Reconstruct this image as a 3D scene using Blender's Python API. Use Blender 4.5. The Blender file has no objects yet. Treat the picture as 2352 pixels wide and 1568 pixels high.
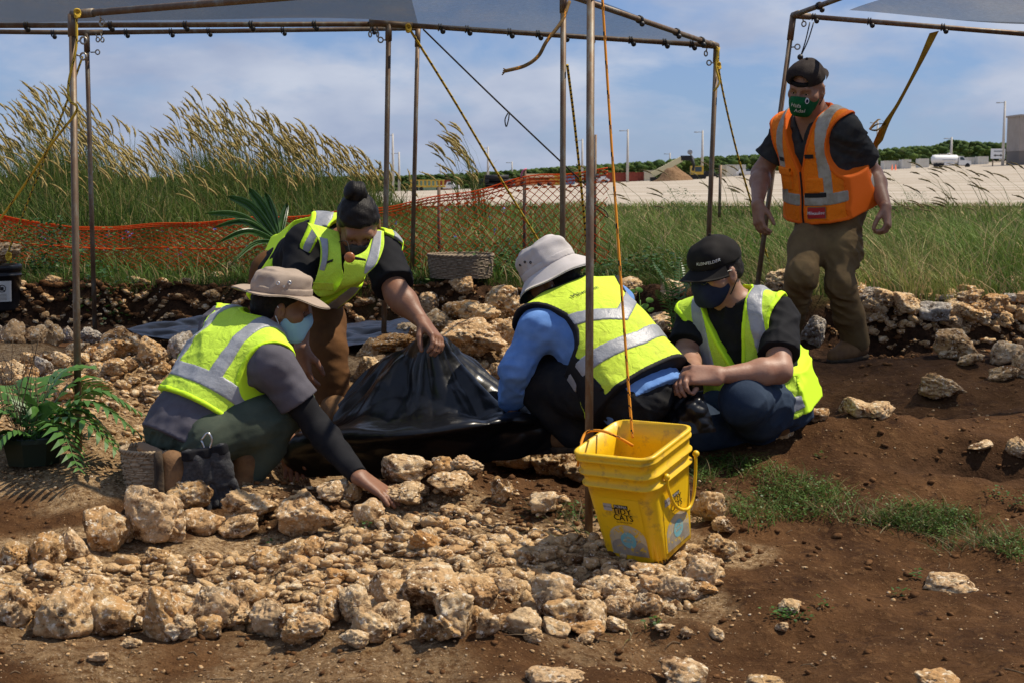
import bpy, bmesh, math, random
import numpy as np
from mathutils import Vector, Matrix, noise as mnoise

# ------------------------------------------------------------------ camera, sky, sun, exposure
SC = bpy.context.scene
COL = SC.collection
PITCH = math.atan(163.0 / 1422.0)
CAMZ = 1.2
FP = 3266.0                       # focal length in units of a 2352 px wide frame
cam_data = bpy.data.cameras.new('camera')
cam_data.lens = 50.0
cam_data.sensor_width = 36.0
cam_data.clip_start = 0.05
cam_data.clip_end = 6000.0
cam = bpy.data.objects.new('camera', cam_data)
COL.objects.link(cam)
cam.location = (0, 0, CAMZ)
cam.rotation_euler = (math.pi / 2 - PITCH, 0, 0)
SC.camera = cam
cam_data.dof.use_dof = True
cam_data.dof.focus_distance = 5.4
cam_data.dof.aperture_fstop = 13.0

SUN_EL = math.radians(60)
SUN_AZ = math.radians(10)         # measured from +x (right), towards +y (away from the camera)
SUN_DIR = Vector((math.cos(SUN_EL) * math.cos(SUN_AZ), math.cos(SUN_EL) * math.sin(SUN_AZ), math.sin(SUN_EL)))
SUN_STRENGTH = 4.4
SKY_STRENGTH = 0.086
EXPOSURE = 0.32

world = bpy.data.worlds.new('World')
SC.world = world
world.use_nodes = True
wn = world.node_tree.nodes
wl = world.node_tree.links
wn.clear()
w_out = wn.new('ShaderNodeOutputWorld')
w_bg = wn.new('ShaderNodeBackground')
w_bg.inputs['Strength'].default_value = SKY_STRENGTH
w_sky = wn.new('ShaderNodeTexSky')
w_sky.sky_type = 'NISHITA'
w_sky.sun_disc = False
w_sky.sun_elevation = SUN_EL
# blender: sun_rotation 0 puts the sun towards +y, growing clockwise seen from above
w_sky.sun_rotation = math.atan2(SUN_DIR.x, SUN_DIR.y)
w_sky.air_density = 1.0
w_sky.dust_density = 0.2
w_sky.ozone_density = 2.0
w_tc = wn.new('ShaderNodeTexCoord')
w_map = wn.new('ShaderNodeMapping')
w_map.inputs['Scale'].default_value = (1.0, 1.0, 2.4)
wl.new(w_tc.outputs['Generated'], w_map.inputs['Vector'])
w_n1 = wn.new('ShaderNodeTexNoise')
w_n1.inputs['Scale'].default_value = 6.5
w_n1.inputs['Detail'].default_value = 8
w_n1.inputs['Roughness'].default_value = 0.55
w_n1.inputs['Distortion'].default_value = 0.25
wl.new(w_map.outputs[0], w_n1.inputs['Vector'])
w_r1 = wn.new('ShaderNodeValToRGB')
w_r1.color_ramp.elements[0].position = 0.43
w_r1.color_ramp.elements[0].color = (0, 0, 0, 1)
w_r1.color_ramp.elements[1].position = 0.60
w_r1.color_ramp.elements[1].color = (0.9, 0.9, 0.9, 1)
wl.new(w_n1.outputs['Fac'], w_r1.inputs['Fac'])
w_n2 = wn.new('ShaderNodeTexNoise')
w_n2.inputs['Scale'].default_value = 9.0
w_n2.inputs['Detail'].default_value = 5
wl.new(w_map.outputs[0], w_n2.inputs['Vector'])
w_r2 = wn.new('ShaderNodeValToRGB')
w_r2.color_ramp.elements[0].position = 0.35
w_r2.color_ramp.elements[0].color = (3.3, 3.9, 5.4, 1)
w_r2.color_ramp.elements[1].position = 0.68
w_r2.color_ramp.elements[1].color = (5.6, 6.0, 7.0, 1)
wl.new(w_n2.outputs['Fac'], w_r2.inputs['Fac'])
w_mix = wn.new('ShaderNodeMixRGB')
wl.new(w_r1.outputs['Color'], w_mix.inputs['Fac'])
w_tint = wn.new('ShaderNodeMixRGB')
w_tint.blend_type = 'MULTIPLY'
w_tint.inputs['Fac'].default_value = 1.0
w_tint.inputs['Color2'].default_value = (0.58, 0.72, 1.0, 1)
wl.new(w_sky.outputs[0], w_tint.inputs['Color1'])
w_deep = wn.new('ShaderNodeMixRGB')
w_deep.inputs['Fac'].default_value = 0.55
w_deep.inputs['Color2'].default_value = (2.3, 3.3, 5.6, 1)
wl.new(w_tint.outputs[0], w_deep.inputs['Color1'])
wl.new(w_deep.outputs[0], w_mix.inputs['Color1'])
wl.new(w_r2.outputs['Color'], w_mix.inputs['Color2'])
wl.new(w_mix.outputs[0], w_bg.inputs['Color'])
wl.new(w_bg.outputs[0], w_out.inputs['Surface'])

sun_data = bpy.data.lights.new('sun', 'SUN')
sun_data.energy = SUN_STRENGTH
sun_data.angle = math.radians(0.53)
sun_data.color = (1.0, 0.90, 0.74)
sun = bpy.data.objects.new('sun', sun_data)
COL.objects.link(sun)
sun.rotation_euler = SUN_DIR.to_track_quat('Z', 'Y').to_euler()
sun.location = (30, -10, 40)

SC.view_settings.view_transform = 'Standard'
SC.view_settings.look = 'None'
SC.view_settings.gamma = 1.0
SC.view_settings.exposure = EXPOSURE
SC.view_settings.use_curve_mapping = False
SC.cycles.max_bounces = 6
SC.cycles.diffuse_bounces = 3
SC.cycles.glossy_bounces = 2
SC.cycles.transparent_max_bounces = 12
SC.cycles.use_denoising = True

# ------------------------------------------------------------------ helpers
RNG = np.random.default_rng(7)
random.seed(7)
CP, SP = math.cos(PITCH), math.sin(PITCH)

def ray(px, py):
    x = (px - 1176.0) / FP
    y = -(py - 784.0) / FP
    return np.array([x, CP + y * SP, -SP + y * CP])

def W(px, py, d):
    """world point seen at (px,py) of a 2352x1568 frame, d metres along the optical axis"""
    return np.array([0, 0, CAMZ]) + ray(px, py) * d

def nrm(v):
    v = np.asarray(v, float)
    return v / max(np.linalg.norm(v), 1e-9)

def smooth(a, b, t):
    t = np.clip((t - a) / (b - a), 0, 1)
    return t * t * (3 - 2 * t)

class SineNoise:
    """cheap vectorised smooth noise made of random plane waves"""
    def __init__(s, seed, n=10, freq=1.0):
        r = np.random.default_rng(seed)
        k = r.normal(size=(n, 3))
        k /= np.linalg.norm(k, axis=1)[:, None]
        s.k = k * (freq * (0.6 + 0.9 * r.random(n)))[:, None] * 2 * math.pi
        s.p = r.random(n) * 6.283
        s.n = n
    def __call__(s, P):
        out = np.zeros(len(P), P.dtype)
        for k, p in zip(s.k, s.p):
            out += np.sin(P @ k.astype(P.dtype) + p)
        return out * (1.3 / math.sqrt(s.n))

def mesh_from(name, V, F, smooth_shade=True):
    V = np.asarray(V, np.float32)
    me = bpy.data.meshes.new(name)
    if isinstance(F, np.ndarray):
        nf, k = F.shape
        me.vertices.add(len(V))
        me.vertices.foreach_set('co', V.ravel())
        me.loops.add(nf * k)
        me.loops.foreach_set('vertex_index', F.astype(np.int32).ravel())
        me.polygons.add(nf)
        me.polygons.foreach_set('loop_start', np.arange(0, nf * k, k, dtype=np.int32))
        me.polygons.foreach_set('loop_total', np.full(nf, k, np.int32))
        me.update(calc_edges=True)
    else:
        me.from_pydata([tuple(map(float, v)) for v in V], [], [tuple(int(i) for i in f) for f in F])
        me.update()
    if smooth_shade:
        me.polygons.foreach_set('use_smooth', np.ones(len(me.polygons), bool))
    return me

def add_color(me, colors, name='tint'):
    at = me.color_attributes.new(name, 'FLOAT_COLOR', 'POINT')
    c = np.ones((len(me.vertices), 4), np.float32)
    c[:, :3] = colors
    at.data.foreach_set('color', c.ravel())

def link(name, me, mats, parent=None, matrix=None):
    o = bpy.data.objects.new(name, me)
    COL.objects.link(o)
    if mats is not None and me is not None and len(me.materials) == 0:
        for m in (mats if isinstance(mats, (list, tuple)) else [mats]):
            me.materials.append(m)
    if parent is not None:
        o.parent = parent
        o.matrix_parent_inverse = parent.matrix_basis.inverted()
    if matrix is not None:
        o.matrix_basis = matrix
    return o

def tag(o, label, cat, group=None, kind=None):
    if label: o['label'] = label
    if cat: o['category'] = cat
    if group: o['group'] = group
    if kind: o['kind'] = kind
    return o

def empty(name, loc, label=None, cat=None, group=None):
    o = bpy.data.objects.new(name, None)
    COL.objects.link(o)
    o.location = tuple(float(c) for c in loc)
    o.empty_display_size = 0.1
    tag(o, label, cat, group)
    return o

class MB:
    """collects simple shapes into one mesh"""
    def __init__(s): s.v, s.f, s.m = [], [], []
    def raw(s, V, F, m=0):
        o = len(s.v)
        s.v += [tuple(map(float, p)) for p in V]
        s.f += [tuple(int(i) + o for i in f) for f in F]
        s.m += [m] * len(F)
        return s
    def box(s, c, half, R=None, m=0):
        c = np.asarray(c, float); R = np.eye(3) if R is None else np.asarray(R)
        V = [c + (R.T @ (np.array([i, j, k]) * half)) for i in (-1, 1) for j in (-1, 1) for k in (-1, 1)]
        return s.raw(V, [(0, 1, 3, 2), (4, 6, 7, 5), (0, 4, 5, 1), (2, 3, 7, 6), (0, 2, 6, 4), (1, 5, 7, 3)], m)
    def tube(s, pts, r, n=8, m=0, cap=True, m2=None, pitch=3):
        V, F, mi = sweep(pts, r, n, cap, pitch)
        o = len(s.v)
        s.v += [tuple(map(float, p)) for p in V]
        s.f += [tuple(int(i) + o for i in f) for f in F]
        s.m += [(m if (m2 is None or q == 0) else m2) for q in mi]
        return s
    def lathe(s, prof, c=(0, 0, 0), n=24, m=0, R=None, close=False):
        c = np.asarray(c, float); R = np.eye(3) if R is None else np.asarray(R)
        V, F = [], []
        for (r, z) in prof:
            for i in range(n):
                a = 2 * math.pi * i / n
                V.append(c + R.T @ np.array([r * math.cos(a), r * math.sin(a), z]))
        for j in range(len(prof) - 1):
            for i in range(n):
                F.append((j * n + i, j * n + (i + 1) % n, (j + 1) * n + (i + 1) % n, (j + 1) * n + i))
        if close:
            F.append(tuple(reversed(range(n))))
            F.append(tuple(range((len(prof) - 1) * n, len(prof) * n)))
        return s.raw(V, F, m)
    def ball(s, c, r, n=10, m=0):
        prof = [(max(1e-4, r * math.sin(math.pi * k / n)), -r * math.cos(math.pi * k / n)) for k in range(n + 1)]
        return s.lathe(prof, c, n + 2, m)
    def build(s, name, mats, parent=None, smooth_shade=True, matrix=None):
        me = mesh_from(name, s.v, s.f, smooth_shade)
        o = link(name, me, mats, parent, matrix)
        if any(s.m):
            me.polygons.foreach_set('material_index', np.array(s.m, np.int32))
        return o

def sweep(pts, r, n=8, cap=True, pitch=3):
    pts = np.asarray(pts, float)
    N = len(pts)
    rr = np.full(N, r, float) if np.isscalar(r) else np.asarray(r, float)
    T = np.gradient(pts, axis=0)
    T /= np.linalg.norm(T, axis=1)[:, None] + 1e-12
    up = np.array([0, 0, 1.0]) if abs(T[0, 2]) < 0.9 else np.array([1.0, 0, 0])
    V, F, mi = [], [], []
    a = nrm(np.cross(T[0], up))
    for i in range(N):
        a = nrm(a - T[i] * np.dot(a, T[i]))
        b = np.cross(T[i], a)
        for j in range(n):
            t = 2 * math.pi * j / n
            V.append(pts[i] + rr[i] * (math.cos(t) * a + math.sin(t) * b))
    for i in range(N - 1):
        for j in range(n):
            F.append((i * n + j, i * n + (j + 1) % n, (i + 1) * n + (j + 1) % n, (i + 1) * n + j))
            mi.append(1 if (i + j * pitch // n) % pitch == 0 else 0)
    if cap:
        F.append(tuple(reversed(range(n)))); mi.append(0)
        F.append(tuple(range((N - 1) * n, N * n))); mi.append(0)
    return V, F, mi

def spline(pts, n):
    """Catmull-Rom through pts, n samples"""
    P = np.asarray(pts, float)
    if len(P) == 2:
        t = np.linspace(0, 1, n)[:, None]
        return P[0] * (1 - t) + P[1] * t
    Q = np.vstack([2 * P[0] - P[1], P, 2 * P[-1] - P[-2]])
    out = []
    for u in np.linspace(0, len(P) - 1, n):
        i = min(int(u), len(P) - 2); t = u - i
        p0, p1, p2, p3 = Q[i], Q[i + 1], Q[i + 2], Q[i + 3]
        out.append(0.5 * (2 * p1 + (p2 - p0) * t + (2 * p0 - 5 * p1 + 4 * p2 - p3) * t * t + (3 * p1 - p0 - 3 * p2 + p3) * t ** 3))
    return np.array(out)

# ------------------------------------------------------------------ materials
MATS = {}
def nt(name):
    m = bpy.data.materials.new(name)
    m.use_nodes = True
    t = m.node_tree
    b = t.nodes['Principled BSDF']
    return m, t.nodes, t.links, b

def col(c): return (c[0], c[1], c[2], 1.0)

def mat(name, c1, c2=None, scale=8.0, rough=0.7, bump=0.0, bscale=40.0, spec=0.3, metallic=0.0,
        c3=None, scale3=30.0, lo=0.4, hi=0.62, rand=0.0, detail=5, attr=None, transl=0.0, bdist=0.01, coat=0.0, lo3=0.55, hi3=0.7):
    m, n, l, b = nt(name)
    b.inputs['Roughness'].default_value = rough
    b.inputs['Specular IOR Level'].default_value = spec
    b.inputs['Metallic'].default_value = metallic
    b.inputs['Coat Weight'].default_value = coat
    tc = n.new('ShaderNodeTexCoord')
    src = None
    if attr:
        a = n.new('ShaderNodeAttribute'); a.attribute_name = attr
        src = a.outputs['Color']
    if c2 is not None:
        nz = n.new('ShaderNodeTexNoise'); nz.inputs['Scale'].default_value = scale
        nz.inputs['Detail'].default_value = detail; nz.inputs['Roughness'].default_value = 0.6
        l.new(tc.outputs['Object'], nz.inputs['Vector'])
        r = n.new('ShaderNodeValToRGB')
        r.color_ramp.elements[0].position = lo; r.color_ramp.elements[0].color = col(c1)
        r.color_ramp.elements[1].position = hi; r.color_ramp.elements[1].color = col(c2)
        l.new(nz.outputs['Fac'], r.inputs['Fac'])
        c = r.outputs['Color']
        if src is not None:
            mx = n.new('ShaderNodeMixRGB'); mx.blend_type = 'MULTIPLY'; mx.inputs['Fac'].default_value = 1
            l.new(src, mx.inputs['Color1']); l.new(c, mx.inputs['Color2']); c = mx.outputs[0]
        src = c
    if c3 is not None:
        nz = n.new('ShaderNodeTexNoise'); nz.inputs['Scale'].default_value = scale3
        nz.inputs['Detail'].default_value = 6; nz.inputs['Roughness'].default_value = 0.65
        l.new(tc.outputs['Object'], nz.inputs['Vector'])
        r = n.new('ShaderNodeValToRGB')
        r.color_ramp.elements[0].position = lo3; r.color_ramp.elements[0].color = (0, 0, 0, 1)
        r.color_ramp.elements[1].position = hi3; r.color_ramp.elements[1].color = (1, 1, 1, 1)
        l.new(nz.outputs['Fac'], r.inputs['Fac'])
        mx = n.new('ShaderNodeMixRGB')
        l.new(r.outputs['Color'], mx.inputs['Fac'])
        if src is not None: l.new(src, mx.inputs['Color1'])
        else: mx.inputs['Color1'].default_value = col(c1)
        mx.inputs['Color2'].default_value = col(c3)
        src = mx.outputs[0]
    if rand > 0:
        oi = n.new('ShaderNodeObjectInfo')
        hs = n.new('ShaderNodeHueSaturation')
        mp = n.new('ShaderNodeMapRange')
        mp.inputs['To Min'].default_value = 1 - rand; mp.inputs['To Max'].default_value = 1 + rand
        l.new(oi.outputs['Random'], mp.inputs['Value'])
        l.new(mp.outputs[0], hs.inputs['Value'])
        if src is not None: l.new(src, hs.inputs['Color'])
        else: hs.inputs['Color'].default_value = col(c1)
        src = hs.outputs[0]
    if src is not None: l.new(src, b.inputs['Base Color'])
    else: b.inputs['Base Color'].default_value = col(c1)
    if bump > 0:
        nz = n.new('ShaderNodeTexNoise'); nz.inputs['Scale'].default_value = bscale
        nz.inputs['Detail'].default_value = 6; nz.inputs['Roughness'].default_value = 0.65
        l.new(tc.outputs['Object'], nz.inputs['Vector'])
        bp = n.new('ShaderNodeBump'); bp.inputs['Strength'].default_value = bump
        bp.inputs['Distance'].default_value = bdist
        l.new(nz.outputs['Fac'], bp.inputs['Height'])
        l.new(bp.outputs[0], b.inputs['Normal'])
    if transl > 0:
        tr = n.new('ShaderNodeBsdfTranslucent')
        if src is not None: l.new(src, tr.inputs['Color'])
        else: tr.inputs['Color'].default_value = col(c1)
        ms = n.new('ShaderNodeMixShader'); ms.inputs['Fac'].default_value = transl
        out = n['Material Output']
        l.new(b.outputs[0], ms.inputs[1]); l.new(tr.outputs[0], ms.inputs[2])
        l.new(ms.outputs[0], out.inputs['Surface'])
    MATS[name] = m
    return m

def rock_material(name, tan, pale, rust, dirt):
    m, n, l, b = nt(name)
    b.inputs['Roughness'].default_value = 0.93
    b.inputs['Specular IOR Level'].default_value = 0.15
    tc = n.new('ShaderNodeTexCoord')
    oi = n.new('ShaderNodeObjectInfo')
    gm = n.new('ShaderNodeNewGeometry')
    off = n.new('ShaderNodeVectorMath'); off.operation = 'ADD'
    l.new(gm.outputs['Position'], off.inputs[0])
    sc = n.new('ShaderNodeVectorMath'); sc.operation = 'SCALE'; sc.inputs['Scale'].default_value = 17.0
    cmb = n.new('ShaderNodeCombineXYZ')
    l.new(oi.outputs['Random'], cmb.inputs[0]); l.new(oi.outputs['Random'], cmb.inputs[1])
    l.new(cmb.outputs[0], sc.inputs[0]); l.new(sc.outputs[0], off.inputs[1])
    def noise(scale, detail=7, rough=0.62, dist=0.0):
        z = n.new('ShaderNodeTexNoise'); z.inputs['Scale'].default_value = scale
        z.inputs['Detail'].default_value = detail; z.inputs['Roughness'].default_value = rough
        z.inputs['Distortion'].default_value = dist
        l.new(off.outputs[0], z.inputs['Vector']); return z.outputs['Fac']
    def ramp(src, a, b_, ca=(0, 0, 0), cb=(1, 1, 1)):
        r = n.new('ShaderNodeValToRGB')
        r.color_ramp.elements[0].position = a; r.color_ramp.elements[0].color = col(ca)
        r.color_ramp.elements[1].position = b_; r.color_ramp.elements[1].color = col(cb)
        l.new(src, r.inputs['Fac']); return r.outputs['Color']
    def mix(f, a, c):
        x = n.new('ShaderNodeMixRGB')
        for s_, k in ((f, 'Fac'), (a, 'Color1'), (c, 'Color2')):
            if isinstance(s_, (tuple, list)): x.inputs[k].default_value = col(s_)
            elif isinstance(s_, float): x.inputs[k].default_value = s_
            else: l.new(s_, x.inputs[k])
        return x.outputs[0]
    # the stone's own hue: tan to rust, by object and by patch
    mr = n.new('ShaderNodeMapRange'); mr.inputs['To Min'].default_value = 0.0; mr.inputs['To Max'].default_value = 0.9
    l.new(oi.outputs['Random'], mr.inputs['Value'])
    sq = n.new('ShaderNodeMath'); sq.operation = 'POWER'; sq.inputs[1].default_value = 2.6
    l.new(mr.outputs[0], sq.inputs[0])
    base = mix(sq.outputs[0], tan, rust)
    base = mix(ramp(noise(9.0), 0.48, 0.72), base, rust)
    m7 = n.new('ShaderNodeMath'); m7.operation = 'MULTIPLY'; m7.inputs[1].default_value = 7.31; l.new(oi.outputs['Random'], m7.inputs[0])
    fr = n.new('ShaderNodeMath'); fr.operation = 'FRACT'; l.new(m7.outputs[0], fr.inputs[0])
    fp_ = n.new('ShaderNodeMath'); fp_.operation = 'MULTIPLY'; fp_.inputs[1].default_value = 0.42; l.new(fr.outputs[0], fp_.inputs[0])
    base = mix(fp_.outputs[0], base, pale)
    base = mix(ramp(noise(23.0, 9, 0.75, 0.6), 0.54, 0.61), base, pale)
    base = mix(ramp(noise(15.0, 9, 0.75), 0.50, 0.60), base, dirt)
    base = mix(ramp(noise(62.0, 6, 0.65), 0.575, 0.63), base, (min(1, pale[0] * 1.16), min(1, pale[1] * 1.22), min(1, pale[2] * 1.38)))
    l.new(base, b.inputs['Base Color'])
    h1 = noise(38.0, 9, 0.72)
    bp = n.new('ShaderNodeBump'); bp.inputs['Strength'].default_value = 0.85; bp.inputs['Distance'].default_value = 0.02
    l.new(h1, bp.inputs['Height'])
    vo = n.new('ShaderNodeTexVoronoi'); vo.inputs['Scale'].default_value = 60.0
    l.new(off.outputs[0], vo.inputs['Vector'])
    bp2 = n.new('ShaderNodeBump'); bp2.inputs['Strength'].default_value = 0.45; bp2.inputs['Distance'].default_value = 0.012
    l.new(vo.outputs['Distance'], bp2.inputs['Height'])
    l.new(bp.outputs[0], bp2.inputs['Normal'])
    l.new(bp2.outputs[0], b.inputs['Normal'])
    MATS[name] = m
    return m
# ------------------------------------------------------------------ terrain
_yb = np.array([-50, 0, 4.2, 4.6, 5.0, 5.5, 6.2, 7.0, 7.6, 8.3, 30.0])
_zb = np.array([0, 0, 0.0, 0.05, 0.12, 0.19, 0.27, 0.33, 0.36, 0.36, 0.36])
N_LO = SineNoise(1, 12, 0.8)
N_MD = SineNoise(2, 14, 2.6)
N_HI = SineNoise(3, 16, 8.0)

def bank_y(x):
    return 8.35 - 0.85 * smooth(0.2, 1.6, x)

def ground_z(x, y, fine=True):
    x = np.asarray(x, float); y = np.asarray(y, float)
    z = np.interp(y, _yb, _zb)
    bk = bank_y(x)
    wob = 0.05 * np.sin(x * 5.1) + 0.03 * np.sin(x * 13.7 + 1.0)
    s = smooth(bk - 0.05 + wob, bk + 0.09 + wob, y)
    z = z * (1 - s) + s * np.interp(y, [7.4, 9, 14, 30], [0.55, 0.57, 0.59, 0.6])
    z = z - 0.05 * smooth(bk - 0.75, bk - 0.35, y) * (1 - s)
    # excavated pit under the black plastic
    pit = smooth(0.74, 0.52, np.abs(x + 0.27)) * smooth(0.62, 0.42, np.abs(y - 5.54))
    z = z - 0.26 * pit
    # rubble berms
    z = z + 0.13 * np.exp(-((y - 6.35) / 0.42) ** 2) * smooth(-0.62, -1.1, x)
    z = z + 0.20 * np.exp(-(((x + 0.12) / 0.42) ** 2 + ((y - 6.95) / 0.36) ** 2))
    z = z + 0.05 * np.exp(-(((x - 0.0) / 0.9) ** 2 + ((y - 4.86) / 0.18) ** 2))
    z = z + 0.04 * np.exp(-(((x + 0.75) / 1.0) ** 2 + ((y - 4.42) / 0.20) ** 2))
    # small dug hole and hummocks at the right
    z = z - 0.15 * np.exp(-(((x - 1.80) / 0.34) ** 2 + ((y - 5.25) / 0.11) ** 2))
    z = z + 0.035 * np.exp(-(((x - 1.25) / 0.5) ** 2 + ((y - 5.55) / 0.16) ** 2))
    z = z - 0.05 * np.exp(-(((x - 1.25) / 0.55) ** 2 + ((y - 6.1) / 0.22) ** 2))
    near = smooth(14, 9, y) * smooth(-9, -4, -np.abs(x))
    P = np.stack([x.ravel(), y.ravel(), np.zeros(x.size)], 1)
    if fine: z = z + (near * (0.020 * N_LO(P) + 0.012 * N_MD(P) + 0.0048 * N_HI(P)).reshape(x.shape))
    # far: the land falls away to the left and climbs to the right
    t = np.clip((y - 30) / 270, 0, 1.35)
    far = -0.76 + 0.0432 * np.clip(x, -60, 150)
    z = z * (1 - t) + far * t
    return z

def gz(x, y):
    return float(ground_z(np.array([x]), np.array([y]))[0])

def hit(px, py, dmin=2.5, dmax=40.0):
    """where the sight line through a frame point meets the ground"""
    r = ray(px, py)
    d = np.concatenate([np.arange(dmin, 12, 0.02), np.arange(12, dmax, 0.1)])
    P = np.array([0, 0, CAMZ]) + r[None, :] * d[:, None]
    g = ground_z(P[:, 0], P[:, 1])
    k = np.argmax(P[:, 2] < g)
    if P[k, 2] >= g[k]: k = len(d) - 1
    return np.array([P[k, 0], P[k, 1], g[k]]), d[k]

def hits(px, py):
    px = np.asarray(px, float); py = np.asarray(py, float)
    rx = (px - 1176.0) / FP; ry = -(py - 784.0) / FP
    R = np.stack([rx, CP + ry * SP, -SP + ry * CP], 1)
    d = np.arange(3.0, 11, 0.03)
    out_d = np.zeros(len(px))
    for i in range(0, len(px), 2000):
        r_ = R[i:i + 2000]
        X = r_[:, 0:1] * d; Y = r_[:, 1:2] * d; Z = CAMZ + r_[:, 2:3] * d
        out_d[i:i + 2000] = d[np.argmax(Z < ground_z(X, Y, False), 1)]
    P = np.array([0, 0, CAMZ]) + R * out_d[:, None]
    P[:, 2] = ground_z(P[:, 0], P[:, 1])
    return P, out_d

def axis_coords(lo, hi, step, far_lo, far_hi, grow=1.17):
    c = list(np.arange(lo, hi + 1e-6, step))
    s = step
    while c[-1] < far_hi:
        s *= grow; c.append(c[-1] + s)
    s = step; pre = []
    x = lo
    while x > far_lo:
        s *= grow; x -= s; pre.append(x)
    return np.array(pre[::-1] + c)

xs = axis_coords(-3.6, 3.6, 0.03, -2500, 2500)
ys = axis_coords(2.7, 9.3, 0.028, -60, 4000)
GX, GY = np.meshgrid(xs, ys)
GZ = ground_z(GX, GY)
nx, ny = len(xs), len(ys)
Vg = np.stack([GX.ravel(), GY.ravel(), GZ.ravel()], 1)
ii = np.arange(nx * ny).reshape(ny, nx)
Fg = np.stack([ii[:-1, :-1].ravel(), ii[:-1, 1:].ravel(), ii[1:, 1:].ravel(), ii[1:, :-1].ravel()], 1)
me = mesh_from('ground', Vg, Fg)
# what the soil is made of: r = crushed coral, g = turf, b = darker soil tone along the trench and in the dug hole
gxr, gyr = Vg[:, 0], Vg[:, 1]
Pn = Vg.astype(float)
wob = 0.12 * N_MD(Pn)
coral = smooth(-0.45, -0.75, gxr + wob) * smooth(4.75, 4.95, gyr + wob) * smooth(7.0, 6.7, gyr)
coral = np.maximum(coral, smooth(0.75, 0.55, gxr + wob) * smooth(3.85, 4.0, gyr + wob * 0.7 + 0.1 * gxr) * smooth(4.75, 4.6, gyr + wob - 0.12 * gxr))
coral = np.maximum(coral, 0.9 * np.exp(-(((gxr + 0.12) / 0.6) ** 2 + ((gyr - 6.9) / 0.5) ** 2)))
coral = np.maximum(coral, .55 * smooth(.9, -.2, gxr) * smooth(3.9, 3.6, gyr + wob) * smooth(-.3, .5, N_MD(Pn * .7)))
turf = smooth(bank_y(gxr) + 0.08, bank_y(gxr) + 0.4, gyr + wob)
dark_soil = smooth(0.9, 0.2, np.abs(gyr - bank_y(gxr) + 0.3)) * (1 - turf)
dark_soil = np.maximum(dark_soil, np.exp(-(((gxr - 1.80) / 0.36) ** 2 + ((gyr - 5.25) / 0.14) ** 2)))
add_color(me, np.stack([coral, turf, dark_soil], 1), 'soil')

def ground_material():
    m, n, l, b = nt('soil')
    b.inputs['Roughness'].default_value = 0.96
    b.inputs['Specular IOR Level'].default_value = 0.1
    tc = n.new('ShaderNodeTexCoord')
    at = n.new('ShaderNodeAttribute'); at.attribute_name = 'soil'
    sp = n.new('ShaderNodeSeparateColor'); l.new(at.outputs['Color'], sp.inputs[0])
    def noise(scale, detail=7, rough=0.62):
        z = n.new('ShaderNodeTexNoise'); z.inputs['Scale'].default_value = scale
        z.inputs['Detail'].default_value = detail; z.inputs['Roughness'].default_value = rough
        l.new(tc.outputs['Object'], z.inputs['Vector']); return z.outputs['Fac']
    def ramp(src, a, b_, ca=(0, 0, 0), cb=(1, 1, 1)):
        r = n.new('ShaderNodeValToRGB')
        r.color_ramp.elements[0].position = a; r.color_ramp.elements[0].color = col(ca)
        r.color_ramp.elements[1].position = b_; r.color_ramp.elements[1].color = col(cb)
        l.new(src, r.inputs['Fac']); return r.outputs['Color']
    def mix(f, a, c):
        x = n.new('ShaderNodeMixRGB')
        for s_, k in ((f, 'Fac'), (a, 'Color1'), (c, 'Color2')):
            if isinstance(s_, (tuple, list)): x.inputs[k].default_value = col(s_)
            else: l.new(s_, x.inputs[k])
        return x.outputs[0]
    soil = ramp(noise(3.2), 0.32, 0.70, (0.048, 0.021, 0.0085), (0.145, 0.069, 0.027))
    soil = mix(ramp(noise(26.0, 8, 0.75), 0.52, 0.70), soil, (0.185, 0.095, 0.040))
    soil = mix(ramp(noise(9.0, 8, 0.75), 0.56, 0.66), soil, (0.040, 0.018, 0.009))
    soil = mix(ramp(noise(120.0, 3, 0.6), 0.66, 0.72), soil, (0.40, 0.26, 0.14))
    cor = ramp(noise(40.0, 8, 0.75), 0.40, 0.62, (0.13, 0.066, 0.026), (0.50, 0.34, 0.18))
    cor = mix(ramp(noise(130.0, 4, 0.6), 0.58, 0.66), cor, (0.62, 0.48, 0.32))
    trf = ramp(noise(6.0), 0.4, 0.62, (0.055, 0.040, 0.016), (0.040, 0.070, 0.012))
    drk = ramp(noise(18.0, 8, 0.7), 0.42, 0.66, (0.022, 0.011, 0.006), (0.080, 0.040, 0.020))
    c = mix(sp.outputs[0], soil, cor)
    c = mix(sp.outputs[1], c, trf)
    c = mix(sp.outputs[2], c, drk)
    l.new(c, b.inputs['Base Color'])
    bp = n.new('ShaderNodeBump'); bp.inputs['Strength'].default_value = 0.9; bp.inputs['Distance'].default_value = 0.02
    l.new(noise(55.0, 9, 0.75), bp.inputs['Height'])
    bp2 = n.new('ShaderNodeBump'); bp2.inputs['Strength'].default_value = 0.8; bp2.inputs['Distance'].default_value = 0.05
    l.new(noise(13.0, 6, 0.6), bp2.inputs['Height']); l.new(bp.outputs[0], bp2.inputs['Normal'])
    l.new(bp2.outputs[0], b.inputs['Normal'])
    return m
g = link('ground', me, ground_material())
tag(g, 'dark red-brown excavated soil rising gently to the turf', 'ground', kind='structure')

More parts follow.
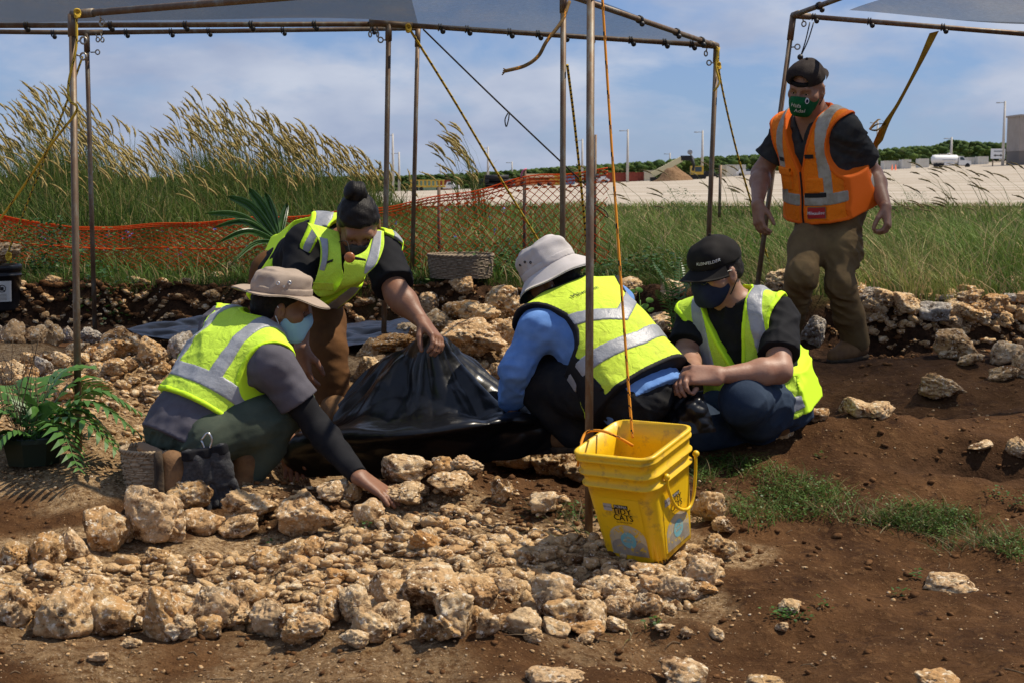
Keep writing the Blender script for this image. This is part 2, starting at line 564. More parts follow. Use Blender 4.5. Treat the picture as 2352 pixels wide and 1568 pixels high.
# pale coral gravel pad of the building site beyond the meadow
pxs = np.concatenate([np.linspace(-160, 260, 85)])
pys = np.concatenate([np.linspace(29, 60, 20), np.linspace(66, 430, 60)])
PX, PY = np.meshgrid(pxs, pys)
PZ = ground_z(PX, PY) + 0.04
ip = np.arange(PX.size).reshape(PX.shape)
Fp = np.stack([ip[:-1, :-1].ravel(), ip[:-1, 1:].ravel(), ip[1:, 1:].ravel(), ip[1:, :-1].ravel()], 1)
me = mesh_from('gravel_pad', np.stack([PX.ravel(), PY.ravel(), PZ.ravel()], 1), Fp)
m, n, l, b = nt('coral_pad')
b.inputs['Roughness'].default_value = 0.95
b.inputs['Specular IOR Level'].default_value = 0.1
tc = n.new('ShaderNodeTexCoord'); mp = n.new('ShaderNodeMapping'); mp.inputs['Scale'].default_value = (0.012, 0.16, 1)
l.new(tc.outputs['Object'], mp.inputs['Vector'])
nz = n.new('ShaderNodeTexNoise'); nz.inputs['Scale'].default_value = 1.6; nz.inputs['Detail'].default_value = 8
nz.inputs['Roughness'].default_value = 0.65
l.new(mp.outputs[0], nz.inputs['Vector'])
rp = n.new('ShaderNodeValToRGB')
rp.color_ramp.elements[0].position = 0.32; rp.color_ramp.elements[0].color = (0.27, 0.215, 0.155, 1)
rp.color_ramp.elements[1].position = 0.70; rp.color_ramp.elements[1].color = (0.51, 0.46, 0.39, 1)
l.new(nz.outputs['Fac'], rp.inputs['Fac']); l.new(rp.outputs['Color'], b.inputs['Base Color'])
tag(link('gravel_pad', me, m), 'pale graded coral gravel pad of the building site', 'gravel', kind='structure')

# ------------------------------------------------------------------ rocks
rock_material('limestone', (0.55, 0.345, 0.155), (0.74, 0.60, 0.40), (0.46, 0.210, 0.052), (0.125, 0.060, 0.024))
rock_material('grey_limestone', (0.36, 0.31, 0.25), (0.52, 0.48, 0.42), (0.26, 0.18, 0.11), (0.13, 0.085, 0.05))

def ico(sub):
    bm = bmesh.new()
    bmesh.ops.create_icosphere(bm, subdivisions=sub, radius=1.0)
    bm.verts.ensure_lookup_table()
    V = np.array([v.co[:] for v in bm.verts]); F = np.array([[v.index for v in f.verts] for f in bm.faces])
    bm.free()
    return V, F

ICO = {s: ico(s) for s in (1, 2, 3, 4, 5)}

def rock_shape(seed, sub=5, pit=1.0, ang=0.5, npl=9, dlo=0.45):
    V, F = ICO[sub]
    r = random.Random(seed)
    off = Vector((r.uniform(-50, 50), r.uniform(-50, 50), r.uniform(-50, 50)))
    # a few random cutting planes give flat broken faces
    planes = []
    for _ in range(npl):
        n_ = Vector((r.gauss(0, 1), r.gauss(0, 1), r.gauss(0, 1))).normalized()
        planes.append((n_, r.uniform(dlo, 0.90)))
    out = np.empty_like(V)
    for i, v in enumerate(V):
        p = Vector(v)
        rad = 1.0
        for n_, d in planes:
            c = p.dot(n_)
            if c > 1e-3 and d / c < rad: rad = rad * (1 - ang) + ang * d / c
        q = p * 1.1 + off
        lo = mnoise.noise(q * 0.9)
        md = mnoise.noise(q * 2.3)
        rg = 1 - abs(mnoise.noise(q * 3.7)) * 2
        hi = mnoise.noise(q * 8.0)
        d1 = mnoise.voronoi(q * 3.0)[0][0]
        d2 = mnoise.voronoi(q * 6.5)[0][0]
        pits = max(0.0, 0.36 - d1) * 0.70 + max(0.0, 0.36 - d2) * 0.40
        k = rad * (1 + 0.17 * lo + 0.14 * md + 0.08 * rg + 0.055 * hi + 0.03 * mnoise.noise(q * 17.0)) - pit * pits
        out[i] = v * max(k, 0.3)
    out -= (out.max(0) + out.min(0)) / 2
    out /= (out.max(0) - out.min(0)) / 2
    return out, F

ROCKS = []
for s in range(12):
    V, F = rock_shape(100 + s, 5 if s < 8 else 4, (1.0, 0.7, 1.3)[s % 3], 0.78 + 0.20 * (s % 2))
    ROCKS.append((V, F))
def rock_mesh(k, grey=False):
    key = 'rock_mesh_%d_%d' % (k, grey)
    me = bpy.data.meshes.get(key)
    if me is None:
        V, F = ROCKS[k]
        me = mesh_from(key, V, F)
        me.materials.append(MATS['grey_limestone' if grey else 'limestone'])
    return me

def put_rock(pos, size, label, group, k=None, grey=False, sink=0.18, name='limestone_rock', rotz=None):
    """size = full width, depth, height"""
    k = random.randrange(len(ROCKS)) if k is None else k
    o = bpy.data.objects.new(name, rock_mesh(k, grey))
    COL.objects.link(o)
    o.scale = (size[0] / 2, size[1] / 2, size[2] / 2)
    o.rotation_euler = (random.uniform(-.25, .25), random.uniform(-.25, .25), random.uniform(-.35, .35) + (math.pi if random.random() < .5 else 0) if rotz is None else rotz)
    o.location = (float(pos[0]), float(pos[1]), float(pos[2]) + size[2] * (0.5 - sink))
    tag(o, label, 'rock', group)
    return o

ROCK_XY = []
def rock_px(cx, cy, w, h, label, group, grey=False, sink=0.12, k=None):
    """a stone whose outline in the frame is centred on (cx,cy), w by h"""
    P, d = hit(cx, cy + h * 0.42)
    s = FP / d
    ww, hh = w / s * 1.06, h / s * 1.06
    P = P + np.array([0, ww * 0.25, 0])
    P[2] = gz(P[0], P[1])
    ROCK_XY.append((P[0], P[1], ww))
    return put_rock(P, (ww, ww * random.uniform(0.8, 1.1), hh), label, group, grey=grey, sink=sink, k=k)

rw0 = random.Random(21)
def c7(l): return [(x * .4883, y * .4883 + 1033.6, w * .4883, h * .4883) for x, y, w, h in l]
def c8(l): return [(x * .5117 + 1148, y * .5117 + 918.7, w * .5117, h * .5117) for x, y, w, h in l]
def c6(l): return [(x * .3662, y * .3662 + 574, w * .3662, h * .3662) for x, y, w, h in l]

INNER = c7([(55, 500, 130, 140), (215, 480, 170, 190), (345, 450, 120, 170), (500, 400, 215, 200), (715, 340, 290, 290), (950, 350, 180, 130),
            (1120, 370, 190, 110), (1180, 290, 240, 170), (1430, 320, 260, 200), (1590, 335, 110, 80), (1740, 300, 160, 140),
            (1900, 250, 220, 100), (2120, 200, 220, 130), (1560, 225, 160, 90), (1645, 235, 110, 90), (1910, 130, 220, 150), (2080, 95, 120, 90), (2200, 95, 150, 100)])
for r_ in INNER: rock_px(*r_, 'pitted tan limestone boulder in the low ridge between the kneeling worker and the rubble fill', 'boulders of the inner ridge')
o = rock_px(*c7([(885, 225, 220, 165)])[0], 'orange-brown limestone rock perched on the big round boulder beside the hanging gloves', None, k=3)
FRONT = c7([(70, 740, 180, 180), (300, 770, 300, 240), (530, 800, 220, 190), (740, 780, 200, 280), (850, 840, 140, 130), (1000, 760, 220, 230), (1130, 720, 230, 190),
            (1260, 780, 150, 150), (1400, 810, 180, 130), (1540, 780, 130, 130), (1670, 740, 150, 190), (1840, 680, 190, 150), (1840, 810, 180, 130),
            (2060, 690, 320, 200), (2150, 800, 190, 240), (2280, 700, 130, 150), (2290, 840, 120, 130)]) + \
        c8([(230, 900, 200, 200), (385, 1040, 150, 80), (150, 1065, 90, 70), (260, 1035, 130, 70), (540, 930, 140, 90), (670, 920, 130, 110), (430, 960, 90, 100),
            (520, 1010, 110, 70), (375, 890, 90, 70), (530, 850, 170, 100)])
for r_ in FRONT: rock_px(*r_, 'tan and white limestone rock in the front kerb of the rubble fill', 'rocks of the front kerb')
for k in range(26):
    u_ = k / 25
    px_ = -20 + 1560 * u_ + rw0.uniform(-25, 25); py_ = 1395 + 55 * math.sin(u_ * 3.0) - 40 * max(0, u_ - .7) / .3 + rw0.uniform(-28, 30)
    w_ = rw0.uniform(46, 96)
    rock_px(px_, py_, w_, w_ * rw0.uniform(.65, .95), 'tan and white limestone rock in the front kerb of the rubble fill', 'rocks of the front kerb')
TURN = c8([(740, 830, 120, 70), (870, 880, 90, 80), (920, 790, 180, 140), (985, 680, 160, 140), (1010, 580, 110, 70), (940, 500, 160, 150), (655, 780, 60, 50), (790, 765, 120, 60), (760, 945, 80, 45), (975, 1070, 70, 55), (745, 1055, 90, 40), (840, 1070, 60, 50), (700, 990, 60, 45)])
for r_ in TURN: rock_px(*r_, 'pale limestone rock in the row curving round beside the yellow bucket', 'rocks beside the bucket')
BIG = [(1195, 1045, 150, 100), (1268, 1062, 105, 75), (1155, 1130, 52, 66), (1245, 1168, 60, 56), (1330, 1090, 70, 50)]
for r_ in BIG: rock_px(*r_, 'knobbly limestone boulder heaped by the foot of the front canopy post', 'boulders by the post')
LEFT = c6([(70, 510, 150, 170), (210, 530, 140, 130), (330, 510, 130, 190), (750, 590, 260, 200), (880, 520, 120, 80), (950, 560, 100, 80),
           (1100, 540, 200, 110), (950, 660, 200, 180), (640, 650, 170, 100), (480, 620, 150, 90), (170, 710, 120, 120), (80, 790, 130, 120), (380, 700, 120, 100), (180, 840, 110, 100), (730, 750, 160, 120),
           (820, 740, 90, 90), (840, 840, 80, 60), (600, 760, 110, 110), (640, 860, 130, 90), (1000, 780, 120, 80)])
for r_ in LEFT: rock_px(*r_, 'orange-tan limestone rock piled on the berm behind the fern', 'rocks on the fern berm', sink=0.2)
for r_ in c6([(430, 530, 90, 110), (565, 545, 130, 110), (1140, 620, 190, 190), (270, 740, 120, 150), (-10, 520, 60, 130)]):
    rock_px(*r_, 'smooth grey limestone block among the tan rocks of the berm', 'grey blocks on the fern berm', grey=True, sink=0.2)
MID = [(1160, 700, 95, 80), (1105, 735, 90, 62), (1060, 722, 80, 60), (1010, 742, 85, 60), (985, 722, 46, 50), (1090, 800, 150, 90), (850, 800, 80, 50), (900, 792, 110, 45),
       (1140, 865, 62, 50), (1010, 800, 90, 60), (1165, 770, 90, 70), (940, 760, 60, 40), (1070, 770, 80, 50), (1180, 830, 70, 60), (840, 850, 70, 60), (1500, 760, 90, 60), (1440, 720, 80, 60), (1540, 720, 60, 50)]
for r_ in MID: rock_px(*r_, 'rust-stained limestone rock heaped behind the lifted black plastic', 'rocks behind the plastic', sink=0.15)
BACK = c6([(330, 200, 100, 60), (1020, 195, 70, 40), (1170, 200, 60, 50), (1470, 110, 130, 80), (1340, 170, 120, 50), (850, 190, 60, 50), (130, 230, 60, 40), (900, 215, 80, 40)])
for r_ in BACK: rock_px(*r_, 'small tan limestone rock lying in the turf at the edge of the trench', 'rocks in the turf', sink=0.2)
rock_px(*c6([(1330, 370, 130, 90)])[0], 'brown limestone rock standing alone in the dark trench', None)
rock_px(2160, 903, 112, 58, 'large pale limestone block alone on the bare soil by the kneeling capped worker', None, sink=0.1)
for r_ in [(1985, 932, 80, 45), (2020, 940, 80, 34), (1950, 925, 40, 40), (1880, 950, 60, 34), (1790, 985, 70, 40), (1750, 990, 60, 28)]:
    rock_px(*r_, 'half-buried limestone rock in the soil ridge by the denim knees', 'rocks in the soil ridge', sink=0.35)
rock_px(2200, 795, 96, 74, 'tan limestone rock tilted up at the lip of the right-hand trench', None)
rock_px(2146, 763, 72, 54, 'grey limestone rock with dark holes at the lip of the right-hand trench', None, grey=True)
for r_ in [(2310, 815, 80, 54), (2235, 830, 60, 26), (2310, 860, 70, 36), (2350, 840, 50, 70), (2180, 815, 40, 24)]:
    rock_px(*r_, 'limestone rock lying before the right-hand trench', 'rocks before the right trench')
rock_px(1872, 772, 56, 70, 'grey limestone rock between the striding legs', None, grey=True)
rock_px(1800, 655, 76, 62, 'brown limestone rock against the turf beside the striding worker', None)
rock_px(2185, 1340, 125, 46, 'flat pale limestone slab lying flush in the foreground soil', None, sink=0.3)
for r_ in [(1820, 1402, 60, 30), (1795, 1450, 36, 26), (1340, 1465, 50, 24), (300, 1480, 46, 26), (225, 1512, 46, 24), (60, 1440, 60, 26), (175, 1430, 40, 30), (2260, 1055, 70, 20), (2345, 1050, 60, 44)]:
    rock_px(*r_, 'small limestone rock scattered on the foreground soil', 'small rocks on the soil', sink=0.3)
for r_ in [(1568, 1562, 112, 66), (1275, 1565, 130, 50), (1760, 1572, 100, 40), (2160, 1568, 100, 40)]:
    rock_px(*r_, 'limestone rock along the near edge of the soil', 'rocks at the near edge', sink=0.2)

# the right-hand trench wall of stacked stones
rw = random.Random(5)
for k in range(50):
    px = rw.uniform(1935, 2370); row = rw.random()
    py = 645 + row * 130 + (2352 - px) * 0.02
    w = rw.uniform(30, 66) * (0.8 + 0.3 * row)
    rock_px(px, py, w, w * rw.uniform(0.55, 0.8), 'limestone rock in the stacked wall of the right-hand trench', 'rocks of the trench wall', sink=0.25, grey=rw.random() < 0.15)

# medium stones that fill the ring and the berms
def poly_pick(rnd, poly):
    xs_ = [p[0] for p in poly]; ys_ = [p[1] for p in poly]
    while True:
        x, y = rnd.uniform(min(xs_), max(xs_)), rnd.uniform(min(ys_), max(ys_))
        inside = False; j = len(poly) - 1
        for i in range(len(poly)):
            if (poly[i][1] > y) != (poly[j][1] > y) and x < (poly[j][0] - poly[i][0]) * (y - poly[i][1]) / (poly[j][1] - poly[i][1]) + poly[i][0]: inside = not inside
            j = i
        if inside: return x, y
RING = [(-40, 1300), (420, 1270), (700, 1250), (1000, 1190), (1300, 1215), (1400, 1290), (1660, 1260), (1650, 1370), (1300, 1420), (700, 1430), (-40, 1440)]
BERM = [(-30, 850), (200, 800), (430, 800), (560, 850), (400, 960), (340, 1040), (160, 1010), (-30, 980)]
HEAP = [(820, 830), (930, 800), (1080, 690), (1220, 760), (1210, 880), (1100, 870), (880, 850)]
n_ind = 0
for poly, num, lo, hi, lab, grp in ((RING, 48, 34, 72, 'fist-sized limestone lump in the rubble fill of the ring', 'lumps of the rubble fill'),
                                    (BERM, 22, 26, 56, 'fist-sized limestone lump on the gravel berm', 'lumps of the berm'),
                                    (HEAP, 16, 26, 60, 'fist-sized limestone lump in the heap behind the plastic', 'lumps of the heap')):
    for k in range(num):
        x, y = poly_pick(rw, poly)
        w = rw.uniform(lo, hi)
        rock_px(x, y, w, w * rw.uniform(0.6, 0.9), lab, grp, sink=0.25)

# uncountable rubble and grit, low-poly but real
def scatter_mesh(name, items, variants, matname, label, cat):
    Vs, Fs, o = [], [], 0
    for (p, s, k, a, tilt) in items:
        V, F = variants[k]
        ca, sa = math.cos(a), math.sin(a)
        R = np.array([[ca, -sa, 0], [sa, ca, 0], [0, 0, 1]])
        ct, st = math.cos(tilt), math.sin(tilt)
        R = R @ np.array([[1, 0, 0], [0, ct, -st], [0, st, ct]])
        Vs.append((V * s) @ R.T + p); Fs.append(F + o); o += len(V)
    me = mesh_from(name, np.vstack(Vs), np.vstack(Fs), False)
    ob = link(name, me, MATS[matname])
    tag(ob, label, cat, kind='stuff')
    return ob
SMALL = [rock_shape(300 + s, 2, 0.2, 1.0, 6, 0.32) for s in range(8)]
TINY = [rock_shape(330 + s, 1, 0.0, 0.95, 5, 0.35) for s in range(6)]
for V, F in SMALL + TINY: V *= 0.5
def scatter(spec, nvar):
    out = []
    for kind, area, num, lo, hi, pw in spec:
        if kind == 'poly': pts = [poly_pick(rw, area) for _ in range(num)]
        else: pts = [(rw.uniform(area[0], area[2]), rw.uniform(area[1], area[3])) for _ in range(num)]
        P, d = hits([p[0] for p in pts], [p[1] for p in pts])
        for i in range(num):
            w = (lo + (hi - lo) * rw.random() ** pw) * d[i] / FP
            out.append((P[i] + [0, 0, w * 0.12], np.array([w, w * rw.uniform(.7, 1.3), w * rw.uniform(.45, .8)]), rw.randrange(nvar), rw.uniform(0, 6.28), rw.uniform(-.5, .5)))
    return out
scatter_mesh('rubble', scatter([('poly', RING, 2100, 9, 46, 2), ('poly', BERM, 520, 8, 28, 2), ('poly', HEAP, 240, 8, 28, 2), ('rect', (1930, 645, 2380, 800), 260, 8, 30, 1), ('rect', (-20, 690, 1250, 760), 220, 8, 26, 2), ('rect', (560, 1120, 1300, 1240), 160, 8, 26, 2)], 8),
             SMALL, 'limestone', 'loose limestone rubble filling the ring and covering the berms', 'rubble')
scatter_mesh('grit', scatter([('rect', (-40, 1180, 2400, 1600), 450, 2, 11, 3), ('rect', (-40, 1380, 1700, 1600), 1900, 2, 12, 3), ('rect', (-40, 880, 720, 1130), 3200, 2, 11, 2.5), ('poly', RING, 3600, 3, 12, 2), ('rect', (1560, 850, 2400, 1250), 350, 2, 8, 3),
                              ('rect', (0, 680, 1250, 800), 1200, 3, 16, 2.5), ('rect', (1900, 650, 2400, 820), 600, 3, 14, 2), ('rect', (560, 1080, 1300, 1230), 900, 2, 9, 3), ('rect', (1650, 1250, 2400, 1500), 330, 2, 12, 4)], 6),
             TINY, 'limestone', 'small limestone chips and grit strewn over the soil', 'grit')

mat('clod', (0.085, 0.040, 0.017), (0.175, 0.086, 0.036), scale=6, rough=.97, spec=.08, bump=.8, bscale=60, c3=(0.17, 0.095, 0.045), scale3=30)
scatter_mesh('soil_clods', scatter([('rect', (-40, 1130, 2400, 1600), 1100, 3, 24, 4), ('rect', (1560, 830, 2400, 1200), 500, 3, 18, 4), ('rect', (560, 1060, 1400, 1220), 900, 4, 20, 3), ('rect', (-20, 660, 1250, 760), 1300, 5, 22, 2.5), ('rect', (1900, 660, 2400, 830), 700, 4, 18, 2)], 6),
             TINY, 'clod', 'crumbled clods of brown soil strewn over the dug ground', 'soil clods')
# ------------------------------------------------------------------ solid modelling kit for figures, clothes and hats
def s_cap(a, b, ra, rb):
    a = np.asarray(a, np.float32); b = np.asarray(b, np.float32)
    ab = b - a; L2 = float(ab @ ab) + 1e-12
    def f(P):
        t = np.clip((P - a) @ ab / L2, 0, 1)
        return np.linalg.norm(P - a - t[:, None] * ab, axis=1) - (ra + (rb - ra) * t)
    return f
def s_ell(c, R, r):
    c = np.asarray(c, np.float32); R = np.asarray(R, np.float32); r = np.asarray(r, np.float32)
    def f(P):
        q = (P - c) @ R.T
        k0 = np.linalg.norm(q / r, axis=1); k1 = np.linalg.norm(q / (r * r), axis=1) + 1e-9
        return k0 * (k0 - 1) / k1
    return f
def s_box(c, R, half, rnd=0.01):
    c = np.asarray(c, np.float32); R = np.asarray(R, np.float32); h = np.asarray(half, np.float32) - rnd
    def f(P):
        q = np.abs((P - c) @ R.T) - h
        return np.linalg.norm(np.maximum(q, 0), axis=1) + np.minimum(q.max(1), 0) - rnd
    return f
def s_loft(c, R, st, p=2.4):
    """tube of superellipse sections: st = (z, cx, cy, half width, half depth)"""
    c = np.asarray(c, np.float32); R = np.asarray(R, np.float32); st = np.asarray(st, np.float32)
    z = st[:, 0]; zz = np.linspace(z[0], z[-1], 60)
    cs = [np.interp(zz, z, st[:, i]) for i in range(1, 5)]
    ker = np.ones(7) / 7
    cs = [np.convolve(np.pad(q, 3, 'edge'), ker, 'valid') for q in cs]
    def f(P):
        q = (P - c) @ R.T
        zc = np.clip(q[:, 2], z[0], z[-1])
        cx, cy, w, d = [np.interp(zc, zz, k).astype(np.float32) for k in cs]
        x = np.abs(q[:, 0] - cx) / w; y = np.abs(q[:, 1] - cy) / d
        rad = (x ** p + y ** p + 1e-9) ** (1 / p)
        side = (rad - 1) * np.minimum(w, d)
        cap = np.abs(q[:, 2] - zc)
        return np.where(cap > 0, np.sqrt(np.maximum(side, 0) ** 2 + cap ** 2) + np.minimum(side, 0) * 0, side)
    return f
def smin(a, b, k):
    if k <= 0: return np.minimum(a, b)
    h = np.maximum(k - np.abs(a - b), 0) / k
    return np.minimum(a, b) - h * h * k * 0.25
def smax(a, b, k): return -smin(-a, -b, k)

class Solid:
    def __init__(s): s.u, s.post = [], []
    def add(s, f, k=0.02): s.u.append((f, k)); return s
    def cap(s, a, b, ra, rb, k=0.02): return s.add(s_cap(a, b, ra, rb), k)
    def chain(s, pts, rs, k=0.02):
        for i in range(len(pts) - 1): s.cap(pts[i], pts[i + 1], rs[i], rs[i + 1], k)
        return s
    def ell(s, c, R, r, k=0.02): return s.add(s_ell(c, R, r), k)
    def box(s, c, R, h, rnd=0.01, k=0.01): return s.add(s_box(c, R, h, rnd), k)
    def mod(s, fn): s.post.append(fn); return s                       # fn(d, P) -> d
    def cut(s, f, k=0.004): return s.mod(lambda d, P: smax(d, -f(P), k))
    def keep(s, f, k=0.002): return s.mod(lambda d, P: smax(d, f(P), k))
    def plane(s, p, n, k=0.004):
        """keep the side the normal points away from"""
        p = np.asarray(p, np.float32); n = nrm(n).astype(np.float32)
        return s.mod(lambda d, P: smax(d, (P - p) @ n, k))
    def folds(s, amp, freq, seed, n=8): 
        nz = SineNoise(seed, n, freq)
        return s.mod(lambda d, P: d + amp * nz(P))
    def wrinkle(s, amp, freq, seed, axis, spread=0.45, n=7, ridge=True):
        """cloth creases running across an axis: sharp ridges, soft valleys"""
        r = np.random.default_rng(seed); axis = nrm(axis)
        ks, ps = [], []
        for _ in range(n):
            v = nrm(axis + spread * r.normal(size=3)); ks.append((v * freq * (0.6 + 0.9 * r.random()) * 6.283).astype(np.float32)); ps.append(r.random() * 6.28)
        wob = SineNoise(seed + 99, 6, freq * 0.35); env = SineNoise(seed + 77, 6, freq * 0.30)
        def fn(d, P):
            w = 1.6 * wob(P); e = np.clip(0.5 + 0.6 * env(P), 0, 1.3)
            o = np.zeros(len(P), np.float32)
            for k, p in zip(ks, ps):
                q = np.sin(P @ k + p + w)
                o += (1 - np.abs(q)) ** 2 - 0.35 if ridge else q
            return d - (amp * e * o * (1.5 / math.sqrt(n))).astype(np.float32)
        return s.mod(fn)
    def __call__(s, P):
        P = np.asarray(P, np.float32)
        d = None
        for f, k in s.u:
            e = f(P)
            d = e if d is None else smin(d, e, k)
        for fn in s.post: d = fn(d, P)
        return d
    def eval_blocks(s, C, PB, diag):
        """C block centres (N,3); PB (N,m,3)"""
        N, m_, _ = PB.shape
        cd = np.stack([f(C) for f, k in s.u])
        mn = cd.min(0)
        d = np.full((N, m_), 9.0, np.float32)
        for i, (f, k) in enumerate(s.u):
            sel = np.where(cd[i] < mn + 2 * diag * 1.3 + k)[0]
            if len(sel) == 0: continue
            e = f(PB[sel].reshape(-1, 3)).reshape(len(sel), m_)
            d[sel] = smin(d[sel], e, k)
        d = d.ravel()
        P = PB.reshape(-1, 3)
        for fn in s.post: d = fn(d, P)
        return d.reshape(N, m_)
    def mesh(s, name, lo, hi, h, relax=1):
        V, F = nets(s, np.asarray(lo, float), np.asarray(hi, float), h)
        if name in ('shirt', 'pocket'): V, F = biggest(V, F)
        if relax: V = laplace(V, F, relax)
        return mesh_from(name, V, F)

def biggest(V, F):
    """keep the largest connected piece of a quad mesh"""
    lab = np.arange(len(V))
    while True:
        m = lab[F].min(1); new = lab.copy()
        for k in range(4): np.minimum.at(new, F[:, k], m)
        new = new[new]
        if (new == lab).all(): break
        lab = new
    u, c = np.unique(lab, return_counts=True)
    keep = lab == u[np.argmax(c)]
    idx = np.cumsum(keep) - 1
    return V[keep], idx[F[keep[F].all(1)]]

def laplace(V, F, it):
    for _ in range(it):
        acc = np.zeros_like(V); cnt = np.zeros(len(V))
        for a, b in ((0, 1), (1, 2), (2, 3), (3, 0)):
            np.add.at(acc, F[:, a], V[F[:, b]]); np.add.at(cnt, F[:, a], 1)
            np.add.at(acc, F[:, b], V[F[:, a]]); np.add.at(cnt, F[:, b], 1)
        V = 0.5 * V + 0.5 * acc / np.maximum(cnt, 1)[:, None]
    return V

def nets(solid, lo, hi, h):
    B = 8
    S = B * h
    nb = np.maximum(1, np.ceil((hi - lo) / S).astype(int))
    bi = np.stack(np.meshgrid(*[np.arange(k) for k in nb], indexing='ij'), -1).reshape(-1, 3)
    C = (lo + (bi + 0.5) * S).astype(np.float32)
    diag = S * 0.866
    dc = solid(C)
    act = np.abs(dc) < diag * 1.7 + 0.012
    bi, C = bi[act], C[act]
    loc = np.stack(np.meshgrid(*[np.arange(B + 1)] * 3, indexing='ij'), -1).reshape(-1, 3)
    G = bi[:, None, :] * B + loc[None]                                  # global sample index
    PB = (lo + G * h).astype(np.float32)
    D = solid.eval_blocks(C, PB, diag).reshape(-1, B + 1, B + 1, B + 1)
    neg = D < 0
    dims = nb * B + 3
    def gid(i): return ((i[..., 0] + 1) * dims[1] + (i[..., 1] + 1)) * dims[2] + (i[..., 2] + 1)
    cs = np.zeros(D.shape[:1] + (B, B, B), np.int16)
    corners = [(i, j, k) for i in (0, 1) for j in (0, 1) for k in (0, 1)]
    for i, j, k in corners: cs += neg[:, i:i + B, j:j + B, k:k + B]
    mixd = (cs > 0) & (cs < 8)
    n_, i_, j_, k_ = np.where(mixd)
    cv = np.stack([D[n_, i_ + a, j_ + b, k_ + c] for a, b, c in corners], 1)
    cc = np.array(corners, float)
    acc = np.zeros((len(n_), 3)); cnt = np.zeros(len(n_))
    for a in range(8):
        for b in range(a + 1, 8):
            if np.abs(cc[a] - cc[b]).sum() != 1: continue
            va, vb = cv[:, a], cv[:, b]
            x = (va < 0) != (vb < 0)
            t = np.where(x, va / np.where(x, va - vb, 1), 0)
            acc += np.where(x[:, None], cc[a] + t[:, None] * (cc[b] - cc[a]), 0); cnt += x
    cell = bi[n_] * B + np.stack([i_, j_, k_], 1)
    V = lo + (cell + acc / np.maximum(cnt, 1)[:, None]) * h
    ids = gid(cell)
    order = np.argsort(ids); ids_s = ids[order]
    quads = []
    E = np.eye(3, dtype=int)
    for ax in range(3):
        b_, c_ = (ax + 1) % 3, (ax + 2) % 3
        s0 = neg[:, :B, :B, :B]
        sl = [slice(0, B)] * 3; sl[ax] = slice(1, B + 1)
        s1 = neg[(slice(None),) + tuple(sl)]
        n_, i_, j_, k_ = np.where(s0 != s1)
        g = bi[n_] * B + np.stack([i_, j_, k_], 1)
        q = [g, g - E[b_], g - E[b_] - E[c_], g - E[c_]]
        qi = []
        ok = np.ones(len(g), bool)
        for t in q:
            k = gid(t); p = np.clip(np.searchsorted(ids_s, k), 0, len(ids_s) - 1)
            ok &= ids_s[p] == k
            qi.append(order[p])
        qi = np.stack(qi, 1)
        flip = ~s0[n_, i_, j_, k_]
        qi[flip] = qi[flip][:, ::-1]
        quads.append(qi[ok])
    return V, np.vstack(quads)

def frame(z, x):
    """rows right, forward, up from an up vector and a rough right vector"""
    z = nrm(z); x = np.asarray(x, float); x = nrm(x - z * (x @ z))
    return np.array([x, np.cross(z, x), z])
def frame_yz(y, z):
    """rows right, forward, up from a forward vector and a rough up vector"""
    y = nrm(y); z = np.asarray(z, float); z = nrm(z - y * (z @ y))
    return np.array([np.cross(y, z), y, z])

def bounds(pts, pad):
    P = np.array(pts); return P.min(0) - pad, P.max(0) + pad

def project_on(V, direction, solid, lift=0.003, reach=0.15):
    """move points along a direction until they lie on a solid's skin"""
    V = np.asarray(V, np.float32); dr = nrm(direction).astype(np.float32)
    t = np.full(len(V), -reach, np.float32)
    for _ in range(40):
        d = solid(V + t[:, None] * dr)
        t += np.maximum(d - lift, -0.01) * 0.9
    return V + np.clip(t, -reach, reach)[:, None] * dr

def text_mesh(body, size):
    cu = bpy.data.curves.new('lettering', 'FONT')
    cu.body = body; cu.size = size; cu.align_x = 'CENTER'; cu.align_y = 'CENTER'; cu.resolution_u = 2
    ob = bpy.data.objects.new('lettering', cu)
    COL.objects.link(ob)
    dg = bpy.context.evaluated_depsgraph_get()
    me = bpy.data.meshes.new_from_object(ob.evaluated_get(dg))
    bpy.data.objects.remove(ob); bpy.data.curves.remove(cu)
    V = np.array([v.co[:] for v in me.vertices]); F = [tuple(p.vertices) for p in me.polygons]
    bpy.data.meshes.remove(me)
    return V, F

def lettering(body, size, org, right, up, matname, parent, solid=None, lift=0.004, bold=0.0, shear=0.0, name='lettering', wide=1.0):
    V, F = text_mesh(body, size)
    right = nrm(right); up = nrm(np.asarray(up) - right * np.dot(right, up)); nm = np.cross(right, up)
    X = V[:, :1] * wide + shear * V[:, 1:2]
    Wp = np.asarray(org) + X * right + V[:, 1:2] * up
    if solid is not None: Wp = project_on(Wp, -nm, solid, lift)
    else: Wp = Wp + nm * lift
    return link(name, mesh_from(name, Wp, F, False), MATS[matname], parent)

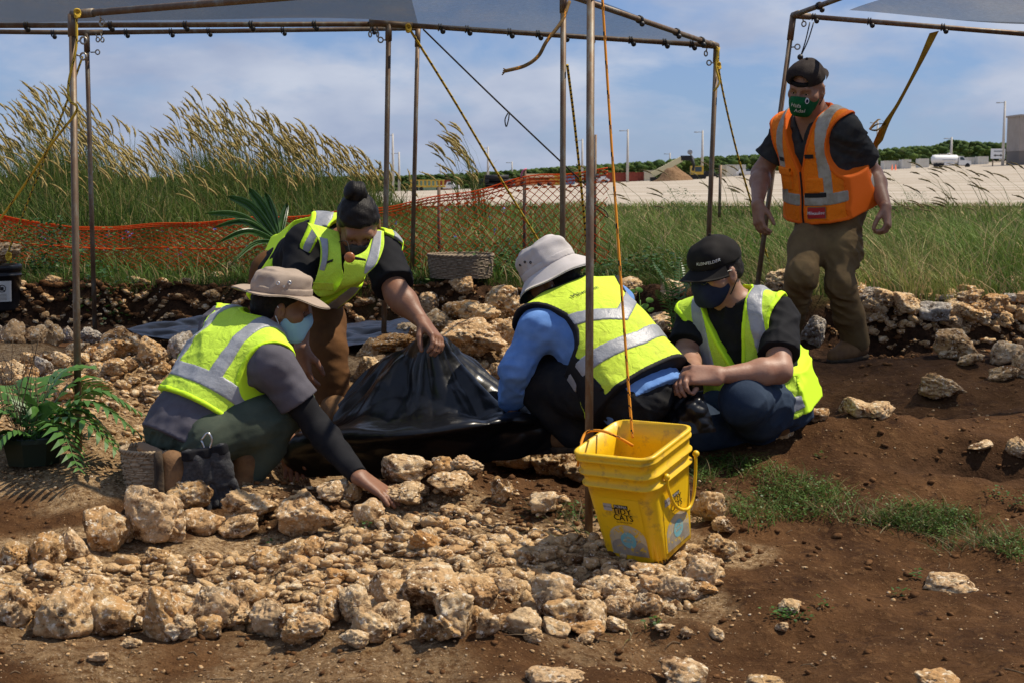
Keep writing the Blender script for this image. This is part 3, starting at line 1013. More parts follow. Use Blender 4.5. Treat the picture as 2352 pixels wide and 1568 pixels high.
def patch_on(org, right, up, w, h, matname, parent, name, solid=None, lift=0.003, n=6, shape='rect'):
    """a thin flat piece sewn or stuck onto a surface"""
    right = nrm(right); up = nrm(np.asarray(up) - right * np.dot(right, up)); nm = np.cross(right, up)
    V, F = [], []
    if shape == 'disc':
        V.append(np.asarray(org, float)); N = 24
        for i in range(N):
            a = 2 * math.pi * i / N
            V.append(np.asarray(org) + right * (w / 2 * math.cos(a)) + up * (h / 2 * math.sin(a)))
        F = [(0, 1 + i, 1 + (i + 1) % N) for i in range(N)]
    else:
        for j in range(n + 1):
            for i in range(n + 1):
                V.append(np.asarray(org) + right * (i / n - .5) * w + up * (j / n - .5) * h)
        F = [(j * (n + 1) + i, j * (n + 1) + i + 1, (j + 1) * (n + 1) + i + 1, (j + 1) * (n + 1) + i) for j in range(n) for i in range(n)]
    V = np.array(V)
    V = project_on(V, -nm, solid, lift) if solid is not None else V + nm * lift
    return link(name, mesh_from(name, V, F, solid is not None), MATS[matname], parent)
# ------------------------------------------------------------------ figure materials
def fabric(name, c, c2=None, **k):
    kw = dict(scale=14, rough=0.85, bump=0.35, bscale=260, spec=0.15, bdist=0.002); kw.update(k)
    return mat(name, c, c2 if c2 is not None else tuple(x * 0.8 for x in c), **kw)
mat('skin_brown', (0.24, 0.115, 0.065), (0.20, 0.09, 0.05), scale=18, rough=0.5, spec=0.4, bump=0.30, bscale=120, bdist=0.003)
mat('skin_tan', (0.31, 0.165, 0.105), (0.26, 0.125, 0.075), scale=18, rough=0.5, spec=0.4, bump=0.30, bscale=120, bdist=0.003)
mat('skin_light', (0.36, 0.20, 0.135), (0.30, 0.145, 0.09), scale=18, rough=0.5, spec=0.4, bump=0.30, bscale=120, bdist=0.003)
mat('hair_black', (0.010, 0.008, 0.007), (0.020, 0.015, 0.012), scale=60, rough=0.62, spec=0.15, bump=0.8, bscale=220, bdist=0.004)
mat('eye_white', (0.7, 0.66, 0.6), rough=0.25, spec=0.5)
mat('eye_dark', (0.012, 0.008, 0.006), rough=0.2, spec=0.6)
def hivis(name, c, dirt=None):
    m, n, l, b = nt(name)
    b.inputs['Roughness'].default_value = 0.75
    b.inputs['Specular IOR Level'].default_value = 0.2
    tc = n.new('ShaderNodeTexCoord')
    vo = n.new('ShaderNodeTexVoronoi'); vo.inputs['Scale'].default_value = 330.0
    l.new(tc.outputs['Object'], vo.inputs['Vector'])
    r = n.new('ShaderNodeValToRGB')
    r.color_ramp.elements[0].position = 0.12; r.color_ramp.elements[0].color = col([x * 0.72 for x in c])
    r.color_ramp.elements[1].position = 0.45; r.color_ramp.elements[1].color = col(c)
    l.new(vo.outputs['Distance'], r.inputs['Fac'])
    src = r.outputs['Color']
    if dirt:
        nz = n.new('ShaderNodeTexNoise'); nz.inputs['Scale'].default_value = 9; nz.inputs['Detail'].default_value = 7
        nz.inputs['Roughness'].default_value = 0.7
        l.new(tc.outputs['Object'], nz.inputs['Vector'])
        rr = n.new('ShaderNodeValToRGB')
        rr.color_ramp.elements[0].position = 0.53; rr.color_ramp.elements[0].color = (0, 0, 0, 1)
        rr.color_ramp.elements[1].position = 0.72; rr.color_ramp.elements[1].color = (0.55, 0.55, 0.55, 1)
        l.new(nz.outputs['Fac'], rr.inputs['Fac'])
        mx = n.new('ShaderNodeMixRGB'); l.new(rr.outputs['Color'], mx.inputs['Fac'])
        l.new(src, mx.inputs['Color1']); mx.inputs['Color2'].default_value = col(dirt); src = mx.outputs[0]
    l.new(src, b.inputs['Base Color'])
    nz = n.new('ShaderNodeTexNoise'); nz.inputs['Scale'].default_value = 24; nz.inputs['Detail'].default_value = 4
    nz.inputs['Distortion'].default_value = 1.0
    l.new(tc.outputs['Object'], nz.inputs['Vector'])
    bp = n.new('ShaderNodeBump'); bp.inputs['Strength'].default_value = 0.6; bp.inputs['Distance'].default_value = 0.012
    l.new(nz.outputs['Fac'], bp.inputs['Height']); l.new(bp.outputs[0], b.inputs['Normal'])
    MATS[name] = m
hivis('lime_mesh', (0.56, 0.80, 0.065))
hivis('lime_worn', (0.60, 0.77, 0.060), dirt=(0.40, 0.36, 0.08))
hivis('orange_mesh', (0.95, 0.22, 0.008), dirt=(0.45, 0.12, 0.015))
mat('lime_trim', (0.60, 0.92, 0.03), rough=0.7, spec=0.2)
mat('black_trim', (0.012, 0.012, 0.014), rough=0.7, spec=0.2)
mat('orange_trim', (0.85, 0.15, 0.008), rough=0.7, spec=0.2)
mat('reflective', (0.33, 0.34, 0.36), (0.25, 0.26, 0.28), scale=20, rough=0.42, spec=0.6, bump=0.5, bscale=22, bdist=0.01)
mat('reflective_dirty', (0.42, 0.39, 0.33), (0.27, 0.23, 0.17), scale=12, rough=0.55, spec=0.4, bump=0.5, bscale=22, bdist=0.01)
def hair_material():
    m, n, l, b = nt('hair_strands')
    b.inputs['Base Color'].default_value = (0.009, 0.007, 0.006, 1); b.inputs['Roughness'].default_value = 0.5; b.inputs['Specular IOR Level'].default_value = 0.18
    tc = n.new('ShaderNodeTexCoord'); wv = n.new('ShaderNodeTexWave'); wv.inputs['Scale'].default_value = 55; wv.inputs['Distortion'].default_value = 6; wv.inputs['Detail'].default_value = 5; wv.inputs['Detail Scale'].default_value = 3
    l.new(tc.outputs['Object'], wv.inputs['Vector'])
    bp = n.new('ShaderNodeBump'); bp.inputs['Strength'].default_value = 0.3; bp.inputs['Distance'].default_value = 0.003
    l.new(wv.outputs['Fac'], bp.inputs['Height']); l.new(bp.outputs[0], b.inputs['Normal'])
    MATS['hair_strands'] = m
hair_material()
fabric('grey_shirt', (0.105, 0.098, 0.115))
fabric('black_shirt', (0.010, 0.010, 0.012), (0.014, 0.014, 0.016))
fabric('charcoal_shirt', (0.026, 0.028, 0.030), (0.045, 0.044, 0.042))
fabric('blue_shirt', (0.15, 0.29, 0.60), (0.11, 0.23, 0.52))
fabric('green_trousers', (0.052, 0.066, 0.048), (0.068, 0.082, 0.058), bump=0.5)
fabric('brown_trousers', (0.135, 0.062, 0.022), (0.105, 0.048, 0.018), bump=0.5)
fabric('black_trousers', (0.012, 0.013, 0.016), (0.022, 0.021, 0.020), bump=0.5)
fabric('denim', (0.016, 0.028, 0.052), (0.030, 0.046, 0.075), bump=0.5, scale=9)
fabric('olive_trousers', (0.165, 0.108, 0.048), (0.130, 0.084, 0.038), bump=0.5)
fabric('khaki_hat', (0.36, 0.285, 0.225), (0.31, 0.245, 0.19))
fabric('pale_hat', (0.52, 0.485, 0.47), (0.45, 0.42, 0.40))
fabric('dark_green_cloth', (0.020, 0.034, 0.024))
fabric('black_cap', (0.011, 0.010, 0.010), (0.016, 0.014, 0.013))
fabric('brown_mesh_cap', (0.026, 0.019, 0.017), (0.034, 0.026, 0.022), bump=0.8)
fabric('purple_cloth', (0.16, 0.012, 0.16), (0.42, 0.24, 0.42), scale=30, lo=0.5, hi=0.56)
fabric('mask_blue', (0.34, 0.55, 0.68), (0.30, 0.50, 0.63))
fabric('mask_olive', (0.060, 0.058, 0.050))
fabric('mask_navy', (0.020, 0.027, 0.055))
fabric('mask_green', (0.010, 0.130, 0.045), (0.008, 0.09, 0.032))
mat('strap_white', (0.7, 0.7, 0.7), rough=0.8)
mat('strap_black', (0.012, 0.012, 0.012), rough=0.8)
mat('white_print', (0.75, 0.76, 0.74), rough=0.7)
mat('black_print', (0.015, 0.014, 0.014), rough=0.7)
mat('red_badge', (0.38, 0.018, 0.022), rough=0.6)
mat('leather_tan', (0.20, 0.105, 0.042), (0.13, 0.066, 0.027), scale=20, rough=0.75, bump=0.3, bscale=90)
mat('rubber_sole', (0.030, 0.022, 0.015), (0.07, 0.045, 0.025), scale=30, rough=0.9, bump=0.4, bscale=60)
mat('glove_fabric', (0.030, 0.031, 0.034), (0.055, 0.055, 0.058), scale=90, rough=0.85, bump=0.5, bscale=200)
mat('webbing_tan', (0.23, 0.155, 0.095), rough=0.85)
mat('metal_bright', (0.55, 0.55, 0.56), rough=0.3, metallic=1.0)
mat('wood_pendant', (0.36, 0.12, 0.03), rough=0.35, spec=0.5)
mat('lens_frame', (0.010, 0.010, 0.010), rough=0.25, spec=0.6)
mm, n_, l_, b_ = nt('lens'); b_.inputs['Base Color'].default_value = (0.9, 0.92, 0.93, 1); b_.inputs['Transmission Weight'].default_value = 1.0
b_.inputs['Roughness'].default_value = 0.02; b_.inputs['IOR'].default_value = 1.15; MATS['lens'] = mm

# ------------------------------------------------------------------ figure builder
class Figure:
    def __init__(s, label, base, J, bulk=1.0, skin='skin_tan', face=None, headup=(0, 0, 1), sts=None):
        s.root = empty('person', base, label, 'person')
        s.J = {k: np.asarray(v, float) for k, v in J.items()}
        s.bulk = bulk; s.skin = skin
        j = s.J
        s.up = nrm(j['neck'] - j['pel']); s.L = np.linalg.norm(j['neck'] - j['pel'])
        s.R = frame(j['neck'] - j['pel'], j['shR'] - j['shL'])
        s.H = frame_yz(face, headup)                    # head: right, forward, up
        s.hc = j['head']
        s.sw = 0.5 * np.linalg.norm(j['shR'] - j['shL'])
        L, k = s.L, bulk
        s.sts = sts or [(-0.10 * L, 0, 0, .150 * k, .110 * k), (0.05 * L, 0, 0, .160 * k, .118 * k), (0.25 * L, 0, -0.004, .148 * k, .112 * k),
                 (0.55 * L, 0, -0.008, .160 * k, .118 * k), (0.76 * L, 0, -0.006, .158 * k, .108 * k), (0.90 * L, 0, 0, .115 * k, .080 * k), (1.0 * L, 0, 0.004, .066, .066)]
    def loc(s, P): return (P - s.J['pel'].astype(np.float32)) @ s.R.T.astype(np.float32)
    def wp(s, x, y, z): return s.J['pel'] + s.R.T @ np.array([x, y, z])
    def hp(s, x, y, z): return s.hc + s.H.T @ np.array([x, y, z])
    def torso(s, off, sh=0.0):
        st = [(z, cx, cy, w + off, d + off) for z, cx, cy, w, d in s.sts]
        t = Solid().add(s_loft(s.J['pel'], s.R, st), 0)
        for sd in ('R', 'L'):
            root = s.J['neck'] + (s.J['sh' + sd] - s.J['neck']) * 0.25 - s.up * 0.02
            t.cap(root, s.J['sh' + sd], 0.050 * s.bulk + off, 0.056 * s.bulk + off + sh, 0.06)
        return t
    def hand(s, b, sd, f, pn, curl=0.35, spread=0.25, thumb=0.5, scale=1.0, curls=None):
        w = s.J['wr' + sd]; f = nrm(f); pn = np.asarray(pn, float); pn = nrm(pn - f * (pn @ f))
        t = np.cross(f, pn) * (1 if sd == 'R' else -1)
        q = scale
        kn = [w + f * (.090 * q) + t * (o * q) for o in (.031, .010, -.012, -.032)]
        for i, p in enumerate(kn):
            b.cap(w + t * ((.020, .007, -.007, -.020)[i] * q), p, .020 * q, .0125 * q, 0.014)
        for i, (p, ln) in enumerate(zip(kn, (.072, .080, .075, .058))):
            a = (.10 - .075 * i) * spread * 4
            d0 = nrm(f + t * a * 0.6)
            c = curl if curls is None else curls[i]
            ang = 0.0; pt = p
            for sg, fr, r0, r1 in ((0, .45, .0108, .0098), (1, .31, .0098, .0090), (2, .24, .0090, .0078)):
                ang += c * (0.8, 1.0, 0.7)[sg]
                dd = nrm(d0 * math.cos(ang) + pn * math.sin(ang))
                nx_ = pt + dd * ln * fr * q
                b.cap(pt, nx_, r0 * q, r1 * q, 0.003)
                pt = nx_
        p = w + f * (.022 * q) + t * (.024 * q) + pn * (.008 * q)
        d1 = nrm(f * 0.75 + t * (0.75 - 0.5 * thumb) + pn * (0.25 + 0.5 * thumb))
        p1 = p + d1 * .046 * q
        d2 = nrm(f * 0.95 + t * (0.35 - 0.5 * thumb) + pn * (0.15 + 0.6 * thumb))
        p2 = p1 + d2 * .032 * q; p3 = p2 + nrm(d2 + f * .2) * .026 * q
        b.cap(p, p1, .018 * q, .0125 * q, 0.012); b.cap(p1, p2, .0125 * q, .0110 * q, 0.004); b.cap(p2, p3, .0110 * q, .0088 * q, 0.004)
        s.tip = pt
    def body(s, hands, arm=1.0, neck_r=0.056, h=0.0048):
        j, H = s.J, s.H
        b = Solid()
        b.add(s_loft(j['pel'], s.R, [(z, cx, cy, w * (.88 if z > .2 * s.L else .6), d * (.86 if z > .2 * s.L else .6)) for z, cx, cy, w, d in s.sts]), 0.02)
        # head
        b.ell(s.hp(0, -.012, .030), H, (.074, .094, .088), 0.01)
        b.ell(s.hp(0, .028, -.045), H, (.058, .066, .076), 0.04)
        b.cap(s.hp(-.022, .066, -.098), s.hp(.022, .066, -.098), .022, .022, 0.03)
        b.cap(s.hp(-.036, .078, .024), s.hp(.036, .078, .024), .015, .015, 0.022)
        b.cap(s.hp(0, .090, .010), s.hp(0, .108, -.030), .008, .014, 0.012)
        b.cap(s.hp(-.014, .097, -.034), s.hp(.014, .097, -.034), .009, .009, 0.008)
        for q in (-1, 1):
            b.cap(s.hp(q * .046, .060, -.022), s.hp(q * .052, .045, -.03), .020, .020, 0.03)      # cheekbone
            b.ell(s.hp(q * .078, -.008, -.012), H, (.011, .019, .033), 0.010)                       # ear
        b.cap(s.hp(-.018, .090, -.062), s.hp(.018, .090, -.062), .008, .008, 0.012)
        for q in (-1, 1):
            b.mod(lambda d, P, q=q: smax(d, -s_ell(s.hp(q * .032, .094, -.001), H, (.019, .018, .011))(P), 0.012))
            b.mod(lambda d, P, q=q: smax(d, -s_ell(s.hp(q * .094, .002, -.012), H, (.012, .010, .018))(P), 0.006))
        for q in (-1, 1): b.mod(lambda d, P, q=q: smin(d, s_ell(s.hp(q * .032, .0755, .0055), H, (.0165, .0125, .0095))(P), 0.004))   # lowered eyelids
        b.cap(j['neck'] - s.up * 0.03, s.hp(0, -.022, -.055), neck_r * 1.08, neck_r, 0.04)
        for sd in ('R', 'L'):
            sh, el, wr = j['sh' + sd], j['el' + sd], j['wr' + sd]
            b.cap(j['neck'] + (sh - j['neck']) * .3, sh, .042, .052 * arm, 0.05)
            mid = sh * .55 + el * .45
            b.chain([sh, mid, el], [.054 * arm, .050 * arm, .042 * arm], 0.03)
            fm = el * .72 + wr * .28
            b.chain([el, fm, wr], [.042 * arm, .044 * arm, .027], 0.03)
            hp, kn, an = j['hip' + sd], j['kn' + sd], j['an' + sd]
            b.chain([hp, kn, kn * .7 + an * .3, an], [.075, .050, .052, .036], 0.03)
        for sd, kw in hands.items(): s.hand(b, sd, **kw)
        pts = list(j.values()) + [s.hp(0, 0, .13)]
        lo, hi = bounds(pts, 0.22)
        s.body_solid = b
        me = b.mesh('body', lo, hi, h, relax=0)
        s.body_obj = link('body', me, MATS[s.skin], s.root)
        for q in (-1, 1):
            c = s.hp(q * .032, .0715, -.001)
            e = MB().ball(c, .0125, 10).build('eyeball', MATS['eye_white'], s.root)
            MB().ball(c + s.H.T @ np.array([0, .0085, -.002]), .0062, 8).build('iris', MATS['eye_dark'], e)
        return b
    def part(s, solid, name, matname, pts, pad=0.06, h=0.006, relax=1, parent=None):
        lo, hi = bounds(pts, pad)
        me = solid.mesh(name, lo, hi, h, relax)
        return link(name, me, MATS[matname], parent or s.root)
    def tpts(s, pad=0):
        return [s.wp(x, y, z) for x in (-.24, .24) for y in (-.19, .19) for z in (-.16 * s.L - .06, 1.12 * s.L)]
    def shirt(s, matname, sleeve=0.62, off=0.012, hem=-0.10, sr=(.070, .066), long=False, seed=3, collar=.066, slack=0.0, vneck=None):
        j = s.J; t = s.torso(off)
        ends = {}
        for sd in ('R', 'L'):
            sh, el, wr = j['sh' + sd], j['el' + sd], j['wr' + sd]
            if long:
                t.chain([sh, el, el * .25 + wr * .75, wr], [sr[0], sr[1], .056, .046], 0.03)
            else:
                e = sh + (el - sh) * sleeve
                t.chain([sh, e + (el - sh) * .2], [sr[0], sr[1] + slack], 0.04)
                ends[sd] = (e, nrm(el - sh))
        t.wrinkle(0.0065, 5.0, seed, s.up + s.R[0] * .6, .6).folds(0.0012, 17.0, seed + 1, 7)
        zb = hem * s.L
        L = s.L
        def lim(d, P):
            q = s.loc(P)
            body = smax(d, zb - q[:, 2], 0.004)
            for sd, (e, ax) in ends.items():
                pr = (P - e.astype(np.float32)) @ ax.astype(np.float32)
                near = np.linalg.norm(P - e.astype(np.float32), axis=1) < 0.16
                body = np.where(near, smax(body, pr, 0.003), body)
            return body
        t.mod(lim)
        t.cut(s_cap(j['neck'] - s.up * 0.012, j['neck'] + (s.hc - j['neck']) * 0.8, collar, collar + .02), 0.006)
        if vneck:
            z0, top = vneck
            def vcut(d, P):
                q = s.loc(P)
                return smax(d, np.minimum((q[:, 2] - z0 * L) / ((1 - z0) * L) * top - np.abs(q[:, 0]), q[:, 1]), .006)
            t.mod(vcut)
        s.shirt_solid = t
        pts = s.tpts() + [j[k] for k in ('shR', 'shL', 'elR', 'elL')] + ([j['wrR'], j['wrL']] if long else [])
        return s.part(t, 'shirt', matname, pts, 0.09)
    def vest(s, matname, trim, stripes, stripe_mat='reflective', off=0.030, hem=-0.04, arm=(.045, .085, .20, .145), seed=11, front=None, neck=.085, folds=(.006, 5.0), h=0.0055, armz=-.07, flare=0.0):
        """front: (z of V bottom as share of L, half width at the top, half gap below)"""
        j = s.J; L = s.L
        st = [(z, cx, cy, w + off + flare * max(0, 1 - z / (0.6 * L)), d + off + flare * max(0, 1 - z / (0.6 * L))) for z, cx, cy, w, d in s.sts]
        v = Solid().add(s_loft(j['pel'], s.R, st), 0)
        for sd in ('R', 'L'):
            root = j['neck'] + (j['sh' + sd] - j['neck']) * 0.25 - s.up * 0.02
            v.cap(root, j['sh' + sd], .052 * s.bulk + off, .058 * s.bulk + off, 0.06)
        v.folds(folds[0] * .5, folds[1] * .6, seed, 9).wrinkle(folds[0] * 1.25, folds[1] * .8, seed + 5, s.R[0] + s.R[1] * .5 + s.up * .45, .8)
        v0 = Solid(); v0.u = list(v.u); v0.post = list(v.post)
        lsh = {sd: s.R @ (j['sh' + sd] - j['pel']) for sd in 'RL'}
        cuts = []
        for sd, q in (('R', 1), ('L', -1)):
            c = lsh[sd] + np.array([q * arm[0], 0, armz])
            w_ = s.wp(*c)
            cuts.append(s_ell(w_, s.R, (arm[1], arm[2], arm[3])))
            o_ = np.array([q * (abs(lsh[sd][0]) + .030), 0, 0])
        neckf = s_cap(j['neck'] - s.up * 0.02, j['neck'] + (s.hc - j['neck']), neck, neck + .02)
        zb = hem * L
        def region(d, P, grow=0.0):
            q = s.loc(P)
            d = smax(d, zb - grow - q[:, 2], 0.004)
            for c in cuts: d = smax(d, -(c(P) + grow), 0.004)
            d = smax(d, -(neckf(P) + grow), 0.004)
            if front:
                z0, top, gap = front
                wv = np.where(q[:, 2] > z0 * L, gap + (q[:, 2] - z0 * L) / ((1.02 - z0) * L) * top, gap) - grow
                inside = np.minimum(wv - np.abs(q[:, 0]), q[:, 1] - 0.0)
                d = smax(d, inside, 0.004)
            for sd, qq in (('R', 1), ('L', -1)):
                d = smax(d, qq * q[:, 0] - (abs(lsh[sd][0]) + .050 + grow), 0.004)
            return d
        v.mod(region)
        s.vest_solid = v; s.vest_base = v0
        pts = s.tpts()
        vo = s.part(v, 'vest', matname, pts, 0.06, h)
        # trim: a slightly proud band along every cut edge
        if trim:
            tr = Solid(); tr.u = list(v0.u); tr.post = list(v0.post)
            tr.mod(lambda d, P: d - 0.0028)
            tr.mod(lambda d, P: region(d, P, 0.001))
            tr.mod(lambda d, P: smax(d, -region(np.full(len(P), -9.0, np.float32), P, -0.016), 0.001))
            s.part(tr, 'trim', trim, pts, 0.06, 0.005, 1, vo)
        for fn in stripes:
            sp = Solid(); sp.u = list(v0.u); sp.post = list(v0.post)
            sp.mod(lambda d, P: d - 0.0038)
            sp.mod(lambda d, P: region(d, P, -0.004))
            sp.mod(lambda d, P, fn=fn: smax(d, fn(s.loc(P), L), 0.001))
            s.part(sp, 'reflective_stripe', stripe_mat, pts, 0.06, 0.005, 1, vo)
        return vo
    def trousers(s, matname, rad=(.098, .074, .066), seed=21, pel=(.165, .125, .12), top=0.12, amp=.006, hemcut=True):
        j = s.J; t = Solid()
        t.ell(s.wp(0, -0.005, 0.0), s.R, np.array(pel) * s.bulk, 0.03)
        for sd in ('R', 'L'):
            hp, kn, an = j['hip' + sd], j['kn' + sd], j['an' + sd]
            t.chain([hp, hp * .5 + kn * .5, kn], [rad[0], rad[0] * .45 + rad[1] * .55 + .006, rad[1]], 0.05)
            t.chain([kn, kn * .5 + an * .5, an], [rad[1], rad[1] * .5 + rad[2] * .5 - .002, rad[2]], 0.035)
        t.folds(amp * .4, 4.0, seed, 9).wrinkle(amp * .9, 6.5, seed + 1, (j['anR'] - j['knR']) * 1.2 + (j['knR'] - j['hipR']), .55)
        for sd in ('R', 'L'):
            kn, an = j['kn' + sd], j['an' + sd]; ax = nrm(an - kn)
            if hemcut:
                t.mod(lambda d, P, a=an, ax=ax: np.where(np.linalg.norm(P - a.astype(np.float32), axis=1) < .13, smax(d, (P - (a + ax * .015).astype(np.float32)) @ ax.astype(np.float32), .003), d))
        s.trouser_solid = t
        pts = [j[k + sd] for k in ('hip', 'kn', 'an') for sd in 'RL'] + [s.wp(x, y, z) for x in (-.17, .17) for y in (-.14, .14) for z in (-.14, .1)]
        return s.part(t, 'trousers', matname, pts, 0.11, 0.0065)
    def boot(s, sd, toe, matname='leather_tan', up=None, size=1.0):
        an = s.J['an' + sd]; kn = s.J['kn' + sd]
        f = nrm(np.asarray(toe) - an) if up is None else nrm(toe)
        u = nrm(kn - an) if up is None else nrm(up)
        u = nrm(u - f * (u @ f)); f2 = f
        R = frame_yz(f2, u); q = size
        g = lambda x, y, z: an + R.T @ (np.array([x, y, z]) * q)
        b = Solid().chain([g(0, -.005, .09), g(0, 0, .0)], [.050 * q, .050 * q], 0.02)
        b.chain([g(0, -.035, -.030), g(0, .06, -.030), g(0, .145, -.045)], [.044 * q, .046 * q, .040 * q], 0.04)
        b.mod(lambda d, P: smax(d, -((P - g(0, 0, -.066).astype(np.float32)) @ u.astype(np.float32)), .004))
        o = s.part(b, 'boot', matname, [g(0, -.06, .1), g(0, .18, -.07), g(.06, 0, 0), g(-.06, 0, 0)], .05, .0055)
        sl = Solid().chain([g(0, -.035, -.060), g(0, .06, -.060), g(0, .145, -.060)], [.047 * q, .049 * q, .044 * q], 0.03)
        sl.mod(lambda d, P: smax(d, np.abs((P - g(0, 0, -.074).astype(np.float32)) @ u.astype(np.float32)) - .013, .003))
        s.part(sl, 'sole', 'rubber_sole', [g(0, -.06, -.1), g(0, .18, -.05), g(.06, 0, -.07), g(-.06, 0, -.07)], .05, .0055, 1, o)
    def mask(s, matname, strap, low=-.112, top=-.004, ear=True):
        H = s.H
        m = Solid().ell(s.hp(0, .028, -.045), H, (.066, .076, .082), 0.01)
        m.cap(s.hp(-.022, .068, -.098), s.hp(.022, .068, -.098), .029, .029, 0.03)
        m.cap(s.hp(0, .094, .002), s.hp(0, .104, -.034), .012, .018, 0.045)
        m.ell(s.hp(0, .010, -.048), H, (.067, .070, .062), 0.02)
        m.ell(s.hp(0, .048, -.058), H, (.050, .060, .056), 0.03)
        m.folds(.0012, 14, 5)
        m.mod(lambda d, P: smax(d, -(d + .010), .001))
        def lim(d, P):
            q = (P - s.hc.astype(np.float32)) @ H.T.astype(np.float32)
            topz = top - 0.020 * np.clip(np.abs(q[:, 0]) / .05, 0, 1.5)
            d = smax(d, q[:, 2] - topz, .003)
            d = smax(d, low - q[:, 2] - .012, .003)
            back = .000 + .45 * np.abs(q[:, 2] + .055)
            return smax(d, back - q[:, 1], .003)
        m.mod(lim)
        s.mask_solid = m
        o = s.part(m, 'face_mask', matname, [s.hp(x, y, z) for x in (-.08, .08) for y in (-.02, .14) for z in (-.14, .03)], .02, .0038)
        if ear:
            for q in (-1, 1):
                for z0, z1 in ((-.028, .006), (-.085, -.030)):
                    pts = spline([s.hp(q * .068, .008, z0), s.hp(q * .081, -.004, (z0 + z1) / 2), s.hp(q * .086, -.022, z1)], 8)
                    MB().tube(pts, .0022, 6).build('ear_loop', MATS[strap], o)
        return o
    def hair(s, matname='hair_black', back=True, low=-.055, off=.007, line=.045):
        h = Solid().ell(s.hp(0, -.012, .030), s.H, (.074 + off, .094 + off, .088 + off), 0)
        h.ell(s.hp(0, -.045, -.02), s.H, (.062 + off, .050 + off, .05 + off), .04)
        def lim(d, P):
            q = (P - s.hc.astype(np.float32)) @ s.H.T.astype(np.float32)
            # face opening, ears and nape
            zc = np.interp(q[:, 1], [-.12, -.03, .00, .03, .06, .1], [low, low + .01, -.002, .02, line, line + .005])
            return smax(d, zc - q[:, 2], .006)
        h.mod(lim).folds(.0015, 25, 9)
        return s.part(h, 'hair', matname, [s.hp(x, y, z) for x in (-.1, .1) for y in (-.12, .12) for z in (-.09, .13)], .02, .0045)

def hat_axes(H, tilt=0.0, roll=0.0):
    """hat frame: the head frame tipped forwards by tilt and to the side by roll"""
    r, f, u = H
    f2 = f * math.cos(tilt) - u * math.sin(tilt); u2 = u * math.cos(tilt) + f * math.sin(tilt)
    r2 = r * math.cos(roll) + u2 * math.sin(roll); u3 = u2 * math.cos(roll) - r * math.sin(roll)
    return np.array([r2, f2, u3])

def brim_hat(fig, A, c, crown, cloth, under, brim_r, brim_fn, eyelets, vent='metal_bright', name='hat', flat=1.0):
    """soft sun hat: a crown solid and a lathed, drooping brim"""
    P = lambda x, y, z: c + A.T @ np.array([x, y, z])
    rw, rd, hh = crown
    cs = Solid().add(s_loft(c, A, [(0, 0, 0, rw, rd), (hh * .35, 0, 0, rw * .985, rd * .985), (hh * .75, 0, 0, rw * .94, rd * .94), (hh * .93, 0, 0, rw * .84, rd * .84), (hh, 0, 0, rw * .6, rd * .6)], 2.0), 0)
    cs.mod(lambda d, Q: d - .006)
    cs.folds(.0028, 9, 31).folds(.0014, 22, 33)
    cs.mod(lambda d, Q: smax(d, -((Q - c.astype(np.float32)) @ A[2].astype(np.float32)) - .004, .003))
    root = fig.part(cs, name, cloth, [P(x, y, z) for x in (-rw, rw) for y in (-rd, rd) for z in (0, hh)], .03, .005)
    # hat band
    bs = Solid().add(s_loft(c, A, [(-.01, 0, 0, rw, rd), (hh * .35, 0, 0, rw * .985, rd * .985), (hh * .5, 0, 0, rw * .97, rd * .97)], 2.0), 0)
    bs.mod(lambda d, Q: d - .0085)
    bs.mod(lambda d, Q: smax(d, np.abs((Q - c.astype(np.float32)) @ A[2].astype(np.float32) - .012) - .014, .002))
    fig.part(bs, 'hat_band', cloth, [P(x, y, z) for x in (-rw, rw) for y in (-rd, rd) for z in (-.02, .05)], .03, .005, 1, root)
    N, K = 56, 9
    V, F = [], []
    for side in (0, 1):
        for k in range(K):
            t = k / (K - 1)
            for i in range(N):
                a = 2 * math.pi * i / N
                ca, sa = math.cos(a), math.sin(a)
                rr = 1 + t * brim_r / rw
                z = brim_fn(a, t) + .004 * math.sin(5 * a + 1) * t + (-.0022 if side else .0022)
                V.append(P((rw + .004) * ca * rr, (rd + .004) * sa * (1 + t * brim_r / rd), z))
    for side in (0, 1):
        o = side * K * N
        for k in range(K - 1):
            for i in range(N):
                q = (o + k * N + i, o + k * N + (i + 1) % N, o + (k + 1) * N + (i + 1) % N, o + (k + 1) * N + i)
                F.append(q if not side else q[::-1])
    mi = [0] * ((K - 1) * N) + [1] * ((K - 1) * N)
    for i in range(N):
        o = (K - 1) * N
        F.append((o + i, o + (i + 1) % N, K * N + o + (i + 1) % N, K * N + o + i)[::-1]); mi.append(0)
    me = mesh_from('brim', V, F)
    bo = link('brim', me, [MATS[cloth], MATS[under]], root)
    me.polygons.foreach_set('material_index', np.array(mi, np.int32))
    for (a, z, r) in eyelets:
        dr = A.T @ np.array([math.cos(a), math.sin(a), 0.15])
        p = P(math.cos(a) * rw * 1.3, math.sin(a) * rd * 1.3, z)
        q = project_on(np.array([p]), -dr, cs, .001)[0]
        Rr = frame(dr, A[2])
        MB().lathe([(r * .45, .0), (r * .55, .0025), (r * .9, .003), (r, .0)], q, 12, 0, Rr).build('eyelet', MATS[vent], root)
    return root, cs

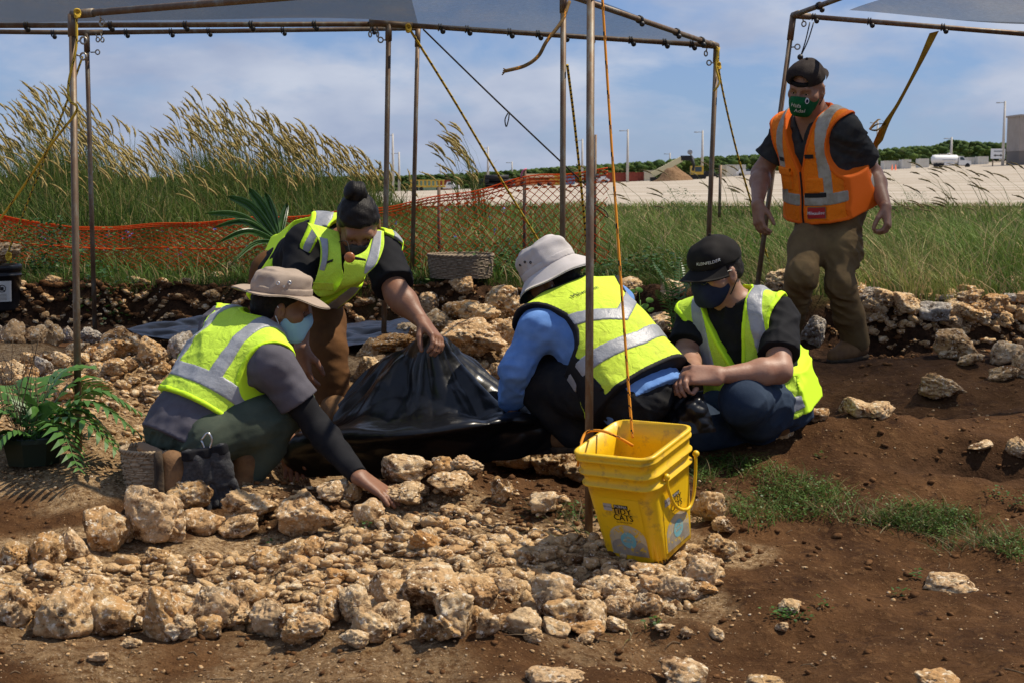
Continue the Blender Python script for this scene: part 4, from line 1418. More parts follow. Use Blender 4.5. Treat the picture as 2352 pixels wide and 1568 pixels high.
def ball_cap(fig, A, c, cloth, bill=True, back_open=False, size=1.0, button=True):
    P = lambda x, y, z: c + A.T @ np.array([x, y, z])
    rw, rd, hh = .084 * size, .102 * size, .098 * size
    cs = Solid().ell(P(0, 0, .0), A, (rw, rd, hh), 0)
    cs.cap(P(-.03, .05, .03), P(.03, .05, .03), .05, .05, .03)
    cs.folds(.0012, 16, 41)
    cs.mod(lambda d, Q: smax(d, -((Q - c.astype(np.float32)) @ A[2].astype(np.float32)) - .002, .003))
    if back_open:   # worn backwards: the adjuster opening shows the forehead
        hole = s_ell(P(.0, .10, .016), A, (.045, .05, .034))
        cs.cut(hole, .003)
        inner = s_ell(P(0, -.004, -.004), A, (rw - .008, rd - .008, hh - .008))
        cs.cut(inner, .002)
    root = fig.part(cs, 'cap', cloth, [P(x, y, z) for x in (-rw, rw) for y in (-rd, rd) for z in (0, hh)], .03, .0045)
    if button: MB().ball(P(0, 0, hh + .002), .007, 8).build('button', MATS[cloth], root)
    if bill:
        V, F = [], []
        N, K = 22, 7
        for side in (0, 1):
            for k in range(K):
                t = k / (K - 1)
                for i in range(N + 1):
                    a = math.pi * (0.10 + 0.80 * i / N)
                    x = rw * math.cos(a); y = rd * math.sin(a)
                    ln = .070 * math.sin(math.pi * i / N) ** .55
                    z = -.002 - t * .014 - (x / rw) ** 2 * .030 * t + .012 * t * 0 + (-.0022 if side else .0022)
                    V.append(P(x * (1 + .12 * t), y + ln * t, z))
        M_ = N + 1
        for side in (0, 1):
            o = side * K * M_
            for k in range(K - 1):
                for i in range(N):
                    q = (o + k * M_ + i, o + k * M_ + i + 1, o + (k + 1) * M_ + i + 1, o + (k + 1) * M_ + i)
                    F.append(q[::-1] if not side else q)
        o = (K - 1) * M_
        for i in range(N): F.append((o + i, o + i + 1, K * M_ + o + i + 1, K * M_ + o + i))
        link('bill', mesh_from('bill', V, F), MATS[cloth], root)
    return root, cs
def on(px, py, d): return W(px, py, d)
def over(px, py, h):
    """point on a sight line h metres above the ground"""
    r = ray(px, py); d = np.arange(3.0, 12, 0.01)
    P = np.array([0, 0, CAMZ]) + r[None, :] * d[:, None]
    k = np.argmax(P[:, 2] < ground_z(P[:, 0], P[:, 1]) + h)
    return P[k]
LAB = {}
band = lambda z0, hw: (lambda q, L: np.abs(q[:, 2] - z0 * L) - hw)
def vert(x0, hw, zlo, sgn):
    return lambda q, L: np.maximum(np.abs(q[:, 0] * sgn - x0) - hw, zlo * L - q[:, 2])

# ---- worker kneeling at the pit edge, back turned, reaching to the stones
J = dict(pel=on(432, 1000, 5.08), neck=on(592, 752, 5.22), shR=on(628, 838, 5.02), shL=on(508, 755, 5.30), head=on(646, 704, 5.24),
         elR=on(724, 975, 5.06), wrR=over(826, 1094, .075), elL=on(640, 930, 5.48), wrL=on(660, 1010, 5.50),
         hipR=on(482, 1012, 4.98), hipL=on(395, 1005, 5.16), knR=on(664, 930, 5.14), anR=on(560, 1110, 5.06),
         knL=on(560, 1085, 5.48), anL=over(416, 1084, .10))
fL = Figure('worker kneeling in lime vest, grey shirt and khaki brimmed hat, reaching to the stones', (J['pel'][0], J['pel'][1], gz(J['pel'][0], J['pel'][1])), J,
            skin='skin_brown', face=(0.90, 0.22, -0.20), headup=(0.1, 0.0, 1))
fL.body({'R': dict(f=nrm(over(903, 1142, .03) - over(826, 1094, .075)), pn=(-0.2, 0.1, -1), curl=0.16, spread=0.6, thumb=0.3),
         'L': dict(f=(0.2, 0.1, -1), pn=(0, -1, 0), curl=0.4)})
fL.shirt('grey_shirt', sleeve=0.62, hem=-0.12, slack=.014, off=.024)
fL.vest('lime_mesh', 'lime_trim', [band(0.39, .030), vert(.118, .027, .42, 1), vert(.118, .027, .42, -1)], hem=0.20, seed=12, front=(0.7, .09, .004), off=.034, flare=.01)
# close-fitting black arm sleeve from shirt hem to wrist
sl = Solid().chain([J['shR'] * .5 + J['elR'] * .5, J['elR'], J['elR'] * .72 + J['wrR'] * .28, J['wrR']], [.055, .049, .050, .036], .02).folds(.002, 12, 8)
ax = nrm(J['wrR'] - J['elR']); sl.plane(J['wrR'] - ax * .004, ax)
fL.part(sl, 'arm_sleeve', 'black_shirt', [J['shR'], J['elR'], J['wrR']], .08)
fL.trousers('green_trousers', hemcut=False, seed=22, rad=(.100, .086, .056), amp=.010, pel=(.150, .118, .12))
fL.boot('R', None or (J['anR'] + np.array([0.16, 0.14, -0.03])), up=None)
fL.boot('L', nrm(np.array([0.05, -0.12, -1.0])), up=nrm(np.array([0.85, 0.3, 0.0])))
fL.mask('mask_blue', 'strap_white')
fL.hair(low=-.06)
A = hat_axes(fL.H, -0.10, 0.0)
def brimL(a, t):
    # a=0 right side, pi/2 front
    return -.010 * t - .020 * t * t * (math.sin(a) > 0) * math.sin(a) + .030 * t * t * max(0, -math.sin(a)) ** 2 + .012 * t * math.cos(2 * a)
hroot, _ = brim_hat(fL, A, fL.hp(0, -.008, .048), (.085, .104, .082), 'khaki_hat', 'khaki_hat', .072, brimL,
                    [(0.15, .052, .0075), (-.20, .045, .0075), (-.02, .036, .004)])
# belt and work gloves clipped at the hip
bl = Solid().add(s_loft(fL.J['pel'], fL.R, [(-.16, 0, 0, .118, .100), (-.10, 0, 0, .132, .112), (.1, 0, 0, .15, .12)]), 0)
bl.mod(lambda d, P: d - .006); bl.mod(lambda d, P: smax(d, np.abs(fL.loc(P)[:, 2] + .118) - .016, .002))
fL.part(bl, 'belt', 'webbing_tan', [fL.wp(x, y, z) for x in (-.2, .2) for y in (-.17, .17) for z in (-.16, .0)], .03, .006)
def hanging_glove(name, label, top, lean, turn, seed):
    s = Solid(); dn = nrm(np.array(lean)); sd_ = nrm(np.cross(dn, turn)); nm = np.cross(sd_, dn)
    top = np.asarray(top)
    g = lambda x, z, y=0: top + sd_ * x + dn * z + nm * y
    s.cap(g(-.028, .0), g(-.030, .09), .020, .022, .02); s.cap(g(.028, .0), g(.030, .09), .020, .022, .02)
    s.cap(g(0, .02), g(0, .12), .026, .026, .02)
    for i, (x, ln) in enumerate(((-.036, .065), (-.012, .085), (.012, .085), (.035, .070))):
        s.chain([g(x, .12), g(x * 1.15, .12 + ln * .55, .004 * i), g(x * 1.2 + .005, .12 + ln, .012)], [.0145, .0135, .0115], .004)
    s.chain([g(.038, .06), g(.066, .105), g(.068, .145)], [.017, .0145, .012], .008)
    s.folds(.0018, 20, seed)
    lo, hi = bounds([g(-.06, -.03), g(.09, .24), g(0, .1, -.05), g(0, .1, .05)], .04)
    o = link(name, s.mesh(name, lo, hi, .0045), MATS['glove_fabric'])
    cf = Solid().cap(g(-.026, -.012), g(-.026, .022), .026, .026, .02).cap(g(.026, -.012), g(.026, .022), .026, .026, .03)
    cf.plane(g(0, -.015), -dn).plane(g(0, .020), dn)
    link('cuff', cf.mesh('cuff', lo, hi, .0045), MATS['black_shirt'], o)
    tag(o, label, 'glove')
    return o
gt = on(470, 1030, 4.82)
hanging_glove('work_glove', 'grey work glove hanging nearer the belt buckle with its fingers pointing down', on(452, 1040, 4.82), (.12, 0.02, -1), (0.3, -1, 0), 3)
hanging_glove('work_glove', 'grey work glove hanging behind its mate, its cuff caught in the clip', on(490, 1034, 4.84), (.22, 0.05, -1), (0.1, -1, 0), 4)
cl = MB().tube(spline([gt + [-.01, 0, .03], gt + [.012, 0, .055], gt + [.026, 0, .03], gt + [.008, 0, -.01], gt + [-.01, 0, .03]], 20), .0035, 6).build('carabiner', MATS['metal_bright'])
tag(cl, 'bright metal clip holding the work gloves at the belt', 'carabiner')

# ---- woman bending over, holding up the plastic
J = dict(pel=on(668, 655, 6.18), neck=on(795, 560, 5.80), shR=on(704, 566, 5.82), shL=on(876, 582, 5.72), head=on(824, 516, 5.66),
         elR=on(682, 695, 5.70), wrR=on(694, 800, 5.60), elL=on(912, 676, 5.58), wrL=on(972, 742, 5.50),
         hipR=on(630, 672, 6.22), hipL=on(718, 680, 6.12), knR=on(655, 800, 6.10), anR=on(650, 925, 6.2),
         knL=on(752, 800, 5.96), anL=on(765, 915, 5.98))
fW = Figure('woman with hair bun bending forward in an open lime vest, lifting the black plastic', (J['pel'][0], J['pel'][1], gz(J['pel'][0], J['pel'][1])), J,
            bulk=1.06, skin='skin_brown', face=(0.12, -0.70, -0.70), headup=(0.0, -0.6, 0.8))
fW.body({'R': dict(f=(0.10, -0.05, -1), pn=(0.75, 0.6, 0), curl=0.38, spread=0.2),
         'L': dict(f=nrm(on(996, 768, 5.46) - on(972, 742, 5.50)), pn=(-0.6, 0.1, -0.6), curl=0.62, thumb=0.9)}, arm=1.12)
fW.shirt('black_shirt', sleeve=0.80, hem=-0.22, sr=(.082, .078), seed=6, slack=.01)
fW.vest('lime_mesh', 'lime_trim', [vert(.128, .027, .10, 1), vert(.128, .027, .10, -1), band(.16, .026)], hem=0.0, seed=14, front=(0.30, .060, .060), off=.040, flare=.035, folds=(.009, 4.5))
# her open vest fronts hang straight down from the shoulders
def cp(l, ds): return [[on(x * .2197 + 574, y * .2197 + 402, dd) for x, y in row] for row, dd in zip(l, ds)]
def hang(rows, ds, nu, nv, seed, matname, name, parent, thick=.006, amp=.004, push=0.0):
    ctrl = [[p + np.array([0, -push, 0]) for p in r] for r in cp(rows, ds)]
    C_ = [spline(r, nu) for r in ctrl]; C_ = np.array(C_)
    G_ = np.array([spline(C_[:, i], nv) for i in range(nu)]).transpose(1, 0, 2)
    nz = SineNoise(seed, 8, 4.0); G_ = G_ + np.stack([0 * G_[..., 0], amp * nz(G_.reshape(-1, 3)).reshape(nv, nu), 0 * G_[..., 0]], 2)
    V = np.vstack([G_.reshape(-1, 3), (G_ + [0, thick, 0]).reshape(-1, 3)])
    i_ = np.arange(nu * nv).reshape(nv, nu)
    F = np.stack([i_[:-1, :-1].ravel(), i_[:-1, 1:].ravel(), i_[1:, 1:].ravel(), i_[1:, :-1].ravel()], 1)
    edge = np.concatenate([i_[0, :], i_[1:, -1], i_[-1, -2::-1], i_[-2:0:-1, 0]]); e2 = np.roll(edge, -1)
    F = np.vstack([F[:, ::-1], F + nu * nv, np.stack([edge, e2, e2 + nu * nv, edge + nu * nv], 1)])
    return link(name, mesh_from(name, V, F), MATS[matname], parent)
DS = [5.68, 5.60, 5.57, 5.58, 5.62]
pl_ = hang([[(600, 500), (770, 545), (935, 600)], [(722, 700), (830, 720), (948, 760)], [(732, 900), (845, 920), (962, 950)], [(690, 1080), (820, 1100), (972, 1110)], [(645, 1200), (735, 1275), (870, 1252)]], DS, 26, 40, 3, 'lime_mesh', 'vest_front', fW.root)
hang([[(690, 560), (800, 590)], [(742, 700), (818, 715)], [(756, 860), (812, 880)], [(720, 1010), (775, 1020)], [(690, 1060), (745, 1075)]], DS, 8, 30, 3, 'reflective', 'reflective_stripe', pl_, push=.006)
hang([[(665, 1120), (885, 1130)], [(672, 1160), (884, 1170)], [(680, 1200), (872, 1212)]], [5.59, 5.60, 5.61], 14, 8, 3, 'lime_worn', 'pocket_flap', pl_, push=.008)
hang([[(800, 905), (870, 880)], [(800, 930), (868, 905)]], [5.575, 5.575], 8, 4, 3, 'black_print', 'loop_strip', pl_, push=.009)
pr_ = hang([[(1290, 600), (1340, 575), (1400, 590)], [(1210, 790), (1290, 780), (1398, 750)], [(1000, 895), (1150, 900), (1325, 935)], [(985, 1010), (1085, 1020), (1205, 1060)], [(950, 1130), (1060, 1145), (1192, 1110)], [(865, 1252), (985, 1195), (1130, 1168)]], [5.66, 5.56, 5.52, 5.52, 5.54, 5.6], 26, 44, 7, 'lime_mesh', 'vest_front', fW.root)
hang([[(1310, 585), (1378, 585)], [(1262, 780), (1365, 760)], [(1215, 930), (1320, 925)], [(1196, 1030), (1215, 1035)]], [5.66, 5.56, 5.52, 5.52], 8, 30, 7, 'reflective', 'reflective_stripe', pr_, push=.006)
hang([[(1090, 850), (1215, 880)], [(1090, 880), (1215, 912)]], [5.53, 5.53], 10, 4, 7, 'black_print', 'loop_strip', pr_, push=.009)
fW.trousers('brown_trousers', seed=24, rad=(.108, .084, .076), pel=(.185, .135, .12), amp=.006)
for sd in 'RL': fW.boot(sd, (0.25, -1, 0), up=(0, 0, 1))
fW.mask('mask_olive', 'strap_black')
fW.hair('hair_strands', low=-.06, off=.010, line=.055)
bun = Solid().ell(fW.hp(0, -.050, .135), fW.H, (.046, .044, .040), .01).cap(fW.hp(0, -.035, .10), fW.hp(0, -.05, .13), .034, .030, .02)
bun.mod(lambda d, P: d + .004 * np.sin(120 * ((P - fW.hp(0, -.05, .135).astype(np.float32)) @ (fW.H[0] + .8 * fW.H[2]).astype(np.float32))))
fW.part(bun, 'hair_bun', 'hair_strands', [fW.hp(x, y, z) for x in (-.06, .06) for y in (-.11, .0) for z in (.08, .19)], .03, .0045)
pc = on(803, 592, 5.44)
pd = empty('pendant', pc, 'round polished wooden pendant hanging at the open vest', 'pendant')
MB().ball((0, 0, 0), .021, 10).build('bead', MATS['wood_pendant'], None, True, Matrix.Translation(Vector(pc)) @ Matrix.Diagonal((1, .45, 1, 1))).parent = pd
for o_ in list(pd.children): o_.matrix_parent_inverse = pd.matrix_basis.inverted()
MB().tube(spline([pc + [0, 0, .02], pc + [-.02, .06, .06], fW.J['neck'] + [-.05, -.05, .0]], 10), .0018, 5).build('cord', MATS['strap_black'], pd)

# ---- worker squatting with his back turned, pale bucket hat
J = dict(pel=on(1470, 905, 5.24), neck=on(1297, 690, 5.42), shL=on(1236, 752, 5.30), shR=on(1412, 698, 5.55), head=on(1268, 640, 5.46),
         elL=on(1186, 848, 5.30), wrL=on(1174, 922, 5.44), elR=on(1330, 830, 5.78), wrR=on(1230, 905, 5.85),
         hipL=on(1432, 915, 5.18), hipR=on(1512, 912, 5.34), knL=on(1228, 872, 5.40), anL=on(1322, 985, 5.40),
         knR=on(1300, 850, 5.72), anR=on(1400, 975, 5.62))
fH = Figure('worker squatting with back turned in a dirty lime vest, blue shirt and pale bucket hat', (J['pel'][0], J['pel'][1], gz(J['pel'][0], J['pel'][1])), J,
            bulk=1.02, skin='skin_brown', face=(-0.86, 0.35, -0.45), headup=(-.25, 0.1, 1))
fH.body({'L': dict(f=(-0.05, 0.35, -1), pn=(1, 0.2, 0), curl=0.6), 'R': dict(f=(-0.6, 0.1, -0.8), pn=(0, 0, -1), curl=0.5)})
fH.shirt('blue_shirt', long=True, hem=-0.20, sr=(.068, .062), seed=8, off=.018)
vb = lambda z0, sl, hw: (lambda q, L: np.abs(q[:, 2] - z0 * L - sl * np.abs(q[:, 0])) - hw)
fH.vest('lime_worn', 'black_trim', [vb(.50, .55, .032), vb(.26, .12, .030)], hem=0.0, seed=17, front=(0.6, .08, .01), off=.046, flare=.022, folds=(.010, 4.2))
fH.trousers('black_trousers', hemcut=False, seed=26, rad=(.104, .086, .076), pel=(.150, .118, .115), amp=.007)
fH.boot('L', (-0.75, 0.5, -0.1), up=(0, 0, 1)); fH.boot('R', (-0.75, 0.5, -0.1), up=(0, 0, 1))
fH.mask('mask_olive', 'strap_white')
fH.hair(low=-.06)
A = hat_axes(fH.H, 0.10, 0.0)
def brimH(a, t):
    return -.052 * t + .010 * t * math.cos(2 * a + 1) - .006 * t * t
brim_hat(fH, A, fH.hp(0, -.006, .040), (.088, .106, .100), 'pale_hat', 'dark_green_cloth', .055, brimH, [(2.75, .062, .0055), (2.95, .048, .0055), (2.45, .064, .0055)], vent='eye_dark')
nk = Solid().cap(fH.J['neck'] - fH.up * .005, fH.hp(0, -.03, -.055), .076, .068, .01).folds(.004, 11, 7)
nk.plane(fH.hp(0, -.03, -.040), fH.H[2])
fH.part(nk, 'neck_gaiter', 'purple_cloth', [fH.J['neck'], fH.hc], .12, .0055)
q0 = fH.wp(-.02, -.16, .86 * fH.L)
lettering('Milwaukee', .030, q0, fH.R[0] , fH.up, 'black_print', fH.root, fH.vest_solid, .004, name='vest_lettering')

# ---- worker kneeling, black cap and glasses
J = dict(pel=on(1757, 925, 5.56), neck=on(1682, 690, 5.50), shR=on(1598, 742, 5.60), shL=on(1786, 730, 5.44), head=on(1646, 624, 5.44),
         elR=on(1572, 822, 5.48), wrR=on(1600, 855, 5.27), elL=on(1790, 850, 5.26), wrL=on(1648, 862, 5.18),
         hipR=on(1705, 935, 5.64), hipL=on(1810, 935, 5.50), knR=on(1600, 978, 5.34), anR=on(1730, 1000, 5.66),
         knL=on(1706, 922, 5.22), anL=on(1758, 996, 5.52))
fC = Figure('worker kneeling in lime vest, black cap, glasses and navy mask, gripping black plastic', (J['pel'][0], J['pel'][1], gz(J['pel'][0], J['pel'][1])), J,
            bulk=1.07, skin='skin_light', face=(-0.80, -0.54, -0.20), headup=(-.10, -.05, 1))
fC.body({'L': dict(f=(-0.95, 0.05, 0.05), pn=(0, 0.75, -0.65), curl=0.75, thumb=0.8), 'R': dict(f=(-0.5, -0.5, -0.1), pn=(0.6, 0.1, -0.8), curl=0.75, thumb=0.8)}, arm=1.06, neck_r=.060)
fC.shirt('black_shirt', sleeve=0.72, hem=-0.10, sr=(.076, .076), seed=9, slack=.006, collar=.07)
fC.vest('lime_mesh', 'lime_trim', [band(.02, .027), vert(.118, .027, .36, 1), vert(.118, .027, .36, -1)], hem=-0.16, seed=19, front=(0.36, .085, .004), off=.040, flare=.03, folds=(.008, 4.5), arm=(.055, .080, .22, .15))
fC.trousers('denim', hemcut=False, seed=28, rad=(.100, .082, .070), pel=(.172, .14, .125), amp=.010)
fC.boot('L', (0.5, 0.3, -0.3), up=(0.4, -0.6, 0.7)); fC.boot('R', (0.9, 0.5, -0.2), up=(0, 0, -1))
fC.mask('mask_navy', 'strap_black')
fC.hair(low=-.045, off=.004)
capC, csC = ball_cap(fC, hat_axes(fC.H, 0.12, 0.0), fC.hp(0, -.006, .038), 'black_cap', size=1.06)
Ac = hat_axes(fC.H, 0.12, 0.0)
dr = nrm(Ac[1] * .84 - Ac[0] * .54 )
rt = nrm(np.cross(Ac[2], dr))
rt = nrm(np.cross(dr, Ac[2])) * -1
lettering('KLEINFELDER', .0155, fC.hp(0, -.006, .038) + dr * .12 + Ac[2] * .030, rt, Ac[2], 'white_print', capC, csC, .0025, name='cap_lettering', shear=.25)
gl = MB()
for q in (-1, 1):
    c = fC.hp(q * .034, .106, -.006)
    ring = [c + fC.H.T @ np.array([.026 * math.cos(a), 0, .019 * math.sin(a)]) for a in np.linspace(0, 2 * math.pi, 25)]
    gl.tube(ring, .0022, 6, cap=False)
    gl.tube(spline([fC.hp(q * .060, .102, .004), fC.hp(q * .080, .05, .006), fC.hp(q * .084, -.01, .008), fC.hp(q * .083, -.022, -.012)], 12), .0024, 6)
gl.tube([fC.hp(-.010, .107, .0), fC.hp(0, .112, .004), fC.hp(.010, .107, .0)], .002, 6)
go = gl.build('glasses', MATS['lens_frame']); tag(go, 'black-framed glasses worn under the black cap', 'glasses')
for q in (-1, 1):
    patch_on(fC.hp(q * .034, .106, -.006), fC.H[0] * -1, fC.H[2], .050, .036, 'lens', go, 'lens', lift=0, shape='disc')

# ---- worker striding in, orange vest
J = dict(pel=on(1908, 478, 7.12), neck=on(1866, 262, 6.96), shR=on(1806, 306, 7.18), shL=on(1940, 298, 6.86), head=on(1852, 199, 6.84),
         elR=on(1748, 398, 7.26), wrR=on(1740, 470, 7.0), elL=on(2004, 402, 7.10), wrL=on(2034, 476, 6.90),
         hipR=on(1872, 498, 7.20), hipL=on(1942, 498, 7.06), knR=on(1842, 634, 6.84), anR=on(1806, 756, 7.20),
         knL=on(1928, 650, 6.92), anL=on(1964, 788, 7.14))
fO = Figure('stocky man striding in a dirty orange vest, cap turned backwards and green mask', (1.9, 7.0, gz(1.9, 7.0)), J,
            bulk=1.10, skin='skin_tan', face=(-0.52, -0.74, -0.42), headup=(0, -.3, 1))
fO.body({'R': dict(f=(0.05, -0.25, -1), pn=(0.8, 0.3, 0), curl=0.45, spread=.2), 'L': dict(f=(0.08, -0.25, -1), pn=(-0.8, 0.4, 0), curl=0.8, thumb=.7)}, arm=1.10, neck_r=.068)
fO.shirt('charcoal_shirt', sleeve=0.66, hem=-0.16, sr=(.076, .078), seed=13, slack=.010, collar=.086, vneck=(.76, .055))
fO.vest('orange_mesh', 'orange_trim', [band(.22, .028), vert(.135, .030, .25, 1), vert(.135, .030, .25, -1)], stripe_mat='reflective_dirty', hem=-0.02, seed=23, front=(0.50, .095, .006), off=.040, flare=.035, folds=(.009, 4.2), arm=(.055, .088, .22, .15))
fO.trousers('olive_trousers', seed=30, rad=(.096, .077, .070), pel=(.18, .14, .12), amp=.009)
fO.boot('L', (-0.80, -0.55, -0.05), up=(0, 0, 1)); fO.boot('R', (-0.5, -0.5, -0.7), up=(-0.3, -.5, 0.8))
fO.mask('mask_green', 'strap_black')
beard = Solid().ell(fO.hp(0, .030, -.060), fO.H, (.0655, .072, .074), .01).folds(.002, 24, 3)
beard.mod(lambda d, P: smax(d, ((P - fO.hc.astype(np.float32)) @ fO.H[2].astype(np.float32)) + .085, .004))
fO.part(beard, 'beard', 'hair_black', [fO.hp(x, y, z) for x in (-.07, .07) for y in (-.04, .11) for z in (-.15, -.06)], .02, .0045)
Ao = hat_axes(fO.H, 0.02, 0.0)
capO, _ = ball_cap(fO, Ao, fO.hp(0, -.006, .040), 'brown_mesh_cap', bill=False, back_open=True, size=0.99)
bs = Solid().ell(fO.hp(0, -.006, .040), Ao, (.0855, .1035, .098), 0)
bs.mod(lambda d, P: smax(d, np.abs((P - fO.hp(0, 0, .044).astype(np.float32)) @ Ao[2].astype(np.float32)) - .010, .002))
fO.part(bs, 'cap_band', 'black_cap', [fO.hp(x, y, z) for x in (-.1, .1) for y in (-.12, .12) for z in (.0, .08)], .03, .0048, 1, capO)
P_ = lambda x, y, z: fO.hp(0, -.006, .040) + Ao.T @ np.array([x, y, z])
Vb, Fb = [], []
for i in range(13):
    a = -math.pi * (0.12 + 0.76 * i / 12)
    for t in (0, 1):
        Vb.append(P_(.088 * math.cos(a), .106 * math.sin(a) - .07 * t * math.sin(math.pi * i / 12) ** .5, -.004 - .012 * t))
Fb = [(2 * i, 2 * i + 2, 2 * i + 3, 2 * i + 1) for i in range(12)]
link('bill', mesh_from('bill', Vb, Fb), MATS['brown_mesh_cap'], capO)
H = fO.H
for txt, up_, sx in (('Håfa', -.050, .004), ('Adai', -.078, -.012)):
    lettering(txt, .029, fO.hp(-sx * -1, .16, up_), -H[0], H[2] * .97 + H[0] * -.22, 'white_print', fO.root, fO.mask_solid, .002, shear=.25, name='mask_lettering')
patch_on(fO.hp(-.060, .12, -.030), -H[0] * .8 - H[1] * .6, H[2], .022, .026, 'white_print', fO.root, 'mask_emblem', fO.mask_solid, .002, shape='disc')
patch_on(fO.hp(-.060, .12, -.030), -H[0] * .8 - H[1] * .6, H[2], .014, .017, 'mask_navy', fO.root, 'mask_emblem', fO.mask_solid, .0035, shape='disc')
rt, up_ = -fO.R[0], fO.up
for (x, z, w, h, mname, nm_) in ((-.085, .10, .100, .056, 'webbing_tan', 'badge_border'), (-.085, .10, .094, .050, 'red_badge', 'badge'),
                                 (.125, .62, .045, .020, 'black_print', 'loop_patch'), (-.070, .66, .050, .020, 'black_print', 'loop_patch'), (-.080, .27, .120, .022, 'black_print', 'loop_strip')):
    patch_on(fO.wp(x, .22, z * fO.L), rt, up_, w, h, mname, fO.root, nm_, fO.vest_solid, .005 if nm_ != 'badge' else .0065, n=8)
lettering('Milwaukee', .022, fO.wp(-.085, .24, .10 * fO.L), rt, up_, 'white_print', fO.root, fO.vest_solid, .009, shear=.3, name='badge_lettering')
zp = [fO.wp(0, .24, z * fO.L) for z in np.linspace(-.09, .50, 14)]
zp = project_on(np.array(zp), -fO.R[1], fO.vest_base, .002)
MB().tube(zp, .004, 6).build('zip', MATS['black_print'], fO.root)
# chest pockets: sewn-on panels with a flap
def pocket(fig, x, z, w, h, matname, flap=True):
    so = Solid(); so.u = list(fig.vest_base.u); so.post = list(fig.vest_base.post)
    so.mod(lambda d, P: d - .008)
    L = fig.L
    so.mod(lambda d, P: smax(d, np.maximum(np.maximum(np.abs(fig.loc(P)[:, 0] - x) - w, np.abs(fig.loc(P)[:, 2] - z * L) - h), -fig.loc(P)[:, 1]), .004))
    o = fig.part(so, 'pocket', matname, [fig.wp(x - w, .05, z * L - h), fig.wp(x + w, .26, z * L + h)], .03, .005)
    if flap:
        fl = Solid(); fl.u = list(fig.vest_base.u); fl.post = list(fig.vest_base.post)
        fl.mod(lambda d, P: d - .014)
        fl.mod(lambda d, P: smax(d, np.maximum(np.maximum(np.abs(fig.loc(P)[:, 0] - x) - w - .004, np.abs(fig.loc(P)[:, 2] - z * L - h + .004) - .020), -fig.loc(P)[:, 1]), .004))
        fig.part(fl, 'pocket_flap', matname, [fig.wp(x - w, .05, z * L), fig.wp(x + w, .26, z * L + h * 1.4)], .03, .005, 1, o)
pocket(fO, .110, .40, .050, .052, 'orange_mesh'); pocket(fO, -.085, .36, .045, .040, 'orange_mesh', flap=False)
pocket(fC, -.095, .26, .050, .060, 'lime_mesh', flap=False)
# ------------------------------------------------------------------ shade canopies
def pipe_material():
    m, n, l, b = nt('rusty_pipe')
    tc = n.new('ShaderNodeTexCoord')
    nz = n.new('ShaderNodeTexNoise'); nz.inputs['Scale'].default_value = 22; nz.inputs['Detail'].default_value = 9; nz.inputs['Roughness'].default_value = 0.75
    mp = n.new('ShaderNodeMapping'); mp.inputs['Scale'].default_value = (1, 1, 0.35)
    l.new(tc.outputs['Object'], mp.inputs['Vector']); l.new(mp.outputs[0], nz.inputs['Vector'])
    r = n.new('ShaderNodeValToRGB')
    e = r.color_ramp.elements
    e[0].position = 0.36; e[0].color = (0.20, 0.19, 0.16, 1)
    e[1].position = 0.66; e[1].color = (0.115, 0.055, 0.028, 1)
    x = e.new(0.48); x.color = (0.155, 0.105, 0.062, 1)
    l.new(nz.outputs['Fac'], r.inputs['Fac']); l.new(r.outputs['Color'], b.inputs['Base Color'])
    b.inputs['Metallic'].default_value = 0.35; b.inputs['Roughness'].default_value = 0.55
    bp = n.new('ShaderNodeBump'); bp.inputs['Strength'].default_value = 0.25; bp.inputs['Distance'].default_value = 0.003
    l.new(nz.outputs['Fac'], bp.inputs['Height']); l.new(bp.outputs[0], b.inputs['Normal'])
    MATS['rusty_pipe'] = m
pipe_material()
mat('bolt_steel', (0.36, 0.33, 0.27), rough=0.4, metallic=0.9)
mat('bungee', (0.010, 0.010, 0.011), rough=0.5, spec=0.5)
def cloth_material():
    m, n, l, b = nt('shade_cloth')
    tc = n.new('ShaderNodeTexCoord')
    nz = n.new('ShaderNodeTexNoise'); nz.inputs['Scale'].default_value = 2.2; nz.inputs['Detail'].default_value = 8; nz.inputs['Roughness'].default_value = 0.7
    l.new(tc.outputs['Object'], nz.inputs['Vector'])
    r = n.new('ShaderNodeValToRGB')
    r.color_ramp.elements[0].position = 0.50; r.color_ramp.elements[0].color = (0.060, 0.066, 0.072, 1)
    r.color_ramp.elements[1].position = 0.72; r.color_ramp.elements[1].color = (0.125, 0.098, 0.060, 1)
    l.new(nz.outputs['Fac'], r.inputs['Fac']); l.new(r.outputs['Color'], b.inputs['Base Color'])
    b.inputs['Roughness'].default_value = 0.9; b.inputs['Specular IOR Level'].default_value = 0.1
    tl = n.new('ShaderNodeBsdfTranslucent'); l.new(r.outputs['Color'], tl.inputs['Color'])
    m1 = n.new('ShaderNodeMixShader'); m1.inputs['Fac'].default_value = 0.5
    l.new(b.outputs[0], m1.inputs[1]); l.new(tl.outputs[0], m1.inputs[2])
    tp = n.new('ShaderNodeBsdfTransparent'); tp.inputs['Color'].default_value = (0.92, 0.95, 1.0, 1)
    wv = n.new('ShaderNodeTexNoise'); wv.inputs['Scale'].default_value = 60; wv.inputs['Detail'].default_value = 4
    l.new(tc.outputs['Object'], wv.inputs['Vector'])
    mr = n.new('ShaderNodeMapRange'); mr.inputs['To Min'].default_value = 0.26; mr.inputs['To Max'].default_value = 0.46
    l.new(wv.outputs['Fac'], mr.inputs['Value'])
    m2 = n.new('ShaderNodeMixShader'); l.new(mr.outputs[0], m2.inputs['Fac'])
    l.new(m1.outputs[0], m2.inputs[1]); l.new(tp.outputs[0], m2.inputs[2])
    l.new(m2.outputs[0], n['Material Output'].inputs['Surface'])
    MATS['shade_cloth'] = m
cloth_material()
PR = 0.0134
